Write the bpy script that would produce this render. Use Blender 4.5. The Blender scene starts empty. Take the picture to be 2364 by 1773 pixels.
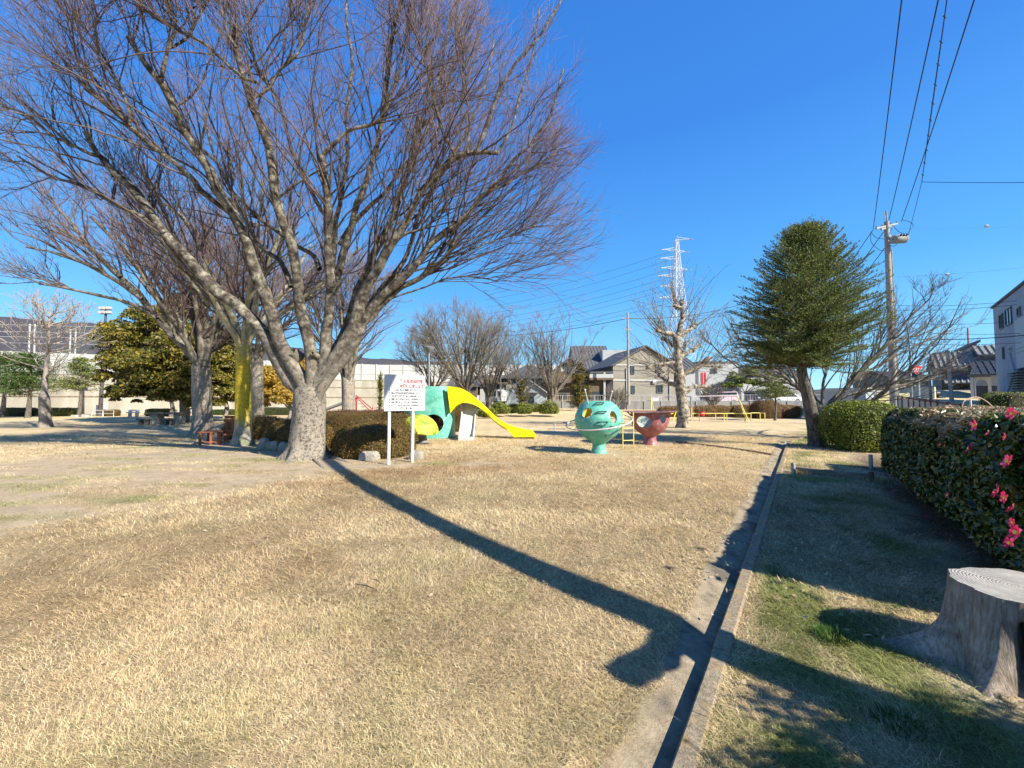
import bpy, bmesh, math, random
import numpy as np
from mathutils import Vector, Matrix
S = bpy.context.scene
COL = S.collection
PI = math.pi
# ------------------------------------------------------------ camera, sky, sun, exposure
W0, H0, FPX, CX, CY = 2364.0, 1773.0, 898.0, 1182.0, 886.5
PITCH = math.atan(38.5 / FPX); EYE = 1.5
cam = bpy.data.cameras.new('camera'); cam_o = bpy.data.objects.new('camera', cam); COL.objects.link(cam_o)
cam.sensor_width = 36; cam.lens = 36 * FPX / W0; cam.clip_start = 0.05; cam.clip_end = 3000
cam_o.location = (0, 0, EYE); cam_o.rotation_euler = (PI / 2 + PITCH, 0, 0); S.camera = cam_o
SUN_EL = math.radians(35); SHD = Vector((-0.819, 0.574, 0)); SHD.normalize()
wd = bpy.data.worlds.new('World'); S.world = wd; wd.use_nodes = True
nt = wd.node_tree; nt.nodes.clear()
sky = nt.nodes.new('ShaderNodeTexSky'); sky.sky_type = 'NISHITA'; sky.sun_disc = False
sky.sun_elevation = SUN_EL; sky.sun_rotation = math.atan2(-SHD.x, -SHD.y)
sky.air_density = 1.0; sky.dust_density = 0.1; sky.ozone_density = 3.0; sky.altitude = 0
bg = nt.nodes.new('ShaderNodeBackground'); bg.inputs[1].default_value = 0.15
hs = nt.nodes.new('ShaderNodeHueSaturation'); hs.inputs['Saturation'].default_value = 1.12
ow = nt.nodes.new('ShaderNodeOutputWorld'); tn = nt.nodes.new('ShaderNodeMix'); tn.data_type = 'RGBA'; tn.blend_type = 'MULTIPLY'; tn.inputs[0].default_value = 1; tn.inputs[7].default_value = (.90, 1.0, 1.14, 1)
nt.links.new(sky.outputs[0], hs.inputs['Color']); nt.links.new(hs.outputs[0], tn.inputs[6]); nt.links.new(tn.outputs[2], bg.inputs[0]); 
bg.inputs[1].default_value = 0.09
tcs = nt.nodes.new('ShaderNodeTexCoord'); sxy = nt.nodes.new('ShaderNodeSeparateXYZ'); rmp = nt.nodes.new('ShaderNodeValToRGB'); bg2 = nt.nodes.new('ShaderNodeBackground'); mxs = nt.nodes.new('ShaderNodeMixShader')
re = rmp.color_ramp.elements; re[0].position = 0.0; re[0].color = (.25, .47, .60, 1); re[1].position = 1.0; re[1].color = (.015, .09, .34, 1)
for ps, cc in ((.09, (.125, .36, .57, 1)), (.26, (.052, .235, .52, 1)), (.55, (.024, .135, .43, 1))): re.new(ps).color = cc
nt.links.new(tcs.outputs['Generated'], sxy.inputs[0]); nt.links.new(sxy.outputs[2], rmp.inputs[0]); nt.links.new(rmp.outputs[0], bg2.inputs[0]); bg2.inputs[1].default_value = 1.0
mxs.inputs[0].default_value = .82; nt.links.new(bg.outputs[0], mxs.inputs[1]); nt.links.new(bg2.outputs[0], mxs.inputs[2]); nt.links.new(mxs.outputs[0], ow.inputs[0])
sl = bpy.data.lights.new('sun', 'SUN'); sl.energy = 5.0; sl.angle = math.radians(0.5); sl.color = (1, 0.94, 0.82)
so = bpy.data.objects.new('sun', sl); COL.objects.link(so)
so.rotation_euler = Vector((SHD.x * math.cos(SUN_EL), SHD.y * math.cos(SUN_EL), -math.sin(SUN_EL))).to_track_quat('-Z', 'Y').to_euler()
S.view_settings.view_transform = 'Standard'; S.view_settings.look = 'None'; S.view_settings.exposure = 1.1; S.view_settings.gamma = 1
S.cycles.max_bounces = 5; S.cycles.diffuse_bounces = 3; S.cycles.glossy_bounces = 2; S.cycles.transmission_bounces = 3; S.cycles.transparent_max_bounces = 4

# ------------------------------------------------------------ helpers
def ray(x, y):
    a = (x - CX) / FPX; v = -(y - CY) / FPX
    return Vector((a, math.cos(PITCH) - v * math.sin(PITCH), math.sin(PITCH) + v * math.cos(PITCH)))
def P(x, y, Y):
    d = ray(x, y); d = d * (Y / d.y); return Vector((d.x, d.y, d.z + EYE))
def G(x, y, z=0.0):
    d = ray(x, y); t = (z - EYE) / d.z; return Vector((d.x * t, d.y * t, z))
ORG = {}
def thing(name, label, cat, loc=(0, 0, 0), group=None):
    o = bpy.data.objects.new(name, None); COL.objects.link(o); o.location = loc; o.empty_display_size = 0.2
    o['label'] = label; o['category'] = cat
    if group: o['group'] = group
    ORG[o.name] = Vector(loc); return o
def finish(me, name, parent, mats, smooth=False):
    for m in (mats if isinstance(mats, (list, tuple)) else [mats]): me.materials.append(m)
    o = bpy.data.objects.new(name, me); COL.objects.link(o)
    if parent is not None:
        og = ORG[parent.name]; ORG[o.name] = og
        me.transform(Matrix.Translation(-og)); o.parent = parent
    else: ORG[o.name] = Vector((0, 0, 0))
    if smooth: me.polygons.foreach_set('use_smooth', [True] * len(me.polygons))
    me.update(); return o
def tag(o, label=None, cat=None, group=None, kind=None):
    if label: o['label'] = label
    if cat: o['category'] = cat
    if group: o['group'] = group
    if kind: o['kind'] = kind
    return o
def npmesh(name, V, quads=None, tris=None, mats=None, parent=None, smooth=False, col=None):
    me = bpy.data.meshes.new(name); V = np.asarray(V, dtype=np.float32).reshape(-1, 3)
    nq = 0 if quads is None else len(quads); ntr = 0 if tris is None else len(tris)
    me.vertices.add(len(V)); me.vertices.foreach_set('co', V.ravel())
    li = []; ls = []; s = 0
    if nq: li.append(np.asarray(quads, dtype=np.int32).ravel()); ls.append(np.arange(nq, dtype=np.int32) * 4); s = nq * 4
    if ntr: li.append(np.asarray(tris, dtype=np.int32).ravel()); ls.append(s + np.arange(ntr, dtype=np.int32) * 3)
    li = np.concatenate(li); ls = np.concatenate(ls)
    me.loops.add(len(li)); me.loops.foreach_set('vertex_index', li)
    me.polygons.add(len(ls)); me.polygons.foreach_set('loop_start', ls)
    me.update(calc_edges=True)
    if col is not None:
        a = me.color_attributes.new('col', 'FLOAT_COLOR', 'POINT'); c = np.ones((len(V), 4), dtype=np.float32); c[:, :3] = col
        a.data.foreach_set('color', c.ravel())
    return finish(me, name, parent, mats, smooth)
class MB:
    def __init__(s): s.v = []; s.f = []; s.m = []
    def add(s, vs, fs, m=0):
        b = len(s.v); s.v += [tuple(v) for v in vs]
        for f in fs: s.f.append([i + b for i in f]); s.m.append(m)
    def box(s, c, size, ux=None, m=0, uz=None):
        c = Vector(c); ux = Vector(ux or (1, 0, 0)).normalized(); uz = Vector(uz or (0, 0, 1)).normalized(); uy = uz.cross(ux).normalized(); uz = ux.cross(uy)
        a, b, h = size[0] / 2, size[1] / 2, size[2] / 2
        vs = [c + ux * (i * a) + uy * (j * b) + uz * (k * h) for k in (-1, 1) for j in (-1, 1) for i in (-1, 1)]
        s.add(vs, [(0, 2, 3, 1), (4, 5, 7, 6), (0, 1, 5, 4), (2, 6, 7, 3), (0, 4, 6, 2), (1, 3, 7, 5)], m); return s
    def tube(s, pts, r, n=8, m=0, cap=True):
        pts = [Vector(p) for p in pts]; k = len(pts); rs = r if isinstance(r, (list, tuple)) else [r] * k
        md = (pts[-1] - pts[0]); 
        if md.length < 1e-6: md = pts[1] - pts[0]
        md.normalize(); ref = Vector((1, 0, 0)) if abs(md.x) < 0.6 else Vector((0, 0, 1))
        if k > 3 and abs(md.z) < .5 and abs(md.x) >= .6: ref = Vector((0, 0, 1))
        vs = []
        for i, p in enumerate(pts):
            t = (pts[min(i + 1, k - 1)] - pts[max(i - 1, 0)]).normalized(); u = (ref - t * ref.dot(t))
            if u.length < 1e-3: u = t.orthogonal()
            u.normalize(); w = t.cross(u)
            for j in range(n): a = 2 * PI * j / n; vs.append(p + (u * math.cos(a) + w * math.sin(a)) * rs[i])
        fs = [(i * n + j, i * n + (j + 1) % n, (i + 1) * n + (j + 1) % n, (i + 1) * n + j) for i in range(k - 1) for j in range(n)]
        if cap: fs += [tuple(range(n))[::-1], tuple(range((k - 1) * n, k * n))]
        s.add(vs, fs, m); return s
    def loop(s, pts, r, n=6, m=0):
        pts = [Vector(p) for p in pts]; k = len(pts); c = sum(pts, Vector()) / k; nn = (pts[0] - c).cross(pts[k // 4] - c).normalized(); vs = []
        for i, p in enumerate(pts):
            t = (pts[(i + 1) % k] - pts[i - 1]).normalized(); u = t.cross(nn).normalized()
            for j in range(n): a = 2 * PI * j / n; vs.append(p + (u * math.cos(a) + nn * math.sin(a)) * r)
        s.add(vs, [(i * n + j, i * n + (j + 1) % n, ((i + 1) % k) * n + (j + 1) % n, ((i + 1) % k) * n + j) for i in range(k) for j in range(n)], m); return s
    def lathe(s, c, prof, n=24, m=0, cap=True, sy=1.0):
        c = Vector(c); vs = []; k = len(prof)
        for r, z in prof:
            for j in range(n): a = 2 * PI * j / n; vs.append(c + Vector((r * math.cos(a), r * sy * math.sin(a), z)))
        fs = [(i * n + j, i * n + (j + 1) % n, (i + 1) * n + (j + 1) % n, (i + 1) * n + j) for i in range(k - 1) for j in range(n)]
        if cap: fs += [tuple(range(n))[::-1], tuple(range((k - 1) * n, k * n))]
        s.add(vs, fs, m); return s
    def prism(s, poly, off, m=0):
        off = Vector(off); k = len(poly); poly = [Vector(p) for p in poly]
        s.add(poly + [p + off for p in poly], [tuple(range(k)), tuple(range(k, 2 * k))[::-1]] + [(i, i + k, (i + 1) % k + k, (i + 1) % k) for i in range(k)], m); return s
    def build(s, name, mats, parent=None, smooth=False, bevel=0, recalc=True):
        me = bpy.data.meshes.new(name); me.from_pydata(s.v, [], s.f); me.polygons.foreach_set('material_index', s.m)
        if recalc or bevel:
            bm = bmesh.new(); bm.from_mesh(me)
            if recalc: bmesh.ops.recalc_face_normals(bm, faces=bm.faces)
            if bevel: bmesh.ops.bevel(bm, geom=[e for e in bm.edges if len(e.link_faces) == 2 and e.calc_face_angle(0) > .6], offset=bevel, segments=2, affect='EDGES', clamp_overlap=True)
            bm.to_mesh(me); bm.free()
        o = finish(me, name, parent, mats, False)
        if smooth: smooth_angle(me)
        return o
def smooth_angle(me, ang=40):
    bm = bmesh.new(); bm.from_mesh(me)
    for f in bm.faces: f.smooth = True
    for e in bm.edges: e.smooth = not (len(e.link_faces) == 2 and e.calc_face_angle(0) > math.radians(ang))
    bm.to_mesh(me); bm.free()
def boolean(me, cutters):
    o = bpy.data.objects.new('tmp', me); COL.objects.link(o); cs = []
    for c in cutters:
        co = bpy.data.objects.new('cut', c); COL.objects.link(co); cs.append(co)
        md = o.modifiers.new('b', 'BOOLEAN'); md.object = co; md.operation = 'DIFFERENCE'; md.solver = 'EXACT'
    bpy.context.view_layer.update(); dg = bpy.context.evaluated_depsgraph_get()
    nm = bpy.data.meshes.new_from_object(o.evaluated_get(dg)); nm.materials.clear()
    for q in cs + [o]: bpy.data.objects.remove(q)
    return nm
def rawmesh(mb):
    me = bpy.data.meshes.new('raw'); me.from_pydata(mb.v, [], mb.f)
    bm = bmesh.new(); bm.from_mesh(me); bmesh.ops.recalc_face_normals(bm, faces=bm.faces); bm.to_mesh(me); bm.free(); return me
def copy_tree(o, loc=None, label=None, parent=None):
    c = o.copy(); COL.objects.link(c); ORG[c.name] = ORG.get(o.name, Vector((0, 0, 0)))
    if parent is not None: c.parent = parent
    if loc is not None: c.location = loc
    if label: c['label'] = label
    for ch in list(o.children): copy_tree(ch, parent=c)
    return c
# ------------------------------------------------------------ noise
def vnoise(x, y, seed=0):
    xi = np.floor(x).astype(np.int64); yi = np.floor(y).astype(np.int64); fx = x - xi; fy = y - yi
    def h(a, b):
        n = (a * 374761393 + b * 668265263 + seed * 974634777) & 0xffffffff
        n = ((n ^ (n >> 13)) * 1274126177) & 0xffffffff; return ((n ^ (n >> 16)) & 0xffff) / 65535.0
    u = fx * fx * (3 - 2 * fx); v = fy * fy * (3 - 2 * fy)
    return (h(xi, yi) * (1 - u) + h(xi + 1, yi) * u) * (1 - v) + (h(xi, yi + 1) * (1 - u) + h(xi + 1, yi + 1) * u) * v
def fbm(x, y, o=4, seed=0):
    s = 0; a = .5; t = 0
    for i in range(o): s = s + a * vnoise(x * 2 ** i + 17.3 * i, y * 2 ** i - 9.1 * i, seed + i); t += a; a *= .55
    return s / t
# ------------------------------------------------------------ materials
def newmat(name):
    m = bpy.data.materials.new(name); m.use_nodes = True; n = m.node_tree.nodes; b = n['Principled BSDF']; return m, n, m.node_tree.links, b
def mat(name, c, rough=.8, c2=None, sc=4.0, bump=0.0, bsc=30.0, metal=0, det=5, lo=.35, hi=.65, spec=.3, stretch=None, c3=None, sc3=1.0):
    m, n, l, b = newmat(name); b.inputs['Roughness'].default_value = rough; b.inputs['Metallic'].default_value = metal; b.inputs['Specular IOR Level'].default_value = spec
    c = (*c, 1); b.inputs['Base Color'].default_value = c
    tc = n.new('ShaderNodeTexCoord'); src = tc.outputs['Object']
    if stretch:
        mp = n.new('ShaderNodeMapping'); mp.inputs['Scale'].default_value = stretch; l.new(src, mp.inputs[0]); src = mp.outputs[0]
    if c2:
        no = n.new('ShaderNodeTexNoise'); no.inputs['Scale'].default_value = sc; no.inputs['Detail'].default_value = det; no.inputs['Roughness'].default_value = .65; l.new(src, no.inputs['Vector'])
        cr = n.new('ShaderNodeValToRGB'); cr.color_ramp.elements[0].position = lo; cr.color_ramp.elements[1].position = hi
        cr.color_ramp.elements[0].color = c; cr.color_ramp.elements[1].color = (*c2, 1); l.new(no.outputs['Fac'], cr.inputs[0]); out = cr.outputs[0]
        if c3:
            n3 = n.new('ShaderNodeTexNoise'); n3.inputs['Scale'].default_value = sc3; n3.inputs['Detail'].default_value = 3; l.new(src, n3.inputs['Vector'])
            r3 = n.new('ShaderNodeValToRGB'); r3.color_ramp.elements[0].position = .52; r3.color_ramp.elements[1].position = .66; l.new(n3.outputs['Fac'], r3.inputs[0])
            mx = n.new('ShaderNodeMix'); mx.data_type = 'RGBA'; l.new(r3.outputs[0], mx.inputs[0]); l.new(out, mx.inputs[6]); mx.inputs[7].default_value = (*c3, 1); out = mx.outputs[2]
        l.new(out, b.inputs['Base Color'])
    if bump:
        nb = n.new('ShaderNodeTexNoise'); nb.inputs['Scale'].default_value = bsc; nb.inputs['Detail'].default_value = 6; nb.inputs['Roughness'].default_value = .7; l.new(src, nb.inputs['Vector'])
        bp = n.new('ShaderNodeBump'); bp.inputs['Strength'].default_value = bump; bp.inputs['Distance'].default_value = 1.5 / bsc; l.new(nb.outputs['Fac'], bp.inputs['Height']); l.new(bp.outputs[0], b.inputs['Normal'])
    return m
def leafmat(name, cols, rough=.5, trans=.25, spec=.4, attr=False):
    m, n, l, b = newmat(name); b.inputs['Roughness'].default_value = rough; b.inputs['Specular IOR Level'].default_value = spec
    if attr:
        a = n.new('ShaderNodeAttribute'); a.attribute_name = 'col'; out = a.outputs['Color']
    else:
        g = n.new('ShaderNodeNewGeometry'); cr = n.new('ShaderNodeValToRGB'); e = cr.color_ramp.elements; k = len(cols)
        while len(e) < k: e.new(.5)
        for i, c in enumerate(cols): e[i].position = i / max(1, k - 1); e[i].color = (*c, 1)
        l.new(g.outputs['Random Per Island'], cr.inputs[0]); out = cr.outputs[0]
    l.new(out, b.inputs['Base Color'])
    if trans:
        t = n.new('ShaderNodeBsdfTranslucent'); l.new(out, t.inputs[0]); mx = n.new('ShaderNodeMixShader'); mx.inputs[0].default_value = trans
        l.new(b.outputs[0], mx.inputs[1]); l.new(t.outputs[0], mx.inputs[2]); l.new(mx.outputs[0], n['Material Output'].inputs[0])
    return m
def attrmat(name, rough=.95, bump=.6, bsc=60, fsc=25, amt=.35):
    m, n, l, b = newmat(name); b.inputs['Roughness'].default_value = rough; b.inputs['Specular IOR Level'].default_value = .1
    a = n.new('ShaderNodeAttribute'); a.attribute_name = 'col'; tc = n.new('ShaderNodeTexCoord')
    mul = None; prev = a.outputs['Color']
    for s_, am in ((fsc, amt), (fsc * .12, amt * .7)):
        no = n.new('ShaderNodeTexNoise'); no.inputs['Scale'].default_value = s_; no.inputs['Detail'].default_value = 7; no.inputs['Roughness'].default_value = .75; l.new(tc.outputs['Object'], no.inputs['Vector'])
        mr = n.new('ShaderNodeMapRange'); mr.inputs[1].default_value = .3; mr.inputs[2].default_value = .7; mr.inputs[3].default_value = 1 - am; mr.inputs[4].default_value = 1 + am; l.new(no.outputs['Fac'], mr.inputs[0])
        mx = n.new('ShaderNodeMix'); mx.data_type = 'RGBA'; mx.blend_type = 'MULTIPLY'; mx.inputs[0].default_value = 1; l.new(prev, mx.inputs[6]); l.new(mr.outputs[0], mx.inputs[7]); prev = mx.outputs[2]
    l.new(prev, b.inputs['Base Color'])
    nb = n.new('ShaderNodeTexNoise'); nb.inputs['Scale'].default_value = bsc; nb.inputs['Detail'].default_value = 6; l.new(tc.outputs['Object'], nb.inputs['Vector'])
    bp = n.new('ShaderNodeBump'); bp.inputs['Strength'].default_value = bump; bp.inputs['Distance'].default_value = .03; l.new(nb.outputs['Fac'], bp.inputs['Height']); l.new(bp.outputs[0], b.inputs['Normal'])
    return m
M = {}
M['ground'] = attrmat('lawn_ground')
M['blade'] = leafmat('grass_blades', None, rough=.7, trans=.2, spec=.15, attr=True)
M['concrete'] = mat('old_concrete', (.22, .175, .115), .95, (.36, .29, .195), 16, .8, 90, c3=(.13, .11, .08), sc3=3.5, det=9)
M['kerb'] = mat('lichened_kerb', (.36, .29, .19), .95, (.17, .13, .085), 40, .6, 110, c3=(.36, .24, .10), sc3=7, det=9)
M['asphalt'] = mat('asphalt', (.06, .06, .065), .9, (.085, .083, .08), 3, .4, 80)
M['bark'] = mat('zelkova_bark', (.14, .12, .095), .9, (.36, .32, .255), 16, .9, 40, stretch=(1, 1, .7), c3=(.30, .215, .15), sc3=11, lo=.38, hi=.62, det=9)
M['limb'] = mat('limb_bark', (.06, .05, .04), .85, (.24, .21, .16), 6, .6, 26, lo=.38, hi=.62, c3=(.13, .12, .085), sc3=2.5, det=8)
M['twig'] = mat('twig_bark', (.17, .10, .095), .8, (.29, .20, .18), 3)
M['sprout'] = mat('sprout_bark', (.055, .038, .034), .8, (.15, .115, .10), 3)
M['twig_grey'] = mat('grey_twig_bark', (.12, .092, .08), .85, (.21, .17, .15), 3)
M['twig_pale'] = mat('pale_twig_bark', (.26, .215, .18), .85, (.37, .31, .26), 3)
M['bark_pale'] = mat('pale_bark', (.20, .165, .13), .9, (.36, .31, .25), 8, .8, 24)
def mossy():
    m = mat('mossy_bark', (.20, .18, .145), .9, (.40, .37, .30), 7, .7, 26, c3=(.20, .22, .10), sc3=5); n, l = m.node_tree.nodes, m.node_tree.links; b = n['Principled BSDF']; src = b.inputs['Base Color'].links[0].from_socket
    tc = n.new('ShaderNodeTexCoord'); sx = n.new('ShaderNodeSeparateXYZ'); l.new(tc.outputs['Object'], sx.inputs[0]); no = n.new('ShaderNodeTexNoise'); no.inputs['Scale'].default_value = 4; no.inputs['Detail'].default_value = 8; no.inputs['Roughness'].default_value = .75; l.new(tc.outputs['Object'], no.inputs[0])
    ad = n.new('ShaderNodeMath'); ad.operation = 'MULTIPLY_ADD'; l.new(no.outputs['Fac'], ad.inputs[0]); ad.inputs[1].default_value = 2.2; l.new(sx.outputs[2], ad.inputs[2])
    cr = n.new('ShaderNodeValToRGB'); e = cr.color_ramp.elements; e[0].position = .26; e[0].color = (0, 0, 0, 1); e[1].position = .33; e[1].color = (1, 1, 1, 1); e.new(.60).color = (1, 1, 1, 1); e.new(.74).color = (.1, .1, .1, 1); dv = n.new('ShaderNodeMath'); dv.operation = 'DIVIDE'; l.new(ad.outputs[0], dv.inputs[0]); dv.inputs[1].default_value = 6.4; l.new(dv.outputs[0], cr.inputs[0])
    n2 = n.new('ShaderNodeTexNoise'); n2.inputs['Scale'].default_value = 22; n2.inputs['Detail'].default_value = 5; l.new(tc.outputs['Object'], n2.inputs[0]); c2 = n.new('ShaderNodeValToRGB'); c2.color_ramp.elements[0].position = .4; c2.color_ramp.elements[0].color = (.36, .27, .03, 1); c2.color_ramp.elements[1].position = .6; c2.color_ramp.elements[1].color = (.62, .44, .03, 1); l.new(n2.outputs['Fac'], c2.inputs[0])
    mx = n.new('ShaderNodeMix'); mx.data_type = 'RGBA'; l.new(cr.outputs[0], mx.inputs[0]); l.new(src, mx.inputs[6]); l.new(c2.outputs[0], mx.inputs[7]); l.new(mx.outputs[2], b.inputs['Base Color']); return m
M['bark_yellow'] = mossy()
def twobark():
    m, n, l, b = newmat('zelkova_bark_with_limbs'); b.inputs['Roughness'].default_value = .9; b.inputs['Specular IOR Level'].default_value = .2; tc = n.new('ShaderNodeTexCoord'); outs = []
    def ramp(sc, stops, det=8):
        no = n.new('ShaderNodeTexNoise'); no.inputs['Scale'].default_value = sc; no.inputs['Detail'].default_value = det; no.inputs['Roughness'].default_value = .68; l.new(tc.outputs['Object'], no.inputs[0]); cr = n.new('ShaderNodeValToRGB'); e = cr.color_ramp.elements
        while len(e) < len(stops): e.new(.5)
        for i, (p, c) in enumerate(stops): e[i].position = p; e[i].color = (*c, 1)
        l.new(no.outputs['Fac'], cr.inputs[0]); return cr.outputs[0], no
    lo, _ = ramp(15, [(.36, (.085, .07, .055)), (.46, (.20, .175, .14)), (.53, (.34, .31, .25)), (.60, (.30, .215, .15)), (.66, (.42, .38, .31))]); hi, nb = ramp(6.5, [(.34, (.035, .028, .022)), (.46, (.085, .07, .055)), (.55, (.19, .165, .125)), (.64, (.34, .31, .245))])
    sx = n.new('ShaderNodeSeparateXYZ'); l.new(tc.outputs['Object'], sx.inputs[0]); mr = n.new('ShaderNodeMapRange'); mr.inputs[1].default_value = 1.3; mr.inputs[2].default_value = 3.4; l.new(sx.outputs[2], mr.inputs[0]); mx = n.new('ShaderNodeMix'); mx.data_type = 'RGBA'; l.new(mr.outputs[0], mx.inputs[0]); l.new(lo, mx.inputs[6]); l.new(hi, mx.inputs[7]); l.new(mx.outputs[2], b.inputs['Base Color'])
    n2 = n.new('ShaderNodeTexNoise'); n2.inputs['Scale'].default_value = 34; n2.inputs['Detail'].default_value = 8; n2.inputs['Roughness'].default_value = .7; l.new(tc.outputs['Object'], n2.inputs[0]); bp = n.new('ShaderNodeBump'); bp.inputs['Strength'].default_value = .9; bp.inputs['Distance'].default_value = .05; l.new(n2.outputs['Fac'], bp.inputs['Height']); l.new(bp.outputs[0], b.inputs['Normal']); return m
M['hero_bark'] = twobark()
M['bark_dark'] = mat('conifer_bark', (.05, .04, .032), .95, (.20, .17, .14), 14, 1.0, 34, stretch=(1, 1, .35))
M['bark_plane'] = mat('plane_tree_bark', (.10, .08, .06), .9, (.38, .33, .25), 6, .7, 22, lo=.42, hi=.58, det=8)
M['cut_wood'] = mat('cut_wood', (.42, .30, .19), .85, (.28, .19, .12), 20)
M['teal'] = mat('teal_paint', (.085, .36, .265), .42, (.12, .42, .31), 3, .2, 25, spec=.35, c3=(.24, .46, .36), sc3=9, det=9)
M['yellow'] = mat('yellow_paint', (.88, .70, .005), .45, (.74, .55, .02), 3, .15, 25, spec=.3, lo=.45, hi=.8, det=9)
M['yellow_old'] = mat('faded_yellow_paint', (.74, .62, .13), .55, (.66, .58, .20), 4)
M['yellow_in'] = mat('inner_yellow_paint', (.74, .58, .12), .6, (.6, .5, .15), 3)
M['pink'] = mat('faded_pink_paint', (.25, .075, .08), .4, (.32, .12, .12), 4, .2, 25, spec=.35, c3=(.36, .19, .18), sc3=8, det=9)
M['white'] = mat('white_paint', (.54, .54, .52), .5, (.48, .48, .46), 3)
M['cream'] = mat('cream_paint', (.74, .66, .48), .6, (.66, .60, .45), 3)
M['mush'] = mat('mottled_green_yellow_paint', (.60, .58, .06), .55, (.14, .26, .02), 4.5, .1, 15, lo=.44, hi=.58, det=9)
M['steel'] = mat('galvanised_steel', (.27, .28, .29), .5, (.21, .22, .22), 5, metal=.3)
M['grey'] = mat('grey_enamel', (.27, .27, .26), .5, (.20, .20, .19), 4)
M['kawara'] = mat('grey_clay_tile', (.17, .16, .14), .7, (.28, .27, .24), 5)
M['pylon'] = mat('pylon_steel', (.62, .65, .70), .5)
M['dark'] = mat('dark_metal', (.04, .045, .05), .5)
M['wire'] = mat('wire_insulation', (.02, .022, .03), .6)
M['polec'] = mat('pole_concrete', (.26, .24, .21), .85, (.33, .31, .275), 5, .2, 40)
M['wood_red'] = mat('red_brown_wood', (.22, .065, .03), .6, (.32, .11, .05), 8, .3, 30, stretch=(1, 1, .2))
M['stone'] = mat('rough_stone', (.30, .27, .22), .95, (.42, .38, .31), 5, .8, 14)
M['wallc'] = mat('stained_retaining_wall', (.25, .225, .175), .9, (.38, .34, .27), .5, .2, 6, stretch=(1, 1, .25), c3=(.18, .16, .12), sc3=.25)
M['barrier'] = mat('noise_barrier', (.33, .33, .30), .7, (.42, .42, .39), .8)
M['red'] = mat('red_paint', (.62, .02, .025), .4)
M['textred'] = mat('sign_red', (.70, .06, .05), .5)
M['textblk'] = mat('sign_black', (.02, .02, .025), .5)
M['glass'] = mat('window_glass', (.03, .04, .05), .08, spec=.8)
M['frame'] = mat('window_frame', (.10, .10, .10), .5)
M['flower'] = leafmat('camellia_petals', [(.42, .010, .05), (.58, .02, .11), (.72, .12, .24)], .5, .3)
M['stamen'] = mat('flower_centre', (.85, .62, .10), .6)
M['camellia'] = leafmat('camellia_leaves', [(.010, .022, .006), (.025, .05, .010), (.055, .09, .016), (.11, .13, .03), (.17, .16, .04)], .3, .12, .45)
M['dryleaf'] = leafmat('sunburnt_leaves', [(.30, .17, .10), (.46, .32, .20), (.20, .18, .06), (.56, .42, .30), (.10, .11, .03)], .5, .2)
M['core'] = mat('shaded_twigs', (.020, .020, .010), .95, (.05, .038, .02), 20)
M['azalea'] = leafmat('azalea_leaves', [(.07, .045, .012), (.15, .085, .018), (.24, .13, .03), (.11, .09, .018), (.06, .065, .012)], .6, .2)
M['azcore'] = mat('azalea_core', (.06, .04, .012), .95, (.10, .065, .018), 25, .8, 40)
M['dryhedge'] = leafmat('dry_hedge_leaves', [(.30, .15, .06), (.38, .22, .10), (.22, .10, .05), (.30, .22, .08)], .7, .2)
M['darkhedge'] = leafmat('red_brown_hedge_leaves', [(.10, .035, .02), (.16, .06, .03), (.08, .05, .02)], .7, .15)
M['shrub'] = leafmat('shrub_leaves', [(.05, .08, .012), (.12, .16, .022), (.22, .26, .035), (.36, .37, .06)], .5, .25, .25)
M['camphor'] = leafmat('camphor_leaves', [(.035, .05, .01), (.08, .09, .015), (.15, .14, .02), (.22, .17, .025), (.30, .20, .03)], .45, .25)
M['cedar'] = leafmat('conifer_needles', [(.045, .08, .018), (.09, .13, .025), (.19, .22, .045), (.36, .35, .10)], .6, .15)
M['pine'] = leafmat('pine_needles', [(.03, .06, .012), (.05, .10, .015), (.09, .14, .02)], .6, .15)
M['gold'] = leafmat('golden_foliage', [(.34, .22, .03), (.50, .33, .05), (.42, .24, .03), (.24, .19, .04)], .6, .3)
M['palm'] = leafmat('spiky_leaves', [(.14, .16, .03), (.30, .27, .06), (.07, .10, .02)], .5, .2)
M['woods'] = mat('wooded_hill', (.050, .050, .060), 1, (.085, .075, .075), .03, .5, .1, c3=(.06, .07, .06), sc3=.01)
M['siding'] = mat('beige_siding', (.22, .20, .16), .8, (.26, .235, .19), 2)
M['rooftile'] = mat('grey_roof', (.075, .075, .08), .7, (.11, .11, .11), 3)
M['darktile'] = mat('dark_roof', (.07, .07, .075), .6, (.10, .10, .10), 3)
M['brownwall'] = mat('brown_board_wall', (.12, .085, .055), .85, (.16, .115, .075), 2)
M['bluegrey'] = mat('blue_grey_metal_siding', (.28, .32, .35), .6, (.34, .38, .39), 2)
M['whitewall'] = mat('white_render', (.42, .42, .41), .8, (.36, .36, .35), 2)
M['trim'] = mat('pale_trim', (.40, .40, .38), .6)
M['tirerubber'] = mat('tyre_rubber', (.015, .015, .015), .9)
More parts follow.
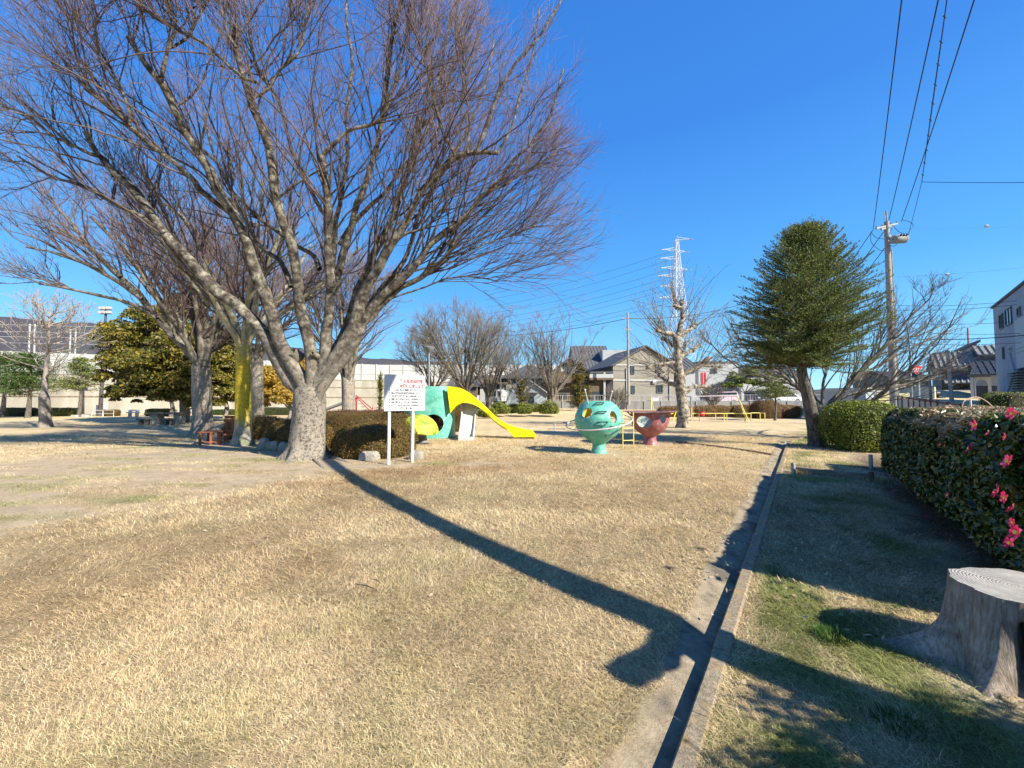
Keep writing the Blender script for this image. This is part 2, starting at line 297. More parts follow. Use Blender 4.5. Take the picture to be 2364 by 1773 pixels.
# ------------------------------------------------------------ ground, gutter, grass
KU = Vector((0.597, 0.802, 0)).normalized(); KN = Vector((KU.y, -KU.x, 0))   # along the kerb, and to its right
K0 = Vector((0.977, 2.10, 0))                                                 # a point on the pan / kerb edge
def koff(X, Y): return (X - K0.x) * KN.x + (Y - K0.y) * KN.y
def kal(X, Y): return (X - K0.x) * KU.x + (Y - K0.y) * KU.y
PANW, KERBW, KA0, KA1 = 0.27, 0.092, -9.0, 15.0
PATH = np.array([(-5.7, 3.6), (-4.9, 5.8), (-3.6, 7.9), (-2.2, 8.6), (-.5, 8.9), (.6, 9.4), (-1, 9.9), (-3, 10.3), (-6, 11.3), (-8.5, 13.5), (-11, 15), (-13, 12.5), (-13, 9.0), (-16, 7), (-16, 3)])
def polydist(X, Y, poly):
    ins = np.zeros(X.shape, bool); dm = np.full(X.shape, 1e9); k = len(poly)
    for i in range(k):
        x1, y1 = poly[i]; x2, y2 = poly[(i + 1) % k]
        ins ^= ((y1 > Y) != (y2 > Y)) & (X < (x2 - x1) * (Y - y1) / (y2 - y1 + 1e-9) + x1)
        t = np.clip(((X - x1) * (x2 - x1) + (Y - y1) * (y2 - y1)) / ((x2 - x1) ** 2 + (y2 - y1) ** 2), 0, 1)
        dm = np.minimum(dm, np.hypot(X - x1 - t * (x2 - x1), Y - y1 - t * (y2 - y1)))
    return np.where(ins, dm, -dm)
def sst(a, b, x): t = np.clip((x - a) / (b - a), 0, 1); return t * t * (3 - 2 * t)
def dirtmask(X, Y):
    d = polydist(X, Y, PATH) + (fbm(X * 1.3, Y * 1.3, 4, 5) - .5) * 1.6
    m = sst(-.1, .7, d) * (.45 + .55 * sst(.38, .6, fbm(X * .9 + 7, Y * 2.2, 4, 9)))
    for (cx, cy, r) in ((1.95, 3.6, .0), (2.45, 11, 1.3), (5.1, 13.4, 1.0), (-3.6, 10.2, 1.3), (2.75, 2.0, .75), (-2.6, 9.2, .5), (10, 12.6, 1.2), (-8, 13, 1.6)):
        if r: m = np.maximum(m, sst(r, r * .4, np.hypot(X - cx, Y - cy) + (fbm(X * 3, Y * 3, 3, 3) - .5) * .8) * .75)
    ho = koff(X, Y)
    m = np.maximum(m, sst(.95, 1.7, ho + (fbm(X * 2, Y * 2, 3, 8) - .5) * .8) * sst(40, 20, Y) * .8)
    return m
STRAW = np.array([.72, .555, .315]); BROWN = np.array([.50, .32, .16]); DARKB = np.array([.24, .15, .085]); GREEN = np.array([.17, .22, .04]); DIRT = np.array([.50, .39, .26]); YG = np.array([.40, .40, .12])
def lawncol(X, Y):
    n1 = fbm(X * .35, Y * .35, 4, 1)[..., None]; n2 = fbm(X * 1.7, Y * 1.7, 4, 2)[..., None]; n3 = fbm(X * 6, Y * 6, 3, 4)[..., None]
    k = .42 * sst(.42, .68, n1 * .45 + n2 * .3 + n3 * .25)
    # browner belt just in front of the worn path
    d = polydist(X, Y, PATH)[..., None]; belt = sst(-1.6, -.3, d) * .55 * sst(-7, -4.0, X[..., None] * 1.0 - 2 + 0 * d) + 0
    k = np.clip(k + belt * .6, 0, 1)
    c = STRAW * (1 - k) + BROWN * k; c = c * (.72 + .55 * n3)
    g = sst(.62, .78, fbm(X * 1.1 + 31, Y * 1.1, 4, 6))[..., None] * .2
    ho = koff(X, Y)[..., None]; side = sst(.1, .25, ho) * sst(30, 15, Y[..., None])
    g2 = sst(.42, .62, fbm(X * 1.5 + 3, Y * 1.5, 4, 12))[..., None]
    gl = sst(.35, .6, d) * sst(.45, .62, fbm(X * .7 + 3, Y * 2.0, 4, 16))[..., None] * .85
    g = np.clip(np.maximum(np.maximum(g, side * g2 * .85), gl), 0, 1)
    return c * (1 - g) + (GREEN * (.35 + .45 * side) + YG * (.65 - .45 * side)) * g * (.7 + .6 * n3)
def terr(X, Y):
    z = .012 * (fbm(X * .8, Y * .8, 3, 21) - .5) * np.minimum(1, Y / 3)
    z = z + .45 * sst(34.5, 44, Y) * sst(-14, -6, X)
    z = z + 1.0 * sst(47.5, 50, Y) * sst(-10, -2, X)
    o = koff(X, Y); z = z + sst(4.6, 6.2, o) * (.62 + .9 * sst(12, 60, Y)) * sst(-6, 8, Y)
    return z
def groundmesh():
    nr, na = 300, 420
    r = .5 * (1100 / .5) ** (np.arange(nr) / (nr - 1)); a = np.arange(na) / na * 2 * PI
    R, A = np.meshgrid(r, a, indexing='ij'); X = (R * np.sin(A)).ravel(); Y = (R * np.cos(A)).ravel()
    X = np.append(X, 0); Y = np.append(Y, 0); Z = terr(X, Y)
    c = lawncol(X, Y); m = dirtmask(X, Y)[..., None]; c = c * (1 - m) + DIRT * m * (.85 + .3 * fbm(X * 5, Y * 5, 3, 7)[..., None])
    road = sst(5.2, 5.5, koff(X, Y))[..., None]; 
    lot = (sst(49, 50, Y) * sst(-12, -8, X))[..., None]
    c = c * (1 - lot) + np.array([.25, .24, .22]) * lot
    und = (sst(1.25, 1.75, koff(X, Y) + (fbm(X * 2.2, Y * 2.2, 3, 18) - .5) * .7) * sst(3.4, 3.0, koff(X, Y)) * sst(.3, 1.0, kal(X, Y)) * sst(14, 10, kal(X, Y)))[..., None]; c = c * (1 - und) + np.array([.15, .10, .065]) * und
    c = c * (.76 - .33 * (sst(14, 5, np.hypot(X, Y)) * (1 - m[:, 0]))[..., None])  # shade among the grass blades painted into the ground colour
    i, j = np.meshgrid(np.arange(nr - 1), np.arange(na), indexing='ij'); j2 = (j + 1) % na
    q = np.stack([i * na + j, i * na + j2, (i + 1) * na + j2, (i + 1) * na + j], -1).reshape(-1, 4)[:, ::-1]
    jj = np.arange(na); t = np.stack([np.full(na, nr * na), (jj + 1) % na, jj], -1)[:, ::-1]
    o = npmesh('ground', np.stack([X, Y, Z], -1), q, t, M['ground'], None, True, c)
    # cut the trench the gutter sits in
    bm = bmesh.new(); bm.from_mesh(o.data)
    def near(lim0, lim1): return [f for f in bm.faces if lim0 < koff(f.calc_center_median().x, f.calc_center_median().y) < lim1 and KA0 - 3 < kal(f.calc_center_median().x, f.calc_center_median().y) < KA1 + 3]
    for po, pn in ((K0 - KN * (PANW - .004), KN), (K0 + KN * (KERBW - .004), KN)):
        fs = near(-1.5, 1.5); bmesh.ops.bisect_plane(bm, geom=fs + list({e for f in fs for e in f.edges}) + list({v for f in fs for v in f.verts}), plane_co=po, plane_no=pn, dist=1e-5)
    for a_ in (KA0, KA1):
        fs = near(-1.2, 1.2); bmesh.ops.bisect_plane(bm, geom=fs + list({e for f in fs for e in f.edges}) + list({v for f in fs for v in f.verts}), plane_co=K0 + KU * a_, plane_no=KU, dist=1e-5)
    dead = []
    for f in bm.faces:
        cc = f.calc_center_median(); q_ = koff(cc.x, cc.y); l_ = kal(cc.x, cc.y)
        if -PANW + .004 < q_ < KERBW - .004 and KA0 < l_ < KA1: dead.append(f)
    bmesh.ops.delete(bm, geom=dead, context='FACES'); bm.to_mesh(o.data); bm.free()
    tag(o, 'dry winter lawn with a worn sandy path, ground of the park', 'ground', kind='structure')
groundmesh()
# gutter: shallow pan and kerb, swept along the line in blocks
def kp(al, off, z): p = K0 + KU * al + KN * off; return Vector((p.x, p.y, z))
def gutter():
    prof = [(-PANW, -.25), (-PANW, .001), (-PANW + .03, -.004), (-.18, -.02), (-.02, -.065), (.0, -.07), (.0, -.25)]
    mb = MB(); al = KA0; rnd = random.Random(4)
    while al < KA1:
        L = 2.0
        n = len(prof); mb.add([kp(al, a, z) for a, z in prof] + [kp(al + L, a, z) for a, z in prof], [(i, (i + 1) % n, n + (i + 1) % n, n + i) for i in range(n)] + [tuple(range(n))[::-1], tuple(range(n, 2 * n))])
        al += 2.0
    e = mb.build('gutter', M['concrete'], None); tag(e, 'shallow concrete gutter running along the kerb', 'gutter', kind='structure')
    prof = [(.001, -.25), (.001, .008), (.010, .016), (KERBW - .012, .018), (KERBW, .008), (KERBW, -.25)]
    mb = MB(); al = KA0 + .4
    while al < KA1 - .5:
        n = len(prof); dz = rnd.uniform(-.006, .006); mb.add([kp(al, a, z + dz) for a, z in prof] + [kp(al + .598, a, z + dz) for a, z in prof], [(i, (i + 1) % n, n + (i + 1) % n, n + i) for i in range(n)] + [tuple(range(n))[::-1], tuple(range(n, 2 * n))])
        al += .6
    e = mb.build('kerb', M['kerb'], None); tag(e, 'lichened concrete kerb beside the gutter', 'kerb', kind='structure')
    # far bend
    a0 = kp(KA1, -.1, 0); pts = [a0, a0 + Vector((1.1, 1.1, 0)), a0 + Vector((2.6, 2.4, 0)), a0 + Vector((4.5, 3.6, 0))]
    mb = MB()
    for p, q in zip(pts[:-1], pts[1:]):
        d = (q - p); L = d.length; mb.box((p + q) / 2 + Vector((.12, -.12, .0)), (L, .13, .07), d); mb.box((p + q) / 2 + Vector((-.1, .1, -.02)), (L, .26, .055), d)
    e = mb.build('kerb', M['kerb'], None); tag(e, 'far end of the kerb bending right by the conifer', 'kerb', kind='structure')
gutter()
# grass blades
def blades():
    rng = np.random.default_rng(3); N = 470000
    D = np.exp(rng.uniform(math.log(1.25), math.log(17), N)); near = rng.uniform(1.2, 3.2, N // 7) ; D = np.concatenate([D, near]); N = len(D)
    A = rng.uniform(-math.radians(57), math.radians(57), N); R = D / np.cos(A); X = R * np.sin(A); Y = D
    keep = np.ones(N, bool); o = koff(X, Y); al = kal(X, Y)
    inpan = (o > -PANW + .02 + .20 * (fbm(al * 2.3, al * 0, 5, 5) - .35)) & (o < KERBW + .0) & (al < KA1); edge = (o > -PANW - .03) & (o < -PANW + .02)
    keep &= ~inpan
    dm = dirtmask(X, Y); keep &= rng.random(N) > dm * 1.02
    keep &= ~((np.hypot(X - 2.85, Y - 2.25) < .36)) & (np.hypot(X + 5.1, Y - 10.2) > .6)
    X, Y, D, o = X[keep], Y[keep], D[keep], o[keep]; N = len(X)
    sc = np.clip((D / 2.6) ** .62, .75, 3.4)
    h = rng.uniform(.018, .042, N) * sc ** .72; w = rng.uniform(.0015, .003, N) * sc
    nn = vnoise(X * 3, Y * 3, 77) ; h *= .65 + .7 * nn
    onright = o > .1; h = np.where(onright, h * 1.15, h)
    fl = fbm(X * .8, Y * .8, 3, 55) * 9; ang = fl + rng.normal(0, 1.2, N); lean = rng.uniform(.7, 2.1, N)
    z0 = terr(X, Y) - .004; u = np.stack([np.cos(ang), np.sin(ang)], -1); s = np.stack([-u[:, 1], u[:, 0]], -1)
    b = np.stack([X, Y], -1); yaw = rng.normal(0, .5, N)[:, None]
    m = b + u * (h * lean * .55)[:, None]; t = b + (u + s * yaw) * (h * lean * 1.25)[:, None]
    zm = z0 + h * .55; zt = z0 + h * np.where(lean > 1.3, .35, .85) + .003
    V = np.zeros((N, 5, 3)); hw = (w / 2)[:, None]
    V[:, 0, :2] = b - s * hw; V[:, 1, :2] = b + s * hw; V[:, 0, 2] = V[:, 1, 2] = z0
    V[:, 2, :2] = m + s * hw * .9; V[:, 3, :2] = m - s * hw * .9; V[:, 2, 2] = V[:, 3, 2] = zm; V[:, 4, :2] = t; V[:, 4, 2] = zt
    i = np.arange(N)[:, None] * 5; q = i + np.array([0, 1, 2, 3]); tr = i + np.array([3, 2, 4])
    c = lawncol(X, Y) * rng.uniform(.72, 1.25, (N, 1)); pal = rng.random(N)[:, None]
    c = np.where(pal < .28, c * .40, c); c = np.where(pal > .90, np.minimum(c * 1.15 + .08, .85), c)
    gr = (rng.random(N) < np.where(onright, .10, .012))[:, None]; c = np.where(gr, GREEN * rng.uniform(.7, 1.5, (N, 1)), c)
    c = c.clip(0.01, .9)
    e = npmesh('grass', V.reshape(-1, 3), q, tr, M['blade'], None, False, np.repeat(c, 5, 0)); tag(e, 'matted straw coloured winter grass of the lawn', 'grass', kind='stuff')
blades()
def shadow_strip():  # thin dark strip standing in for a shadow line over the lawn
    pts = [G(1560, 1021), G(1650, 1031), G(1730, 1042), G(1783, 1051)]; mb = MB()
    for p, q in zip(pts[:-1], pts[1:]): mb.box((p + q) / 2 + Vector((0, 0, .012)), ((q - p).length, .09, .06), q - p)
    o = mb.build('kerb', mat('dark_shadow_line', (.10, .075, .05), .9, (.16, .12, .085), 8), None); tag(o, 'narrow dark strip added as a shadow line crossing the lawn into the gutter', 'kerb', kind='structure')  # not a real kerb, stands in for a shadow line
shadow_strip()
def tuft(loc, r, n, h, colr, label, name='grass_tuft', cat='grass tuft', seed=0):
    rng = np.random.default_rng(seed); a = rng.uniform(0, 2 * PI, n); rr = r * np.sqrt(rng.random(n)); X = loc[0] + rr * np.cos(a); Y = loc[1] + rr * np.sin(a)
    th = a + rng.normal(0, .6, n); ln = rng.uniform(.2, .9, n); hh = h * rng.uniform(.5, 1, n); u = np.stack([np.cos(th), np.sin(th), 0 * th], -1); s = np.stack([-u[:, 1], u[:, 0], 0 * th], -1) * .0022
    b = np.stack([X, Y, 0 * X - .01], -1); up = np.array([0, 0, 1.]); m = b + up * hh[:, None] * .6 + u * (hh * ln * .35)[:, None]; t = b + up * hh[:, None] * .95 + u * (hh * ln)[:, None]
    V = np.stack([b - s, b + s, m + s, m - s, t], 1); i = np.arange(n)[:, None] * 5
    c = np.array(colr) * rng.uniform(.6, 1.4, (n, 1)); e = npmesh(name, V.reshape(-1, 3), i + np.array([0, 1, 2, 3]), i + np.array([3, 2, 4]), M['blade'], None, False, np.repeat(c, 5, 0)); tag(e, label, cat); return e
tuft((2.02, 2.52), .09, 260, .07, (.035, .085, .012), 'dark green grass tuft in the shade left of the tree stump', seed=1)
tuft((1.78, 1.86), .09, 260, .06, (.035, .08, .012), 'green grass tuft in the shaded strip below the tree stump', seed=2)
# dead leaves / twigs lying on the lawn
def stick(p, q, r, lab):
    mb = MB(); p = Vector(p); q = Vector(q); mid = (p + q) / 2 + Vector((.0, .01, .006)); mb.tube([p, mid, q], [r, r * .9, r * .5], 6); e = mb.build('twig', M['limb'], None, True); tag(e, lab, 'fallen twig', 'fallen twigs on the lawn')
stick(G(819, 1358) + Vector((0, 0, .035)), G(870, 1373) + Vector((0, 0, .035)), .006, 'longer brown fallen twig lying on the lawn')
stick(G(856, 1346) + Vector((0, 0, .035)), G(880, 1358) + Vector((0, 0, .035)), .004, 'shorter fallen twig lying just behind the longer one')
def litter():
    rng = np.random.default_rng(8); ctr = [(2.5, 3.4, 1.0, 180), (3.2, 4.6, 1.2, 260), (-2.9, 9.5, .9, 140), (10, 12.6, 1.3, 220), (6.4, 8.6, .9, 180), (-2, 3.5, 2.6, 26), (-1, 6.5, 4, 60), (-6, 7, 3.5, 60), (.8, 2.6, .9, 10)]
    V = []; 
    for cx, cy, r, n in ctr:
        a = rng.uniform(0, 2 * PI, n); rr = r * np.sqrt(rng.random(n)); p = np.stack([cx + rr * np.cos(a), cy + rr * np.sin(a), .025 + rng.uniform(0, .02, n)], -1)
        th = rng.uniform(0, 2 * PI, n); u = np.stack([np.cos(th), np.sin(th), rng.normal(0, .35, n)], -1) * rng.uniform(.012, .026, n)[:, None]; w = np.stack([-np.sin(th), np.cos(th), rng.normal(0, .35, n)], -1) * rng.uniform(.006, .013, n)[:, None]
        V.append(np.stack([p - u, p + w, p + u, p - w], 1).reshape(-1, 3))
    V = np.concatenate(V); q = np.arange(len(V)).reshape(-1, 4)
    e = npmesh('leaf_litter', V, q, None, M['dryleaf'], None); tag(e, 'dry fallen leaves scattered under the hedge and trees', 'leaf litter', kind='stuff')
litter()

# ------------------------------------------------------------ vectorised branches
def nrm(v): return v / (np.linalg.norm(v, axis=-1, keepdims=True) + 1e-9)
def grow(Ps, Ds, L, seg, rng, wob=.25, trop=(0, 0, .15), curl=0):
    n = len(Ps); out = np.zeros((n, seg + 1, 3)); out[:, 0] = Ps; d = nrm(Ds); tr = np.asarray(trop, float)
    for i in range(seg):
        d = nrm(d + rng.normal(0, wob, (n, 3)) / math.sqrt(seg) * 1.5 + tr / seg * 2); out[:, i + 1] = out[:, i] + d * (L / seg)[:, None]
    return out
def tubes(polys, radii, sides):
    n, k, _ = polys.shape; t = np.zeros_like(polys); t[:, 1:-1] = polys[:, 2:] - polys[:, :-2]; t[:, 0] = polys[:, 1] - polys[:, 0]; t[:, -1] = polys[:, -1] - polys[:, -2]; t = nrm(t)
    md = nrm(polys[:, -1] - polys[:, 0]); ref = np.where(np.abs(md[:, 0:1]) < .6, np.array([[1., 0, 0]]), np.array([[0, 0, 1.]])); ref = np.repeat(ref[:, None], k, 1)
    u = nrm(ref - t * (ref * t).sum(-1, keepdims=True)); w = np.cross(t, u); a = np.arange(sides) * 2 * PI / sides
    V = polys[:, :, None] + (u[:, :, None] * np.cos(a)[:, None] + w[:, :, None] * np.sin(a)[:, None]) * radii[:, :, None, None]
    b = (np.arange(n) * k * sides)[:, None, None]; i = np.arange(k - 1)[None, :, None] * sides; j = np.arange(sides)[None, None]; j2 = (j + 1) % sides
    Q = np.stack([b + i + j, b + i + j2, b + i + sides + j2, b + i + sides + j], -1).reshape(-1, 4)
    return V.reshape(-1, 3), Q
def taper(r0, r1, k, p=1.0): t = np.linspace(0, 1, k)[None] ** p; return r0[:, None] * (1 - t) + r1[:, None] * t
def spawn(polys, per, t0, t1, ang, rng, bias=(0, 0, .3), outc=None, outw=0.0):
    n, k, _ = polys.shape; idx = np.repeat(np.arange(n), per); t = rng.uniform(t0, t1, n * per) * (k - 1); i = np.minimum(t.astype(int), k - 2); f = (t - i)[:, None]
    p = polys[idx, i] * (1 - f) + polys[idx, i + 1] * f; tg = nrm(polys[idx, i + 1] - polys[idx, i]); rv = rng.normal(0, 1, p.shape) + np.asarray(bias) * 2
    if outc is not None: rv = rv + nrm(p - np.asarray(outc)) * outw
    pr = nrm(rv - tg * (rv * tg).sum(-1, keepdims=True)); a = rng.normal(ang, .15, len(p))[:, None]
    return p, nrm(tg * np.cos(a) + pr * np.sin(a)), idx, t / (k - 1)
def envlen(p, d, c, R, lo, hi, rng, sq=(1, 1, 1)):
    sq = np.asarray(sq); q = (p - c) / sq; e = d / sq; b = (q * e).sum(-1); a = (e * e).sum(-1); cc = (q * q).sum(-1) - R * R; disc = np.maximum(b * b - a * cc, 0); L = (-b + np.sqrt(disc)) / a
    return np.clip(L * rng.uniform(.6, 1.02, len(L)), lo, hi)
def merge(parts):
    V = []; Q = []; b = 0
    for v, q in parts: V.append(v); Q.append(q + b); b += len(v)
    return np.concatenate(V), np.concatenate(Q)
def cspline(pts, m):
    pts = [np.asarray(p, float) for p in pts]; q = [2 * pts[0] - pts[1]] + pts + [2 * pts[-1] - pts[-2]]; out = []; n = len(pts) - 1
    for u in np.linspace(0, n - 1e-6, m):
        i = int(u); t = u - i; a, b, c, d = q[i:i + 4]; out.append(.5 * ((2 * b) + (-a + c) * t + (2 * a - 5 * b + 4 * c - d) * t * t + (-a + 3 * b - 3 * c + d) * t ** 3))
    return np.array(out)
def wobble(poly, amp, rng):
    k = len(poly); w = np.cumsum(rng.normal(0, 1, (k, 3)), 0); w -= np.linspace(0, 1, k)[:, None] * w[-1]; return poly + w * amp / math.sqrt(k)
def trunkmesh(base, top, r0, r1, flare, roots, rng, n=28, m=22, lean=None, lump=.05):
    base = np.asarray(base, float); top = np.asarray(top, float); V = []; a = np.arange(n) * 2 * PI / n; ph = rng.uniform(0, 6.28, 6)
    H = np.linalg.norm(top - base)
    for i in range(m):
        t = (i / (m - 1)) ** 1.3; c = base + (top - base) * t + (np.array(lean) * math.sin(t * PI) if lean is not None else 0); h = t * H
        fl = flare * math.exp(-h / .22) * (1 + .55 * np.sin(roots * a + ph[0]) + .3 * np.sin((roots + 2) * a + ph[1])) * .6
        r = r0 + (r1 - r0) * t + fl + r0 * lump * (np.sin(2 * a + ph[2] + t * 3) + .7 * np.sin(3 * a + ph[3] - t * 5) + .6 * np.sin(5 * a + ph[4] + t * 9))
        r = r * (1 - .45 * max(0., (t - .85) / .15)); z = c[2] - (.06 if i == 0 else 0); V.append(np.stack([c[0] + r * np.cos(a), c[1] + r * np.sin(a), np.full(n, z)], -1))
    V = np.concatenate(V); i, j = np.meshgrid(np.arange(m - 1), np.arange(n), indexing='ij'); j2 = (j + 1) % n
    return V, np.stack([i * n + j, i * n + j2, (i + 1) * n + j2, (i + 1) * n + j], -1).reshape(-1, 4)
# ------------------------------------------------------------ trees
def limbset(specs, K, rng, wob=.05):
    """specs: list of (points, r0, r1); returns polys, radii"""
    ps = []; rs = []
    for pts, r0, r1 in specs:
        ps.append(wobble(cspline([tuple(p) for p in pts], K), wob, rng)); t = np.linspace(0, 1, K); rs.append(r0 + (r1 - r0) * t ** .85 + r0 * .05 * np.sin(t * 23 + r0 * 99))
    return np.array(ps), np.array(rs)
def bare_tree(name, label, cat, base, trunk, limbs, env, group=None, rng=None, n2=14, n3=9, n4=7, l2=(1.2, 3.6), l3=(.5, 1.7), l4=(.2, .7), r2=.022, r3=.010, r4=.0045,
              mtrunk='bark', mlimb='limb', mtwig='twig', t2=(.35, 1), ang=.55, stubs=(), bias=(0, 0, .35), trop=(0, 0, .25), wob=.3, sq=(1, 1, 1), a3=.5, s4=3, extra_trunk=None, mbr=None):
    root = thing(name, label, cat, tuple(base), group); c, R = np.asarray(env[0], float), env[1]
    V, Q = trunk; npmesh('trunk', V, Q, None, M[mtrunk], root, True)
    LP, LR = limbs; V, Q = tubes(LP, LR, 12)
    # end caps on sawn ends
    k = LP.shape[1]; caps = np.array([[(n * k + k - 1) * 12 + j for j in range(12)] for n in range(len(LP))]); ctr = LP[:, -1] + nrm(LP[:, -1] - LP[:, -2]) * .01; b = len(V)
    V2 = np.concatenate([V, ctr]); T = np.concatenate([np.stack([caps[:, j], caps[:, (j + 1) % 12], b + np.arange(len(LP))], -1) for j in range(12)])
    npmesh('limbs', V2, Q, T, M[mlimb], root, True).name = 'limb'
    p, d, idx, t = spawn(LP, n2, t2[0], t2[1], ang, rng, bias, c - np.array([0, 0, R * .4]), 1.2)
    L = envlen(p, d, c, R, l2[0], l2[1], rng, sq); keep = ((((p - c) / np.asarray(sq)) ** 2).sum(-1) < R * R * 1.02) & ((L > l2[0] + .35) | (rng.random(len(L)) < .4)); p, d, idx, t, L = p[keep], d[keep], idx[keep], t[keep], L[keep]
    B2 = grow(p, d, L, 8, rng, wob, trop); rr = LR[idx, np.minimum((t * (k - 1)).astype(int), k - 1)]; r0 = np.minimum(rr * .55, r2 * (.6 + L / l2[1])) ; R2 = taper(r0, np.full(len(r0), r4 * 1.2), 9)
    p, d, i3, t = spawn(B2, n3, .12, 1, a3, rng, bias, c - np.array([0, 0, R * .4]), .7); L = envlen(p, d, c, R, l3[0], l3[1], rng, sq) * rng.uniform(.7, 1, len(p))
    B3 = grow(p, d, L, 5, rng, wob * .9, trop); R3 = taper(np.minimum(np.full(len(p), r3), R2[i3, np.minimum((t * 8).astype(int), 8)] * .75), np.full(len(p), r4 * .8), 6)
    parts = [tubes(B2, R2, 5), tubes(B3, R3, 3)]; Vb, Qb = merge(parts); npmesh('branches', Vb, Qb, None, M[mbr or mlimb], root, True).name = 'branch'
    p, d, i4, t = spawn(B3, n4, .1, 1, .5, rng, (0, 0, .2), c - np.array([0, 0, R * .4]), .5); L = rng.uniform(l4[0], l4[1], len(p)); B4 = grow(p, d, L, s4, rng, wob * .9, trop)
    R4 = taper(np.full(len(p), r4), np.full(len(p), r4 * .45), s4 + 1); V, Q = tubes(B4, R4, 3)
    npmesh('twigs', V, Q, None, M[mtwig], root, False).name = 'crown'
    return root
def PL(pts, Y0, Y1, start=None):
    n = len(pts); out = [] if start is None else [Vector(start)]
    for i, (x, y) in enumerate(pts): f = (i / (n - 1)) if n > 1 else 1; out.append(P(x, y, Y0 + (Y1 - Y0) * f ** 1.1))
    return out
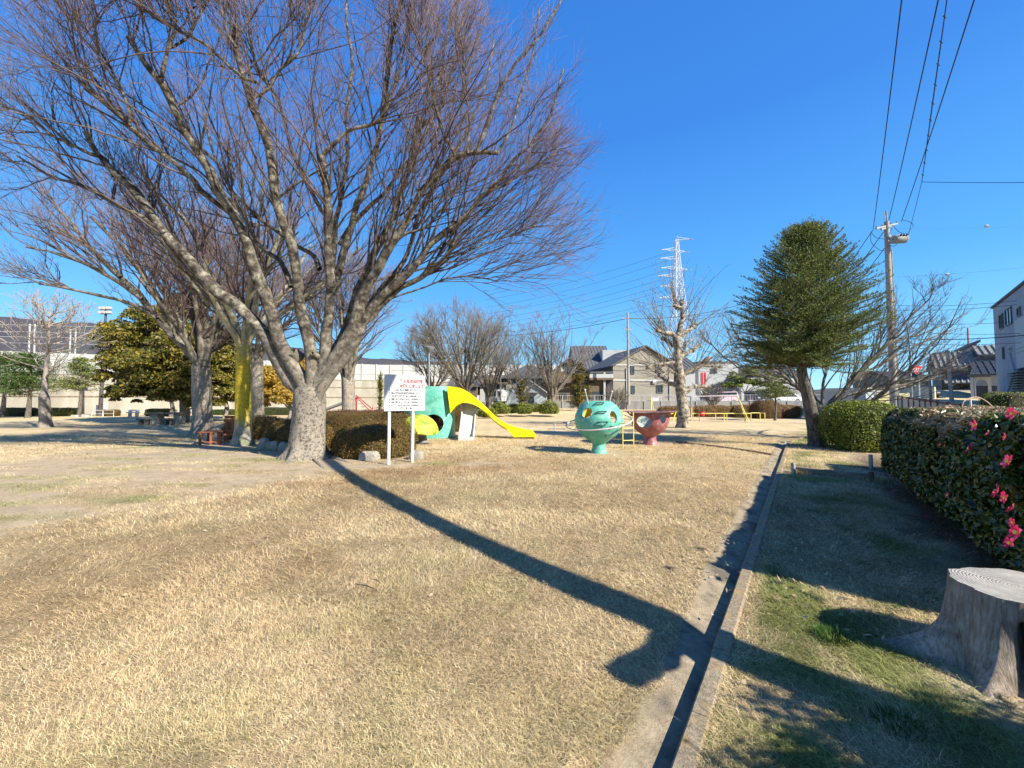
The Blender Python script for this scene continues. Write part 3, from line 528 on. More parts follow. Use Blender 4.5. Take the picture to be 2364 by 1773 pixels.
def hero():
    rng = np.random.default_rng(11); Y = 10.25; px = 1 / 898 * 10
    base = G(712, 1058); base.y = Y; base.x = (712 - 1182) / 898 * Y; base.z = 0
    S = [
     ([(700, 905), (669, 879), (634, 814), (606, 762), (550, 703), (507, 675), (471, 635), (426, 583), (381, 538), (316, 443), (272, 402), (234, 364), (214, 338), (199, 304)], 10.2, 8.6, 19, 5),
     ([(232, 362), (200, 352), (174, 339), (127, 316), (63, 266), (5, 245)], 8.8, 8.3, 5, 2),
     ([(381, 538), (330, 500), (262, 470), (190, 430), (120, 410), (40, 360)], 9.2, 9.2, 6, 2),
     ([(708, 900), (689, 863), (647, 792), (629, 722), (604, 658), (586, 604), (573, 558), (553, 516), (534, 480), (506, 443), (487, 396), (452, 342), (427, 301), (408, 263), (373, 190), (357, 174), (326, 133), (294, 85)], 10.1, 7.6, 17, 5),
     ([(373, 190), (380, 142), (389, 111), (402, 57), (389, 0), (380, -50)], 7.9, 7.6, 5, 3),
     ([(389, 111), (430, 88), (450, 60), (480, 0), (490, -40)], 7.9, 8, 3.5, 2),
     ([(545, 500), (510, 475), (468, 443), (443, 408), (380, 354), (332, 316), (301, 291), (247, 244), (196, 203)], 9.3, 7.8, 8, 4.5),
     ([(301, 291), (297, 250), (280, 200), (255, 150), (215, 90), (170, 30)], 8.0, 7.8, 3.5, 2),
     ([(718, 890), (715, 819), (706, 765), (690, 715), (684, 640), (676, 595), (669, 558), (651, 513), (637, 473), (629, 430), (623, 348), (601, 285), (579, 231), (557, 158), (538, 79), (544, 60)], 10.0, 7.6, 14, 6.5),
     ([(545, 110), (520, 60), (505, 0), (495, -60)], 7.6, 7.3, 4, 2),
     ([(579, 231), (620, 205), (650, 160), (690, 120), (705, 40), (712, -40)], 8.0, 7.6, 4, 2.2),
     ([(592, 190), (560, 178), (520, 140), (470, 100), (430, 78), (360, 40), (300, -10)], 7.8, 7.2, 4.5, 2.5),
     ([(673, 663), (648, 607), (619, 584), (592, 558), (560, 500), (530, 440), (500, 380), (440, 320), (400, 280)], 10.2, 10.8, 7, 2),
     ([(738, 622), (722, 591), (682, 567), (644, 537), (617, 517), (586, 490), (540, 440), (505, 380), (480, 300), (465, 220)], 10.6, 11.8, 6.5, 2),
     ([(735, 890), (748, 830), (753, 765), (758, 732), (761, 667), (761, 631), (756, 576), (756, 531), (758, 495), (752, 468), (754, 443), (744, 358)], 10.1, 8.9, 13, 7),
     ([(744, 362), (765, 335), (801, 301), (858, 285), (885, 262), (910, 200), (935, 110), (945, 0)], 8.9, 8.3, 5.5, 2),
     ([(756, 500), (740, 480), (719, 443), (700, 402), (674, 348), (645, 237), (617, 190), (590, 150), (575, 60), (560, -40)], 9.4, 8.4, 6, 2.2),
     ([(763, 640), (770, 600), (775, 560), (774, 513), (785, 468), (789, 443), (804, 348), (800, 260), (815, 150), (800, 40), (805, -30)], 10.2, 10.6, 8, 2.5),
     ([(760, 690), (781, 631), (790, 595), (803, 558), (816, 513), (825, 468), (833, 459), (858, 380), (877, 310), (890, 221), (902, 126), (912, 63), (930, 0), (940, -50)], 9.9, 8.3, 10, 4),
     ([(785, 566), (807, 528), (832, 500), (857, 472), (883, 450), (918, 405), (950, 360), (985, 300), (1010, 200), (1030, 100), (1050, 0)], 10.4, 11.2, 6.5, 2.2),
     ([(740, 880), (770, 815), (793, 776), (810, 732), (830, 667), (848, 631), (866, 585), (890, 540), (912, 495), (926, 450), (953, 364), (963, 300), (966, 269)], 10.3, 9.6, 11, 6),
     ([(960, 320), (985, 280), (1010, 262), (1040, 180), (1060, 80), (1085, -20)], 9.7, 9.6, 4, 2),
     ([(725, 905), (745, 863), (772, 830), (799, 787), (821, 740), (832, 694), (848, 658), (868, 627), (884, 595), (903, 558), (930, 522), (947, 490), (977, 434), (1013, 400), (1051, 361), (1095, 351), (1149, 354)], 10.1, 8.4, 17, 5),
     ([(1051, 361), (1020, 300), (1000, 220), (985, 140), (962, 80), (955, 0)], 8.6, 8.2, 4.5, 2.2),
     ([(1095, 351), (1120, 300), (1150, 220), (1190, 150), (1240, 90), (1295, 0)], 8.5, 8.2, 5.5, 2.5),
     ([(1080, 355), (1082, 280), (1070, 200), (1065, 100), (1050, 0)], 8.5, 8.3, 3.5, 2),
     ([(1149, 354), (1180, 300), (1200, 230), (1230, 120), (1245, 20)], 8.4, 8.4, 4, 2),
     ([(735, 910), (772, 857), (804, 819), (826, 781), (842, 743), (872, 697), (895, 676), (931, 644), (950, 626), (976, 592), (997, 563), (1031, 535), (1060, 513), (1090, 483), (1117, 450), (1150, 420)], 10.0, 9.0, 13, 5),
     ([(1150, 420), (1190, 370), (1230, 330), (1270, 260), (1300, 160)], 9.0, 8.8, 4, 2),
     ([(1130, 440), (1180, 420), (1240, 380), (1290, 350)], 9.0, 9.2, 3, 1.6),
     ([(850, 739), (885, 700), (918, 667), (963, 644), (995, 621), (1022, 596), (1038, 576), (1044, 558)], 9.9, 9.6, 8, 5),
     ([(1015, 600), (1070, 585), (1130, 560), (1190, 540), (1240, 520)], 9.7, 9.8, 2.5, 1.4),
     ([(800, 830), (850, 712), (884, 665), (918, 626), (940, 592), (952, 558), (963, 513), (990, 450), (1030, 390), (1080, 300), (1120, 200), (1140, 90)], 10.6, 11.6, 8, 2.5),
     ([(900, 690), (960, 670), (1030, 645), (1100, 640), (1150, 650)], 9.8, 9.8, 2.5, 1.4),
     ([(884, 610), (905, 570), (935, 540), (990, 520), (1030, 470), (1060, 430)], 9.6, 9.2, 4, 2),
    ]
    specs = []
    for p, a, b, r0, r1 in S:
        pts = PL(p, a, b); rr = r0 * a / 898
        if p[0][1] > 870: pts = [Vector((base.x + (pts[1].x - base.x) * .22, base.y + (pts[0].y - base.y) * .3, 1.15))] + pts; rr *= 1.12
        specs.append((pts, rr * .93, r1 * b / 898))
    LP, LR = limbset(specs, 30, rng, .035)
    tr = trunkmesh(base, P(716, 880, Y - .1), .385, .40, .34, 5, rng, 40, 30, (0, 0, 0), .045)
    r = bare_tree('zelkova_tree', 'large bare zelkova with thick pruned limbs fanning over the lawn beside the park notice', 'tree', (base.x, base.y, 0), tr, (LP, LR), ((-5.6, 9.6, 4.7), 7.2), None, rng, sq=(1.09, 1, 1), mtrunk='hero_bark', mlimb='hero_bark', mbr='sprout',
                  n2=17, n3=8, n4=5, l2=(.7, 3.6), l3=(.5, 1.9), l4=(.2, .75), r2=.017, r3=.0064, r4=.0030, t2=(.36, 1), ang=.48, trop=(0, 0, .04), bias=(0, 0, .2), wob=.26)
    # surface roots and cut knots
    mb = MB()
    for (x0, y0, x1, y1, rr) in ((745, 1050, 840, 1078, .07), (690, 1060, 655, 1075, .08), (725, 1062, 760, 1092, .05)):
        a = G(x0, y0); b = G(x1, y1); a.z = .02; b.z = -.05; mb.tube([a, (a + b) / 2 + Vector((0, 0, -.0)), b], [rr, rr * .8, rr * .3], 8)
    mb.build('root', M['bark'], r, True)
    for (x, y, Yd, dx, dz, rr) in ((678, 815, 9.9, -.15, .5, .12), (725, 818, 9.75, -.12, .22, .055)):
        c = P(x, y, Yd); mb = MB(); ax = Vector((dx, -.75, dz)).normalized(); u = ax.orthogonal().normalized(); w = ax.cross(u)
        n = 16; prof = [(1.5, -.2), (1.15, -.02), (1.0, .06), (.78, .07), (.66, .01), (.3, -.04)]
        vs = [c + ax * z + (u * math.cos(2 * PI * j / n) + w * math.sin(2 * PI * j / n)) * rr * q for q, z in prof for j in range(n)]
        mb.add(vs, [(i * n + j, i * n + (j + 1) % n, (i + 1) * n + (j + 1) % n, (i + 1) * n + j) for i in range(5) for j in range(n)], 0); mb.m = [1 if k >= 4 * n else 0 for k in range(len(mb.f))]
        mb.add(vs[-n:], [tuple(range(n))], 1); mb.build('knot', [M['limb'], M['cut_wood']], r, True)
hero()
def auto_limbs(crotch, R, n, rng, h, spread, r0, K=20, az0=0, lean=(0, 0), inner=.12):
    sp = []
    for i in range(n):
        az = az0 + 2 * PI * (i + rng.uniform(-.25, .25)) / n; s = spread * rng.uniform(.35, 1.05); hh = h * rng.uniform(.72, 1.0) * (1 - .25 * (s / spread))
        d = Vector((math.cos(az), math.sin(az), 0)); c = Vector(crotch); le = Vector((lean[0], lean[1], 0))
        pts = [c + d * inner * .5 - Vector((0, 0, .7)) , c + d * inner * 1.3 + Vector((0, 0, .05)), c + d * (s * .35) + Vector((0, 0, hh * .30)) + le * .2, c + d * (s * .68) + Vector((0, 0, hh * .62)) + le * .6, c + d * s + Vector((0, 0, hh)) + le]
        sp.append((pts, r0 * rng.uniform(.7, 1), .025))
        if rng.random() < .8:
            q = pts[2]; d2 = Vector((math.cos(az + .7 * rng.choice([-1, 1])), math.sin(az + .7), 0)); sp.append(([q, q + d2 * s * .2 + Vector((0, 0, hh * .2)), q + d2 * s * .5 + Vector((0, 0, hh * .5))], r0 * .45, .02))
    return limbset(sp, K, rng, .06)
def zelk(name, label, x, ybase, Y, crotch_xy, trunk_r, htop, spread, seed, nl=7, mtrunk='bark', extra=(), n2=9, n3=8, n4=5, group=None, lean=(0, 0), mtwig='twig', scale=1.0, az0=0.0, env=None, zb=0.0, r4=None, cat='tree'):
    rng = np.random.default_rng(seed); b = P(x, ybase, Y); b.z = zb; cr = P(crotch_xy[0], crotch_xy[1], Y)
    tr = trunkmesh(b, cr + Vector((0, 0, .15)), trunk_r, trunk_r * .9, trunk_r * .7, 5, rng, 24, 18, None, .05)
    LP, LR = auto_limbs(cr, 1, nl, rng, htop - cr.z, spread, trunk_r * .55, 20, az0, lean, trunk_r * .55)
    if extra:
        e, er = limbset([(PL(p, a, c2), r0 * a / 898, r1 * c2 / 898) for p, a, c2, r0, r1 in extra], 20, rng, .04); LP = np.concatenate([LP, e]); LR = np.concatenate([LR, er])
    H = htop - cr.z; c, R = env or ((cr.x + lean[0] * .5, cr.y, cr.z + H * .45), max(spread, H * .62) * 1.12)
    k = Y / 898 * .42; r4 = r4 or max(.0045, k * .55)
    return bare_tree(name, label, cat, (b.x, b.y, b.z), tr, (LP, LR), (c, R), group, rng, n2, n3, n4, (.6 * scale, 3 * scale), (.4 * scale, 1.4 * scale), (.2 * scale, .7 * scale), .025, max(.009, r4 * 1.5), r4, mtrunk, 'limb' if mtrunk != 'bark_yellow' else mtrunk, mtwig, (.25, 1), .5, trop=(0, 0, .12), mbr='sprout' if mtwig == 'twig' else None)
zelk('zelkova_tree', 'bare grey zelkova left of the yellow-mossed trunk, leaning limbs to the left', 468, 1003, 17.6, (464, 830), .37, 10.5, 4.6, 21, 7, extra=[
    ([(466, 850), (443, 819), (380, 756), (316, 677), (247, 614), (190, 560), (120, 520)], 17.5, 16.5, 11, 3), ([(462, 845), (420, 790), (365, 690), (320, 620), (270, 560), (210, 500)], 17.5, 17.5, 9, 3), ([(475, 845), (478, 760), (470, 680), (480, 600), (475, 520)], 17.5, 17.5, 9, 3), ([(330, 690), (270, 650), (200, 610), (130, 585), (60, 570)], 16.8, 15.5, 6, 2), ([(365, 735), (300, 700), (220, 680), (150, 665), (90, 655)], 17, 16, 5, 2), ([(280, 640), (210, 570), (150, 500), (100, 440)], 16.6, 15.5, 5, 2)],
    n2=11, n3=9, n4=5, lean=(-.6, 0), env=((-16.3, 17.0, 6.3), 6.4))
zelk('zelkova_tree', 'bare tree with yellow moss down its trunk behind the wooden bench', 562, 1030, 13.2, (560, 790), .235, 9.8, 4.0, 22, 6, mtrunk='bark_yellow', extra=[
    ([(556, 800), (540, 740), (500, 660), (470, 600), (440, 520), (380, 470)], 13.2, 12.5, 9, 3), ([(566, 790), (585, 720), (600, 640), (640, 560), (650, 470)], 13.2, 13.2, 8, 3)], n2=8, n3=8, n4=4, env=((-9.0, 13.2, 5.8), 4.9))
zelk('zelkova_tree', 'bare zelkova trunk half hidden just right of the yellow-mossed trunk', 592, 1003, 19, (594, 815), .30, 9.5, 3.6, 23, 6, n2=7, n3=7, n4=4)
zelk('zelkova_tree', 'bare zelkova standing behind the clipped bushes between the big tree and the notice', 806, 990, 19.5, (803, 862), .33, 8.6, 3.3, 24, 8, n2=9, n3=8, n4=4)
# middle distance row
g = 'bare trees along the far edge of the lawn'
zelk('zelkova_tree', 'wide bare tree behind the yellow slide trunk, fullest crown of its row', 1078, 952, 31, (1073, 905), .38, 9.2, 4.2, 31, 9, n2=8, n3=7, n4=4, group=g, az0=.3, mtwig='twig_grey')
zelk('zelkova_tree', 'bare spreading tree behind the park lamp post', 1002, 955, 36, (1000, 905), .25, 8.4, 3.6, 32, 7, n2=8, n3=6, n4=4, group=g, mtwig='twig_grey')
zelk('zelkova_tree', 'bare tree in front of the small white truck', 1134, 945, 43, (1130, 915), .38, 11.6, 4.0, 33, 7, n2=8, n3=6, n4=4, group=g, zb=.4, mtwig='twig_grey')
zelk('zelkova_tree', 'small bare forked tree in front of the blue-grey house', 1205, 950, 40, (1203, 922), .22, 8.0, 2.9, 34, 6, n2=7, n3=6, n4=3, group=g, zb=.3, mtwig='twig_grey')
zelk('zelkova_tree', 'tall bare tree between the blue-grey house and the brown house', 1268, 950, 41, (1275, 915), .38, 10.4, 4.5, 35, 8, n2=8, n3=6, n4=4, group=g, zb=.3, mtwig='twig_grey')
# ginkgo on the left
def ginkgo():
    rng = np.random.default_rng(41); Yd = 22.0; b = P(104, 988, Yd); b.z = 0; cr = P(102, 905, Yd); top = P(122, 688, Yd); sp = [([b + (cr - b) * .8, cr, P(112, 800, Yd), P(116, 740, Yd), top], .17, .02)]
    for i in range(26):
        t = rng.uniform(.0, .85) ** 1.2; z = cr.z + (top.z - cr.z) * t; az = rng.uniform(0, 2 * PI); L = (2.9 - 2.0 * t) * rng.uniform(.7, 1.1); p = Vector((cr.x + (top.x - cr.x) * t, Yd, z)); d = Vector((math.cos(az), math.sin(az), 0)); up = .35 + .5 * t
        sp.append(([p, p + d * L * .5 + Vector((0, 0, L * up * .35)), p + d * L + Vector((0, 0, L * up))], .055 * (1 - .5 * t), .012))
    LP, LR = limbset(sp, 14, rng, .05); tr = trunkmesh(b, cr, .25, .23, .12, 6, rng, 22, 14, None, .08)
    bare_tree('ginkgo_tree', 'pale bare ginkgo standing alone on the lawn at the left', 'tree', b, tr, (LP, LR), ((cr.x, Yd, 4.3), 3.8), None, rng, 5, 3, 1, (.5, 1.5), (.2, .6), (.1, .2), .016, .011, .009, 'bark_pale', 'twig_pale', 'twig_pale', (.2, 1), .8, sq=(1, 1, .95), trop=(0, 0, .1), bias=(0, 0, .1))
ginkgo()
# pollarded plane tree
def plane():
    rng = np.random.default_rng(51); Yd = 21.7; b = P(1576, 987, Yd); b.z = 0
    def Z(x, y): return (1450 + x / 3.016, 500 + y / 3.016)
    S = [([(385, 1400), (372, 1250), (352, 1100), (342, 1000), (345, 900), (340, 830)], 20, 12), ([(342, 850), (360, 800), (378, 720), (380, 650), (370, 590)], 11, 6), ([(375, 625), (345, 632), (320, 618)], 5, 4),
         ([(345, 860), (300, 820), (250, 812), (195, 785)], 9, 5), ([(345, 850), (400, 800), (440, 775), (478, 745)], 9, 5), ([(345, 1010), (280, 1030), (200, 1030), (130, 1052)], 9, 5), ([(350, 990), (420, 945), (465, 925), (502, 900)], 8, 4),
         ([(345, 920), (290, 890), (245, 850)], 7, 4), ([(360, 1120), (430, 1075), (500, 1040), (570, 985)], 9, 6), ([(500, 1040), (580, 1040), (650, 1045)], 6, 4), ([(365, 1180), (290, 1160), (220, 1105)], 8, 5), ([(375, 1230), (440, 1190), (500, 1180), (560, 1190)], 9, 5), ([(350, 1100), (300, 1080), (230, 1110)], 6, 4), ([(360, 1000), (390, 950), (400, 880)], 7, 4)]
    sp = []; yy = rng.uniform(-1.2, 1.2, len(S)); yy[0] = yy[1] = 0
    for (pts, r0, r1), dy in zip(S, yy): sp.append((PL([Z(*p) for p in pts], Yd, Yd + dy), r0 * Yd / 898 * .70, r1 * Yd / 898 * .72))
    LP, LR = limbset(sp, 16, rng, .05); LR = LR * (1 + .14 * rng.normal(0, 1, LR.shape).clip(-1, 1.6)); LR[:, -3:] *= np.array([1.1, 1.45, 1.1])
    tr = trunkmesh(b, P(1577, 915, Yd), .29, .27, .22, 5, rng, 24, 16, None, .10)
    root = bare_tree('plane_tree', 'pollarded plane tree with knobbly limbs and thin upright shoots beside the pink bowl', 'tree', b, tr, (LP, LR), ((b.x, Yd, 5.2), 4.6), None, rng, 17, 1, 1, (1.2, 3.3), (.15, .4), (.05, .1), .011, .006, .004, 'bark_plane', 'bark_plane', 'twig_pale', (.35, 1), .75, wob=.10, bias=(0, 0, .6), trop=(0, 0, .1))
    mb = MB()
    for l in LP[1:]:
        for j in (-1, 9): 
            c = Vector(l[j]); r = rng.uniform(.08, .15); prof = [(r * math.sin(a) * rng.uniform(.8, 1.25), -r * math.cos(a)) for a in np.linspace(.1, PI - .1, 6)]; mb = MB(); mb.lathe(c, prof, 8); mb.build('knuckle', M['bark_plane'], root, True)
plane()
# low spreading cherry behind the conifer
def cherry():
    rng = np.random.default_rng(61); Yd = 15.5; b = P(1897, 985, Yd); b.z = 0
    S = [([(1897, 960), (1925, 925), (1960, 880), (2040, 800), (2090, 745), (2140, 700), (2155, 672)], Yd, 14.5, 12, 2), ([(1897, 955), (1950, 900), (2010, 830), (2060, 790), (2140, 770), (2235, 722)], Yd, 15, 11, 2), ([(1900, 960), (1940, 905), (2030, 850), (2130, 790), (2205, 755)], Yd, 16.5, 10, 2),
         ([(1905, 965), (1960, 940), (2020, 925), (2080, 870), (2140, 815)], Yd, 13.8, 9, 5), ([(1890, 945), (1850, 900), (1780, 880), (1700, 850), (1640, 790)], Yd, 17, 9, 2), ([(1888, 935), (1800, 860), (1730, 810), (1690, 750)], Yd, 17.5, 8, 2), ([(1895, 930), (1900, 850), (1930, 760), (1960, 690)], Yd, 16, 8, 2),
         ([(1900, 950), (1975, 900), (2100, 880), (2180, 850)], Yd, 16, 6, 2), ([(1895, 940), (1860, 880), (1850, 800), (1830, 720)], Yd, 17, 7, 2)]
    LP, LR = limbset([(PL(p, a, c), r0 * a / 898 * .45, r1 * c / 898 * .5) for p, a, c, r0, r1 in S], 22, rng, .14); tr = trunkmesh(b, P(1897, 940, Yd), .26, .24, .2, 5, rng, 22, 12, None, .08)
    bare_tree('cherry_tree', 'low bare cherry tree with long branches sweeping out behind the green conifer', 'tree', b, tr, (LP, LR), ((b.x + .5, Yd, 2.6), 5.5), None, rng, 17, 7, 3, (.8, 3.0), (.4, 1.4), (.15, .5), .018, .009, .005, 'limb', 'limb', 'twig_grey', (.12, 1), .38, sq=(1.08, .75, .72), trop=(0, 0, .08), bias=(0, 0, .2), wob=.24)
cherry()
# leafless small bushes in front of the retaining wall
def bushy_bare(label, x, y, Yd, h, seed, zb):
    rng = np.random.default_rng(seed); b = P(x, y, Yd); b.z = zb; tr = trunkmesh(b, b + Vector((0, 0, .4)), .09, .07, .06, 4, rng, 10, 6); LP, LR = auto_limbs(b + Vector((0, 0, .4)), 1, 7, rng, h - .4, h * .55, .04, 10)
    bare_tree('bare_shrub', label, 'shrub', b, tr, (LP, LR), ((b.x, b.y, b.z + h * .6), h * .65), None, rng, 7, 5, 1, (.3, 1.0), (.2, .6), (.1, .3), .02, .014, .012, 'limb', 'limb', 'twig_grey')
bushy_bare('bare reddish shrub behind the swing frame', 1646, 948, 38, 2.6, 71, .2)
bushy_bare('bare round shrub in front of the beige house', 1425, 945, 42, 2.6, 72, .4)
# tree outside the frame whose trunk throws the long shadow over the lawn
def shade_tree():
    rng = np.random.default_rng(81); pts = [Vector(p) for p in ((2.50, 1.32, -.05), (2.55, 1.36, .5), (2.70, 1.45, 1.3), (3.05, 1.62, 2.6), (3.35, 2.05, 4.0), (3.55, 2.9, 5.6), (3.9, 4.0, 7.4), (4.3, 4.9, 9.2))]
    LP, LR = limbset([(pts, .185, .13)], 40, rng, .02); fork, fr = limbset([([Vector((2.74, 1.46, 1.4)), Vector((2.69, 1.1, 1.55)), Vector((2.64, .74, 1.76))], .085, .075), ([Vector((3.9, 4.0, 7.4)), Vector((4.8, 3.9, 9)), Vector((5.6, 3.6, 10.5))], .07, .03)], 40, rng, .02)
    tr = trunkmesh((2.50, 1.32, 0), (2.55, 1.36, .5), .17, .15, .12, 5, rng, 20, 10)
    bare_tree('zelkova_tree', 'leaning bare tree close on the right of the camera, its shadow crossing the lawn', 'tree', (2.5, 1.32, 0), tr, (np.concatenate([LP, fork]), np.concatenate([LR, fr])), ((4.8, 4.0, 9.6), 1.6), None, rng, 5, 4, 2, (.5, 1.6), (.3, .9), (.2, .4), .02, .01, .006, t2=(.9, 1))
shade_tree()
# ---------------------------------------------------------------- leaf clouds
def leaves(P0, N0, size, asp, rng, jit=.8, fold=False):
    """diamond leaves at points P0, roughly facing N0"""
    n = len(P0); nn = nrm(N0 + rng.normal(0, jit, (n, 3))); r = rng.normal(0, 1, (n, 3)); u = nrm(r - nn * (r * nn).sum(-1, keepdims=True)); w = np.cross(nn, u); L = (size * rng.uniform(.6, 1.25, n))[:, None]
    if not fold: V = np.stack([P0 - u * L * .5, P0 + w * L * asp * .5, P0 + u * L * .5, P0 - w * L * asp * .5], 1); return V.reshape(-1, 3), np.arange(n * 4).reshape(-1, 4), None
    a = P0 - u * L * .5; b = P0 - u * L * .12 + w * L * asp * .5 + nn * L * .08; c = P0 + u * L * .25 + w * L * asp * .36 + nn * L * .06; d = P0 + u * L * .5 - nn * L * .06; e = P0 + u * L * .25 - w * L * asp * .36 + nn * L * .06; f = P0 - u * L * .12 - w * L * asp * .5 + nn * L * .08
    V = np.stack([a, b, c, d, e, f], 1).reshape(-1, 3); i = np.arange(n)[:, None] * 6
    return V, np.concatenate([i + np.array([0, 1, 2, 3]), i + np.array([0, 3, 4, 5])]), None
def sph(n, rng): return nrm(rng.normal(0, 1, (n, 3)))
def blobcore(c, rad, rng, amp=.15, nu=28, nv=16, zmin=None, seed=0):
    c = np.asarray(c, float); u = np.linspace(0, 2 * PI, nu, endpoint=False); v = np.linspace(.02, PI - .02, nv); V = []
    for b in v:
        for a in u:
            d = np.array([math.sin(b) * math.cos(a), math.sin(b) * math.sin(a), math.cos(b)]); V.append(d)
    V = np.array(V); f = 1 + amp * (fbm(V[:, 0] * 2.2 + seed, V[:, 1] * 2.2 + V[:, 2] * 1.7, 3, seed) - .5) * 2; P0 = c + V * np.asarray(rad) * f[:, None]
    if zmin is not None: P0[:, 2] = np.maximum(P0[:, 2], zmin)
    i, j = np.meshgrid(np.arange(nv - 1), np.arange(nu), indexing='ij'); j2 = (j + 1) % nu
    return P0, np.stack([i * nu + j, (i + 1) * nu + j, (i + 1) * nu + j2, i * nu + j2], -1).reshape(-1, 4)
def mound(name, label, cat, c, rad, n, size, mleaf, mcore, seed, group=None, amp=.13, zmin=-.02, asp=.5, thick=.06, squash=2.6):
    """clipped bush: dark core, thick skin of small leaves"""
    rng = np.random.default_rng(seed); root = thing(name, label, cat, (c[0], c[1], max(zmin, 0) if zmin > -.5 else 0), group); c = np.asarray(c, float); rad = np.asarray(rad, float)
    d = sph(n, rng)
    # superellipsoid gives the clipped, flattish top
    e = squash; k = (np.abs(d) ** e).sum(-1) ** (-1 / e); s = d * k[:, None]; f = 1 + amp * (fbm(d[:, 0] * 2.2 + seed, d[:, 1] * 2.2 + d[:, 2] * 1.7, 3, seed) - .5) * 2 + rng.normal(0, thick * .35, n) + .11 * (fbm(d[:, 0] * 8 + seed, d[:, 1] * 8 + d[:, 2] * 9, 3, seed + 5) - .5)
    p = c + s * rad * f[:, None]; p = p[p[:, 2] > zmin]; nn = nrm((p - c) / rad ** 2)
    u = np.linspace(0, 2 * PI, 30, endpoint=False); v = np.linspace(.02, PI - .02, 18); D = np.array([[math.sin(b) * math.cos(a), math.sin(b) * math.sin(a), math.cos(b)] for b in v for a in u]); k = (np.abs(D) ** e).sum(-1) ** (-1 / e); f = 1 + amp * (fbm(D[:, 0] * 2.2 + seed, D[:, 1] * 2.2 + D[:, 2] * 1.7, 3, seed) - .5) * 2 - thick
    C = c + D * k[:, None] * rad * f[:, None]; C[:, 2] = np.maximum(C[:, 2], zmin); i, j = np.meshgrid(np.arange(17), np.arange(30), indexing='ij'); j2 = (j + 1) % 30
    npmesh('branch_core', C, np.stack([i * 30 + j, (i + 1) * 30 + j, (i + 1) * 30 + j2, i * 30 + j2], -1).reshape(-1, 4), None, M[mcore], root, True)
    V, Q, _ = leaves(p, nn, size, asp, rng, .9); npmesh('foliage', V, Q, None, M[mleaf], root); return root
# azalea mounds around the big tree
az = 'clipped azalea mounds around the big tree'
mound('azalea_bush', 'broad brown-green clipped azalea directly behind the notice board', 'bush', (-3.78, 10.95, .28), (1.06, .98, .60), 22000, .042, 'azalea', 'azcore', 1, az)
mound('azalea_bush', 'clipped azalea mound right behind the big trunk', 'bush', (-4.35, 12.6, .30), (1.1, 1.0, .68), 13000, .046, 'azalea', 'azcore', 2, az)
mound('azalea_bush', 'low azalea mound left of the big trunk above the stone edging', 'bush', (-7.2, 13.3, .28), (1.0, .8, .60), 14000, .046, 'azalea', 'azcore', 3, az)
mound('azalea_bush', 'azalea mound behind the wooden bench', 'bush', (-10.2, 15.6, .32), (1.1, .9, .55), 10000, .05, 'azalea', 'azcore', 4, az)
mound('azalea_bush', 'azalea mound touching the left side of the big trunk', 'bush', (-6.4, 12.2, .28), (.75, .7, .52), 10000, .046, 'azalea', 'azcore', 5, az)
mound('azalea_bush', 'azalea mound between the notice and the teal slide house', 'bush', (-4.6, 15.2, .28), (1.2, 1.0, .72), 11000, .05, 'azalea', 'azcore', 6, az)
mound('azalea_bush', 'small azalea seen through the gap under the yellow slide', 'bush', (-2.75, 19.5, .4), (.9, .7, .85), 8000, .05, 'azalea', 'azcore', 7, az)
mound('hedge', 'reddish brown low hedge behind the clipped azaleas', 'hedge', (-6.4, 17.4, .45), (3.2, .6, .62), 12000, .05, 'darkhedge', 'azcore', 8, None, squash=5)
mound('hedge', 'reddish brown hedge right of the distant bare trunk behind the notice', 'hedge', (-5.5, 21, .45), (2.3, .7, .60), 8000, .055, 'darkhedge', 'azcore', 9, None, squash=5)
# far clipped hedges along the lawn edge
fh = 'low clipped hedges along the far lawn edge'
for i, (x0, x1, yt, yb, Yd, ml, lab) in enumerate([(-20, 85, 944, 962, 38, 'pine', 'dark low hedge at the far left edge of the lawn under the pines'), (96, 180, 944, 962, 38, 'shrub', 'low clipped hedge just right of the ginkgo trunk'), (244, 268, 948, 962, 38, 'azalea', 'small brownish bush right of the floodlight base'), (340, 400, 946, 962, 38, 'shrub', 'green low hedge left of the broad evergreen trunk'), (490, 545, 944, 956, 41, 'pine', 'dark low hedge seen between the grey trunk and the mossy trunk'), (598, 680, 942, 958, 41, 'pine', 'dark low hedge seen left of the big zelkova trunk')]):
    a = P(x0, yb, Yd); b = P(x1, yb, Yd); h = (yb - yt) / 898 * Yd; mound('hedge', lab, 'hedge', ((a.x + b.x) / 2, Yd, h * .45), ((b.x - a.x) / 2, .55, h * .6), 3500, .09, ml, 'core', 20 + i, fh, squash=6)
# camellias / low shrubs in the raised bed
bd = 'low evergreen shrubs in the planting bed'
for i, (x, y, Yd, r, lab) in enumerate([(1125, 965, 33, .75, 'low evergreen shrub behind the top of the yellow slide trunk'), (1155, 958, 36, .9, 'low evergreen shrub left of the small forked tree'), (1210, 960, 36, .85, 'low evergreen shrub at the foot of the small forked tree'), (1268, 957, 36, 1.0, 'low evergreen shrub at the foot of the tall bare tree'), (1185, 954, 40, .8, 'low evergreen shrub farther back before the blue-grey house'), (1240, 952, 41, .8, 'dark evergreen shrub close to the blue-grey house')]):
    z = .1 if Yd < 36 else .3; p = P(x, y, Yd); mound('shrub', lab, 'shrub', (p.x, Yd, z + r * .45), (r, r * .8, r * .62), 2600, .11, 'shrub', 'core', 40 + i, bd, amp=.35, zmin=z - .02, squash=2, thick=.15)
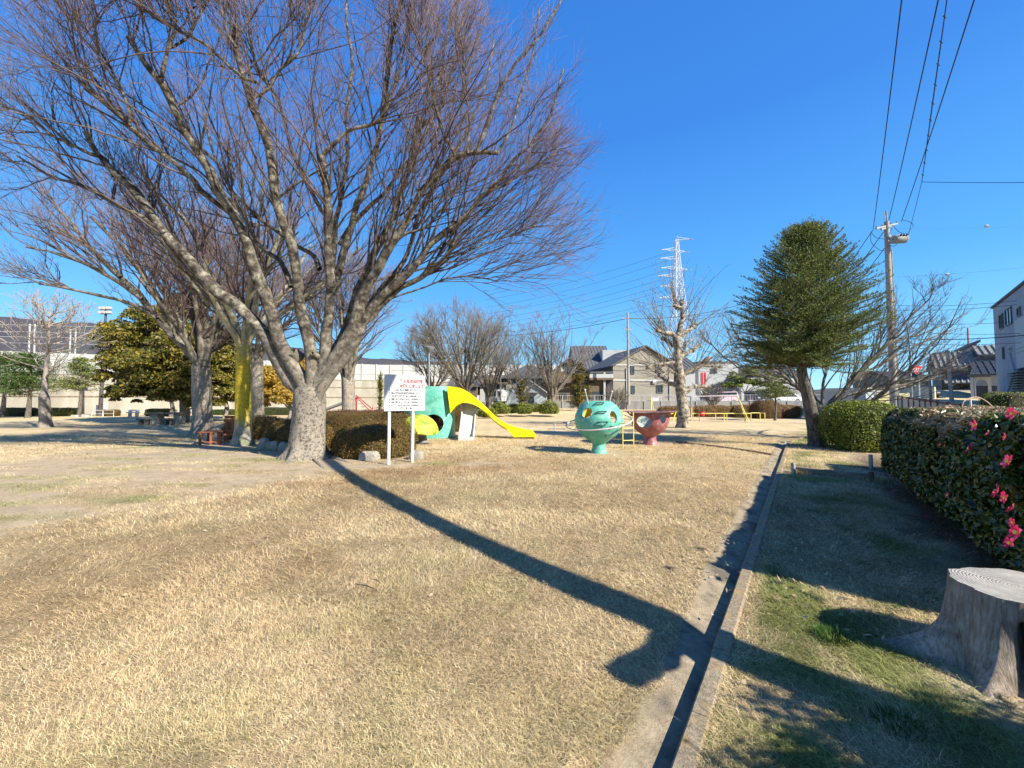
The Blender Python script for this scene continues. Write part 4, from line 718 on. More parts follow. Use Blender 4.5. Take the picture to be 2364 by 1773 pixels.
# dry hedge before the retaining wall on the right
dh = 'dry brown hedges before the retaining wall'
for i, (x0, x1, yt, yb, Yd, lab) in enumerate([(1520, 1600, 943, 966, 36, 'dry brown low hedge behind the pollarded tree'), (1600, 1690, 943, 968, 36, 'dry brown low hedge behind the swing frame'), (1690, 1775, 943, 970, 35.5, 'dry brown low hedge behind the small pine'), (1775, 1845, 944, 972, 34, 'dry brown low hedge left of the tall conifer')]):
    a = P(x0, yb, Yd); b = P(x1, yb, Yd); h = (yb - yt) / 898 * Yd; mound('hedge', lab, 'hedge', ((a.x + b.x) / 2, Yd, h * .5), ((b.x - a.x) / 2, .7, h * .55), 5000, .09, 'dryhedge', 'azcore', 60 + i, dh, squash=4, zmin=-.02)
mound('bush', 'rounded red-brown bush right of the swing frame', 'bush', (P(1768, 960, 33).x, 33, .5), (1.3, .9, 1.05), 5000, .08, 'darkhedge', 'azcore', 70)
# round shrub and camellia hedge on the right
mound('shrub', 'round sunlit green shrub at the foot of the tall conifer', 'shrub', (10.75, 11.95, .60), (.95, .85, .86), 24000, .055, 'shrub', 'core', 80, squash=2.6, thick=.12, zmin=.03)
def hedge():
    rng = np.random.default_rng(90); root = thing('camellia_hedge', 'long camellia hedge with pink flowers and sunburnt top leaves along the right side', 'hedge', tuple(kp(2.5, 2.4, 0)))
    a0, a1, o0, o1, ht = 1.85, 9.8, 1.66, 3.3, 1.37
    def hp(al, off, z): off = off + (o1 - off) / (o1 - o0) * 1.15 * sst(7.2, 8.2, al); return np.stack([K0.x + KU.x * al + KN.x * off, K0.y + KU.y * al + KN.y * off, z], -1)
    n = 46000; al = a0 + (a1 - a0) * rng.random(n) ** 1.35; z = .12 + (ht - .12) * rng.random(n) ** .75; bul = .16 * (fbm(al * 1.1, z * 1.5, 3, 5) - .5) * 2 + .10 * np.sin(z / ht * PI); dep = np.abs(rng.normal(0, .10, n)); off = o0 - bul + dep + np.where(z < .35, (.35 - z) * .9, 0) + np.where(z > ht - .2, (z - ht + .2) * .8, 0)
    keep = rng.random(n) < np.where(z < .4, .55, 1); Pf = hp(al, off, z)[keep]; Nf = np.tile(np.array([-KN.x, -KN.y, .25]), (len(Pf), 1))
    n = 30000; al = a0 + (a1 - a0) * rng.random(n) ** 1.2; off = rng.uniform(o0 - .02, o1, n); z = ht + .09 * (fbm(al * 1.3, off * 2, 3, 6) - .5) * 2 - np.abs(rng.normal(0, .05, n)) - np.where(off < o0 + .15, (o0 + .15 - off) * .8, 0); Pt = hp(al, off, z); Nt = np.tile(np.array([0, 0, 1.]), (len(Pt), 1))
    n = 7000; off = rng.uniform(o0, o1, n); z = rng.uniform(.15, ht, n); al = a0 - .05 + np.abs(rng.normal(0, .08, n)) + .1 * (fbm(off * 2, z * 2, 3, 7) - .5); Pe = hp(al, off, z); Ne = np.tile(np.array([-KU.x, -KU.y, .2]), (n, 1))
    n = 9000; al = rng.uniform(a0, a1, n); off = o1 + rng.normal(0, .05, n); z = rng.uniform(.2, ht, n); Pb = hp(al, off, z); Nb = np.tile(np.array([KN.x, KN.y, .2]), (n, 1))
    V, Q, _ = leaves(np.concatenate([Pf, Pe, Pb]), np.concatenate([Nf, Ne, Nb]), .068, .50, rng, .75, True); npmesh('foliage', V, Q, None, M['camellia'], root)
    V, Q, _ = leaves(Pt, Nt, .058, .45, rng, .8, True); npmesh('sunburnt_foliage', V, Q, None, M['dryleaf'], root)['label'] = 'pinkish brown sunburnt leaves on the flat top'
    mb = MB(); r_ = random.Random(3)
    for k in range(26):
        al_ = a0 + .2 + (a1 - a0 - .3) * k / 25; b = kp(al_, 2.35 + (.5 if al_ > 7.6 else 0) + r_.uniform(-.2, .2), 0)
        for s in range(4):
            e = kp(al_ + r_.uniform(-.4, .4), r_.uniform(1.95, 3.1), r_.uniform(.7, 1.2)); m_ = (b + e) / 2 + Vector((r_.uniform(-.08, .08), r_.uniform(-.08, .08), 0)); mb.tube([b, m_, e], [.018, .012, .006], 5)
    mb.build('stem', M['bark_dark'], root, True)
    # dense inner mass of shaded twigs
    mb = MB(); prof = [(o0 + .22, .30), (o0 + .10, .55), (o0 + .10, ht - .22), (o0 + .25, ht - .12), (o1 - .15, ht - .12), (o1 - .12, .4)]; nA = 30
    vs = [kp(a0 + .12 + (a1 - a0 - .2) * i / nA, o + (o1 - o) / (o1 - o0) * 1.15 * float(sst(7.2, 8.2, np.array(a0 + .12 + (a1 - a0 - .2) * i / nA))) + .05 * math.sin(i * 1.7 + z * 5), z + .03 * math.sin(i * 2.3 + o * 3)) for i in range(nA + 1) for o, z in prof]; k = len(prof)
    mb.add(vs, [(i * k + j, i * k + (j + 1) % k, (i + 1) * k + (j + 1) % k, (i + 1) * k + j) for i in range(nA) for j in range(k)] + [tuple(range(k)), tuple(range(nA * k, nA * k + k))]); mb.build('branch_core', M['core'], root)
    # flowers
    fl = [(2255, 1042, 1.0, 0), (2348, 1072, .95, 0), (2322, 1142, 1, 0), (2340, 1152, .8, 0), (2366, 1235, .95, 0), (2348, 1262, .8, 0), (2150, 1195, .5, 0), (2200, 1147, .6, 0), (2268, 984, .9, 0), (2357, 956, .8, 0), (2295, 1008, .5, 0), (2340, 1012, .5, 0), (2180, 1030, .4, 0), (2195, 1030, .4, 0), (2185, 1058, .4, 0), (2352, 1185, .7, 0), (2358, 1210, .6, 0)]
    pl_o = o0 - .12
    for i, (x, y, s, top) in enumerate(fl):
        d = ray(x, y); o_ = Vector((0, 0, EYE))
        if top: t = (ht + .05 - EYE) / d.z
        else: t = ((K0 + KN * (pl_o)) - o_).dot(KN) / d.dot(KN)
        c = o_ + d * t; ax = (Vector((-KN.x, -KN.y, .35)) if not top else Vector((-.3, -.5, .8))).normalized(); ax = (ax + Vector((random.Random(i).uniform(-.4, .4), random.Random(i + 9).uniform(-.4, .4), random.Random(i + 5).uniform(-.3, .3)))).normalized(); c = c + ax * .03
        u = ax.orthogonal().normalized(); w = ax.cross(u); mb = MB(); R_ = .046 * s
        for k in range(7):
            a = 2 * PI * k / 7 + i; dr = u * math.cos(a) + w * math.sin(a); sd = ax.cross(dr); q = .45 + .15 * math.sin(k * 3 + i)
            mb.add([c, c + dr * R_ * .45 + sd * R_ * .36 + ax * R_ * q * .5, c + dr * R_ * .95 + sd * R_ * .26 + ax * R_ * q, c + dr * R_ * 1.1 + ax * R_ * q * .8, c + dr * R_ * .95 - sd * R_ * .26 + ax * R_ * q, c + dr * R_ * .45 - sd * R_ * .36 + ax * R_ * q * .5], [(0, 1, 2, 3), (0, 3, 4, 5)])
        f = mb.build('flower', M['flower'], root, False, recalc=False); mb = MB(); mb.lathe((0, 0, 0), [(.001, 0), (R_ * .28, .0), (R_ * .30, R_ * .3), (R_ * .12, R_ * .42)], 8)
        rot = ax.to_track_quat('Z', 'Y').to_matrix(); mb.v = [tuple(rot @ Vector(v) + c + ax * R_ * .1) for v in mb.v]; mb.build('flower_centre', M['stamen'], f)
hedge()
# ---- tall conifer with upswept sprays
def conifer():
    rng = np.random.default_rng(101); base = P(1888, 1030, 12.9); base.z = 0; top = P(1858, 520, 12.9)
    ctrl = [base, P(1868, 930, 12.9), P(1850, 850, 12.9), P(1852, 760, 12.9), P(1858, 640, 12.9), top]; tp = cspline([tuple(c) for c in ctrl], 30); rr = np.linspace(.215, .02, 30); rr[:3] *= [1.35, 1.15, 1.05]
    root = thing('conifer_tree', 'tall dense green conifer with leaning trunk standing right of the gutter', 'tree', tuple(base)); V, Q = tubes(tp[None], rr[None], 16); npmesh('trunk', V, Q, None, M['bark_dark'], root, True)
    zt, zb = top.z, 2.8; n = 760; t = rng.random(n) ** 1.2; z = zb + (zt - .45 - zb) * t; az = rng.uniform(0, 2 * PI, n)
    cx = np.interp(z, tp[:, 2], tp[:, 0]); cy = np.interp(z, tp[:, 2], tp[:, 1]); prof = np.interp(t, [0, .08, .25, .45, .65, .82, .93, 1], [1.6, 1.95, 2.15, 2.1, 1.75, 1.3, .85, .5])
    L = prof * np.where(rng.random(n) < .45, rng.uniform(.92, 1.12, n), rng.uniform(.5, .92, n)); d = np.stack([np.cos(az), np.sin(az), .02 + .28 * t + 1.1 * t ** 4 + rng.normal(0, .12, n)], -1); p0 = np.stack([cx, cy, z - .12 * L], -1)
    B = grow(p0, d, L, 8, rng, .12, (0, 0, .13)); V, Q = tubes(B, taper(np.full(n, .022), np.full(n, .004), 9), 4); npmesh('branches', V, Q, None, M['bark_dark'], root).name = 'branch'
    per = 20; idx = np.repeat(np.arange(n), per); tt = np.tile(np.linspace(.22, .985, per), n) + rng.normal(0, .01, n * per); u = np.clip(tt, 0, .999) * 8; i = u.astype(int); f = (u - i)[:, None]; q = B[idx, i] * (1 - f) + B[idx, i + 1] * f; tg = nrm(B[idx, i + 1] - B[idx, i]); sd = nrm(np.cross(tg, np.array([0, 0, 1.]))) * np.where(np.arange(n * per) % 2, 1, -1)[:, None]
    up = np.cross(sd, tg) * np.where(np.arange(n * per) % 2, -1, 1)[:, None] * -1; up = up * np.sign(up[:, 2:3] + 1e-6); dd = nrm(tg * .78 + sd * .62 + up * rng.normal(.10, .14, (n * per, 1))); L3 = (.78 * (1.02 - tt) + .06) * rng.uniform(.75, 1.2, n * per); C = grow(q, dd, L3, 4, rng, .08, (0, 0, .12))
    def sprays(C, per, sz, wd=.004):
        m, k, _ = C.shape; idx = np.repeat(np.arange(m), per); t = rng.uniform(.0, 1, m * per) * (k - 1); i = np.minimum(t.astype(int), k - 2); f = (t - i)[:, None]; q = C[idx, i] * (1 - f) + C[idx, i + 1] * f; tg = nrm(C[idx, i + 1] - C[idx, i]); r = nrm(rng.normal(0, 1, q.shape)); u = nrm(tg * .75 + r * .65); w = nrm(np.cross(u, rng.normal(0, 1, q.shape))); Ls = (sz * rng.uniform(.7, 1.3, len(q)))[:, None]
        return np.stack([q - w * wd, q + u * Ls * .5 + w * wd * 1.3, q + u * Ls, q + u * Ls * .5 - w * wd * 1.3], 1).reshape(-1, 3)
    V = np.concatenate([sprays(C, 20, .045, .006), sprays(B[:, 2:], 70, .045)]); npmesh('crown', V, np.arange(len(V)).reshape(-1, 4), None, M['cedar'], root)
conifer()
# ---- layered small pines / evergreens, far
def evergreen(name, label, x, ybase, Yd, rx, ztop, zlow, mleaf, seed, tr=.14, n=9000, size=.16, group=None, zb=0.0, layered=True, nb=60):
    rng = np.random.default_rng(seed); b = P(x, ybase, Yd); b.z = zb; root = thing(name, label, 'tree', tuple(b), group); tp = cspline([(b.x, b.y, zb - .05), (b.x + .1, b.y, zb + (ztop - zb) * .4), (b.x, b.y, ztop)], 12)
    t = rng.random(nb); z = zlow + (ztop - zlow) * t * .97; az = rng.uniform(0, 2 * PI, nb); L = rx * np.interp(t, [0, .2, .6, 1], [1, 1, .75, .15]) * rng.uniform(.7, 1.1, nb); d = np.stack([np.cos(az), np.sin(az), np.full(nb, .12)], -1); B = grow(np.stack([np.full(nb, b.x), np.full(nb, b.y), z], -1), d, L, 5, rng, .15, (0, 0, .05))
    V, Q = merge([tubes(tp[None], np.linspace(tr, .03, 12)[None], 8), tubes(B, taper(np.full(nb, .035), np.full(nb, .01), 6), 4)]); npmesh('trunk', V, Q, None, M['bark_dark'], root, True)
    idx = rng.integers(0, nb, n); u = rng.uniform(1, 5, n); i = np.minimum(u.astype(int), 4); f = (u - i)[:, None]; p = B[idx, i] * (1 - f) + B[idx, i + 1] * f + rng.normal(0, 1, (n, 3)) * np.array([.22, .22, .09 if layered else .2]) * rx / 1.6
    V, Q, _ = leaves(p, np.tile([0, 0, 1.], (n, 1)), size, .35, rng, .7); npmesh('crown', V, Q, None, M[mleaf], root); return root
pg = 'small pines along the far left edge of the lawn'
evergreen('pine_tree', 'dark green pine cut off by the left edge of the photo', 5, 960, 36, 3.0, 6.0, 2.2, 'pine', 111, .2, 9000, .2, pg)
evergreen('pine_tree', 'dark spreading pine behind the pale ginkgo', 64, 962, 34, 2.4, 5.6, 1.9, 'pine', 112, .2, 9000, .19, pg)
evergreen('pine_tree', 'layered green pine between the ginkgo and the floodlight pole', 182, 960, 36, 1.75, 5.4, 2.3, 'cedar', 113, .17, 9000, .16, pg)
evergreen('pine_tree', 'small flat-topped pine right of the swings', 1789, 968, 29.5, 1.5, 2.9, 1.7, 'cedar', 114, .11, 6000, .12, None)
evergreen('conifer_tree', 'narrow yellow-green conifer in front of the brown house', 1337, 952, 43, 1.45, 5.8, .9, 'camphor', 115, .12, 8000, .2, None, .4)
evergreen('bush_tree', 'young yellow-green evergreen before the blue-grey house', 1205, 955, 39, .8, 3.6, 1.0, 'camphor', 116, .06, 2500, .16, None, .3)
# ---- broad evergreen with golden cast
def broad(name, label, x, ybase, Yd, blobs, mleaf, seed, n, size, trunk_r, top, mtr='bark', droop=0.0, zb=0):
    rng = np.random.default_rng(seed); b = P(x, ybase, Yd); b.z = zb; root = thing(name, label, 'tree', tuple(b)); tgt = [P(*q[:2], Yd + q[3]) for q in blobs]; cr = P(x, top, Yd); sp = [([b, (b + cr) / 2 + Vector((.1, 0, 0)), cr], trunk_r, trunk_r * .7)]
    for q in tgt: sp.append(([cr - Vector((0, 0, .2)), cr + (q - cr) * .5 + Vector((0, 0, .2)), q], trunk_r * .4, .03))
    LP, LR = limbset(sp, 12, rng, .08); V, Q = tubes(LP, LR, 8); npmesh('trunk', V, Q, None, M[mtr], root, True); Pp = []; Nn = []
    vols = np.array([q[2] ** 2 for q in blobs]); cnt = (vols / vols.sum() * n).astype(int)
    for q, c, m in zip(blobs, tgt, cnt):
        R = q[2] / 898 * Yd; sub = max(14, int(m / 130)); d = sph(sub, rng); sc = np.array(c) + d * R * (rng.random((sub, 1)) ** .4) * np.array([.9, .9, .8]); k = rng.integers(0, sub, m); rad = R * rng.uniform(.24, .42, sub)[k][:, None]; dd = sph(m, rng); dd[:, 2] = np.abs(dd[:, 2]) * .9 - .2
        pp = sc[k] + dd * rad * np.array([1.1, 1.1, .85]) * rng.uniform(.75, 1.05, (m, 1)); pp[:, 2] -= droop * rng.random(m) * R; Pp.append(pp); Nn.append(dd + np.array([0, 0, .5]))
    V, Q, _ = leaves(np.concatenate(Pp), np.concatenate(Nn), size, .5, rng, 1.1, False); npmesh('crown', V, Q, None, M[mleaf], root); return root
broad('camphor_tree', 'broad golden-green evergreen with a huge rounded crown beyond the stone picnic table', 424, 975, 27.5, [(300, 790, 60, 0), (355, 760, 62, 1), (410, 730, 58, 0), (290, 850, 50, -1), (350, 860, 60, -2), (420, 820, 70, -1), (480, 790, 60, 0), (500, 860, 55, 0), (440, 880, 50, -2), (275, 905, 28, -1), (310, 900, 36, -2), (380, 900, 40, -2), (520, 900, 40, 0), (545, 840, 45, 1), (255, 830, 30, 0), (470, 920, 35, -1), (245, 870, 22, -1)], 'camphor', 121, 95000, .21, .33, 900)
broad('evergreen_tree', 'smaller dark evergreen standing behind the broad golden-green one', 396, 960, 36, [(380, 905, 30, 0), (410, 890, 34, 0), (440, 900, 30, 0)], 'shrub', 122, 7000, .22, .2, 925, 'bark_dark')
broad('willow_tree', 'golden weeping tree between the mossy trunk and the big zelkova', 668, 955, 29, [(640, 870, 36, 0), (620, 895, 30, 0), (660, 905, 32, -1), (675, 860, 26, 0), (700, 900, 30, 0), (612, 925, 14, 0), (690, 840, 24, 1), (715, 860, 22, 1)], 'gold', 123, 26000, .20, .16, 935, 'bark_pale', droop=.35)
broad('evergreen_tree', 'dark evergreen mass between the grey trunk and the mossy trunk', 520, 962, 33, [(515, 850, 40, 0), (535, 880, 45, 0), (500, 800, 35, 0), (560, 900, 35, 0)], 'camphor', 124, 14000, .22, .2, 925)
broad('evergreen_tree', 'dark evergreen behind the bare cherry branches left of the conifer', 1720, 925, 58, [(1700, 880, 26, 0), (1735, 870, 28, 0), (1770, 880, 26, 0), (1680, 895, 18, 0), (1800, 885, 22, 0)], 'shrub', 125, 9000, .3, .2, 905, 'bark_dark', zb=1.4)
# spiky palm-like plant behind the notice
def spiky(label, x, ybase, Yd, h, seed, zb=0):
    rng = np.random.default_rng(seed); b = P(x, ybase, Yd); b.z = zb; root = thing('yucca_plant', label, 'plant', tuple(b)); mb = MB(); mb.tube([b, b + Vector((0, 0, h * .75))], [.12, .09], 8); mb.build('stem', M['bark_dark'], root, True); n = 300; z = rng.uniform(.25, 1, n) * h; az = rng.uniform(0, 2 * PI, n); el = rng.uniform(-.3, 1.1, n); u = np.stack([np.cos(az) * np.cos(el), np.sin(az) * np.cos(el), np.sin(el)], -1); L = .55; p = np.stack([np.full(n, b.x), np.full(n, b.y), zb + z], -1); w = nrm(np.cross(u, np.tile([0, 0, 1.], (n, 1)))) * .035
    V = np.stack([p - w, p + w, p + u * L * .6 + w * .8 - [0, 0, .02], p + u * L - [0, 0, .08], p + u * L * .6 - w * .8 - [0, 0, .02]], 1); i = np.arange(n)[:, None] * 5; npmesh('foliage', V.reshape(-1, 3), i + np.array([0, 1, 2, 4]), i + np.array([4, 2, 3]), M['palm'], root)
spiky('spiky yellow-green yucca just left of the notice board', 877, 965, 26, 3.2, 131)
# ------------------------------------------------------------ play equipment
def cyl_mesh(c, ax, r, r2, half):
    mb = MB(); c = Vector(c); ax = Vector(ax).normalized(); u = ax.orthogonal().normalized() if abs(ax.z) > .9 else ax.cross(Vector((0, 0, 1))).normalized(); w = ax.cross(u)
    n = 28; vs = [c + ax * s * half + u * math.cos(2 * PI * j / n) * r + w * math.sin(2 * PI * j / n) * r2 for s in (-1, 1) for j in range(n)]; mb.add(vs, [(j, (j + 1) % n, n + (j + 1) % n, n + j) for j in range(n)] + [tuple(range(n))[::-1], tuple(range(n, 2 * n))]); return rawmesh(mb)
def vessel(name, c, prof, thick, cutters, mout, minn, parent, n=48):
    """hollow turned shell with round openings; outside and inside painted differently"""
    c = Vector(c); mb = MB(); inner = [(max(r - thick, .02), z) for r, z in prof if z > prof[0][1] + .32]; inner[0] = (.03, inner[0][1]); full = prof + [(inner[-1][0], prof[-1][1])] + inner[::-1][1:]
    vs = []; k = len(full)
    for r, z in full:
        for j in range(n): a = 2 * PI * j / n; vs.append(c + Vector((r * math.cos(a), r * math.sin(a), z)))
    fs = [(i * n + j, i * n + (j + 1) % n, (i + 1) * n + (j + 1) % n, (i + 1) * n + j) for i in range(k - 1) for j in range(n)] + [tuple(range(n))[::-1], tuple(range((k - 1) * n, k * n))]; mb.add(vs, fs)
    me = boolean(rawmesh(mb), cutters); P_ = sorted((z, r) for r, z in prof); zs = [p[0] for p in P_]; rs = [p[1] for p in P_]
    o = finish(me, name, parent, [mout, minn]); og = ORG[parent.name]
    for p in me.polygons:
        q = p.center + og - c; R = math.hypot(q.x, q.y); ro = float(np.interp(q.z, zs, rs)); p.material_index = 1 if (R < ro - thick * .6 and (q.x * p.normal.x + q.y * p.normal.y) < .2 * 0 + .001 + R * .0) and q.z < prof[-1][1] - .002 else 0
    smooth_angle(me, 35); return o
def sphere_ride():
    c = G(1382.6, 1045.5); r = thing('climbing_sphere', 'teal hollow climbing sphere with antennas, face-like openings and a ring', 'play sphere', tuple(c)); S_ = 1.0
    prof = [(.235, 0), (.215, .05), (.19, .14), (.18, .25), (.23, .32), (.36, .41), (.50, .52), (.61, .65), (.668, .80), (.685, .93), (.67, 1.07), (.61, 1.22), (.51, 1.36), (.42, 1.44), (.34, 1.49)]
    cc = c + Vector((0, 0, .93)); to = Vector((-c.x, -c.y, 0)).normalized(); right = Vector((-to.y, to.x, 0)) * -1; right = Vector((to.y * -1, to.x, 0)); 
    if right.x < 0: right = -right
    def at(dx, dz, R=.67): d = math.sqrt(max(R * R - dx * dx - dz * dz, .01)); return cc + right * dx + Vector((0, 0, dz)) + to * d
    cut = []
    for dx, dz, a, b in ((-.31, .235, .155, .15), (.40, .13, .115, .165)):
        p = at(dx, dz); cut.append(cyl_mesh(p, (p - cc), a, b, .25))
    for dx, dz in ((.25, .1), (-.4, .1), (.05, -.1)):
        p = cc * 2 - at(dx, dz); cut.append(cyl_mesh(p, (p - cc), .19, .19, .25))
    sd = cc + right * .67 + Vector((0, 0, .15)); cut.append(cyl_mesh(sd, right, .14, .17, .2))
    sd = cc - right * .66 - to * .15; cut.append(cyl_mesh(sd, -right, .15, .17, .2))
    vessel('shell', c, prof, .05, cut, M['teal'], M['yellow_in'], r)
    for (dx, dz, w, h, sk) in ((.02, .47, .22, .055, .02), (.06, .235, .24, .05, .03), (.06, -.06, .27, .10, .05)):
        q = [at(dx - w / 2 + sk, dz + h / 2), at(dx + w / 2 + sk, dz + h / 2 + .01), at(dx + w / 2 - sk, dz - h / 2 + .01), at(dx - w / 2 - sk, dz - h / 2)]; mb = MB(); pts = []
        for i in range(4):
            for t in (0, .5): pts.append(q[i].lerp(q[(i + 1) % 4], t) + (q[i].lerp(q[(i + 1) % 4], t) - cc).normalized() * .028)
        mb.loop(pts, .011, 6)
        for p_ in (q[0], q[1]): mb.tube([p_ - (p_ - cc).normalized() * .03, p_ + (p_ - cc).normalized() * .03], .011, 6)
        mb.build('rung', M['dark'], r, True)
    mb = MB(); pp = [at(.16, -.42, .62), at(.31, -.12), at(.45, -.15)]; pp = [p + (p - cc).normalized() * .03 for p in pp]; mb.tube(pp, .014, 6); mb.build('hand_grip', M['dark'], r, True)
    rc = c + Vector((0, 0, .885)); e1 = (right + Vector((0, 0, .105))).normalized(); e2 = (to + Vector((0, 0, -.17))).normalized(); mb = MB(); mb.loop([rc + (e1 * math.cos(2 * PI * k / 56) + e2 * math.sin(2 * PI * k / 56)) * .935 for k in range(56)], .019, 8); ring = mb.build('ring', M['pink'] if 0 else mat('faded_ring_paint', (.56, .42, .38), .5, (.48, .45, .44), 6), r, True)
    mb = MB()
    for a in (215, 325, 35, 145): d = e1 * math.cos(math.radians(a)) - e2 * math.sin(math.radians(a)); mb.tube([rc + d * .60, rc + d * .935], .014, 6)
    mb.build('ring_bracket', M['yellow_old'], r, True)
    for (x0, y0, x1, y1) in ((1358.5, 934, 1350.5, 900), (1407, 928, 1413.2, 904)):
        a = P(x0, y0, c.y - .25); b = P(x1, y1, c.y - .25); mb = MB(); mb.tube([a - (b - a) * .25, b], .016, 8); an = mb.build('antenna', M['trim'], r, True); mb = MB(); mb.lathe(b, [(.001, -.03), (.024, -.02), (.03, 0), (.024, .02), (.001, .03)], 10); mb.build('antenna_ball', M['white'], an, True)
    mb = MB(); mb.tube([at(.05, -.32, .62), at(.05, -.32, .62) + to * .02 + Vector((0, 0, -.01))], .01, 5)
sphere_ride()
def bowl_ride():
    c = G(1501, 1026); r = thing('climbing_bowl', 'pink bowl shaped climbing pod under a flat saucer rim', 'play bowl', tuple(c)); prof = [(.27, 0), (.235, .06), (.20, .18), (.20, .27), (.26, .34), (.42, .44), (.54, .58), (.615, .76), (.64, .92), (.635, 1.10)]
    cc = c + Vector((0, 0, .75)); to = Vector((-c.x, -c.y, 0)).normalized(); right = Vector((-to.y, to.x, 0)); right = right if right.x > 0 else -right
    def at(dx, dz, R=.62): return cc + right * dx + Vector((0, 0, dz)) + to * math.sqrt(max(R * R - dx * dx - dz * dz, .01))
    cut = [cyl_mesh(at(-.21, .05), at(-.21, .05) - cc + Vector((0, 0, 0)), .25, .19, .3), cyl_mesh(at(.40, .15), at(.40, .15) - cc, .12, .15, .2)]
    vessel('bowl', c, prof, .05, cut, M['pink'], mat('grey_green_inner_paint', (.28, .33, .28), .6, (.35, .38, .33), 5), r)
    mb = MB(); n = 48; z0, z1 = 1.105, 1.15; vs = []
    for R, z in ((.6, z0 + .01), (.90, z0 + .018), (.915, z0 + .028), (.90, z1 - .008), (.6, z1 - .008)):
        for j in range(n): a = 2 * PI * j / n; vs.append(c + Vector((R * math.cos(a), R * math.sin(a), z)))
    mb.add(vs, [(i * n + j, i * n + (j + 1) % n, ((i + 1) % 5) * n + (j + 1) % n, ((i + 1) % 5) * n + j) for i in range(5) for j in range(n)]); mb.build('saucer_rim', M['pink'], r, True)
    mb = MB(); 
    for k in range(6): a = 2 * PI * k / 6 + .3; d = Vector((math.cos(a), math.sin(a), 0)); mb.tube([c + d * .62 + Vector((0, 0, .92)), c + d * .86 + Vector((0, 0, 1.11))], .016, 6)
    mb.build('rim_brace', M['pink'], r, True)
    l0 = G(1438, 1035); l1 = G(1463, 1033.5); r2 = thing('ladder', 'thin yellow steel ladder between the teal sphere and the pink bowl', 'ladder', tuple(l0))
    for q in (l0, l1):
        mb = MB(); mb.tube([q, q + Vector((.0, 0, 1.13)), q + Vector((.05, .30, 1.13))], .016, 8); mb.build('rail', M['yellow_old'], r2, True)
    for z in (.24, .62, .98):
        mb = MB(); mb.tube([l0 + Vector((0, 0, z)), l1 + Vector((0, 0, z))], .012, 6); mb.build('rung', M['yellow_old'], r2, True)
bowl_ride()
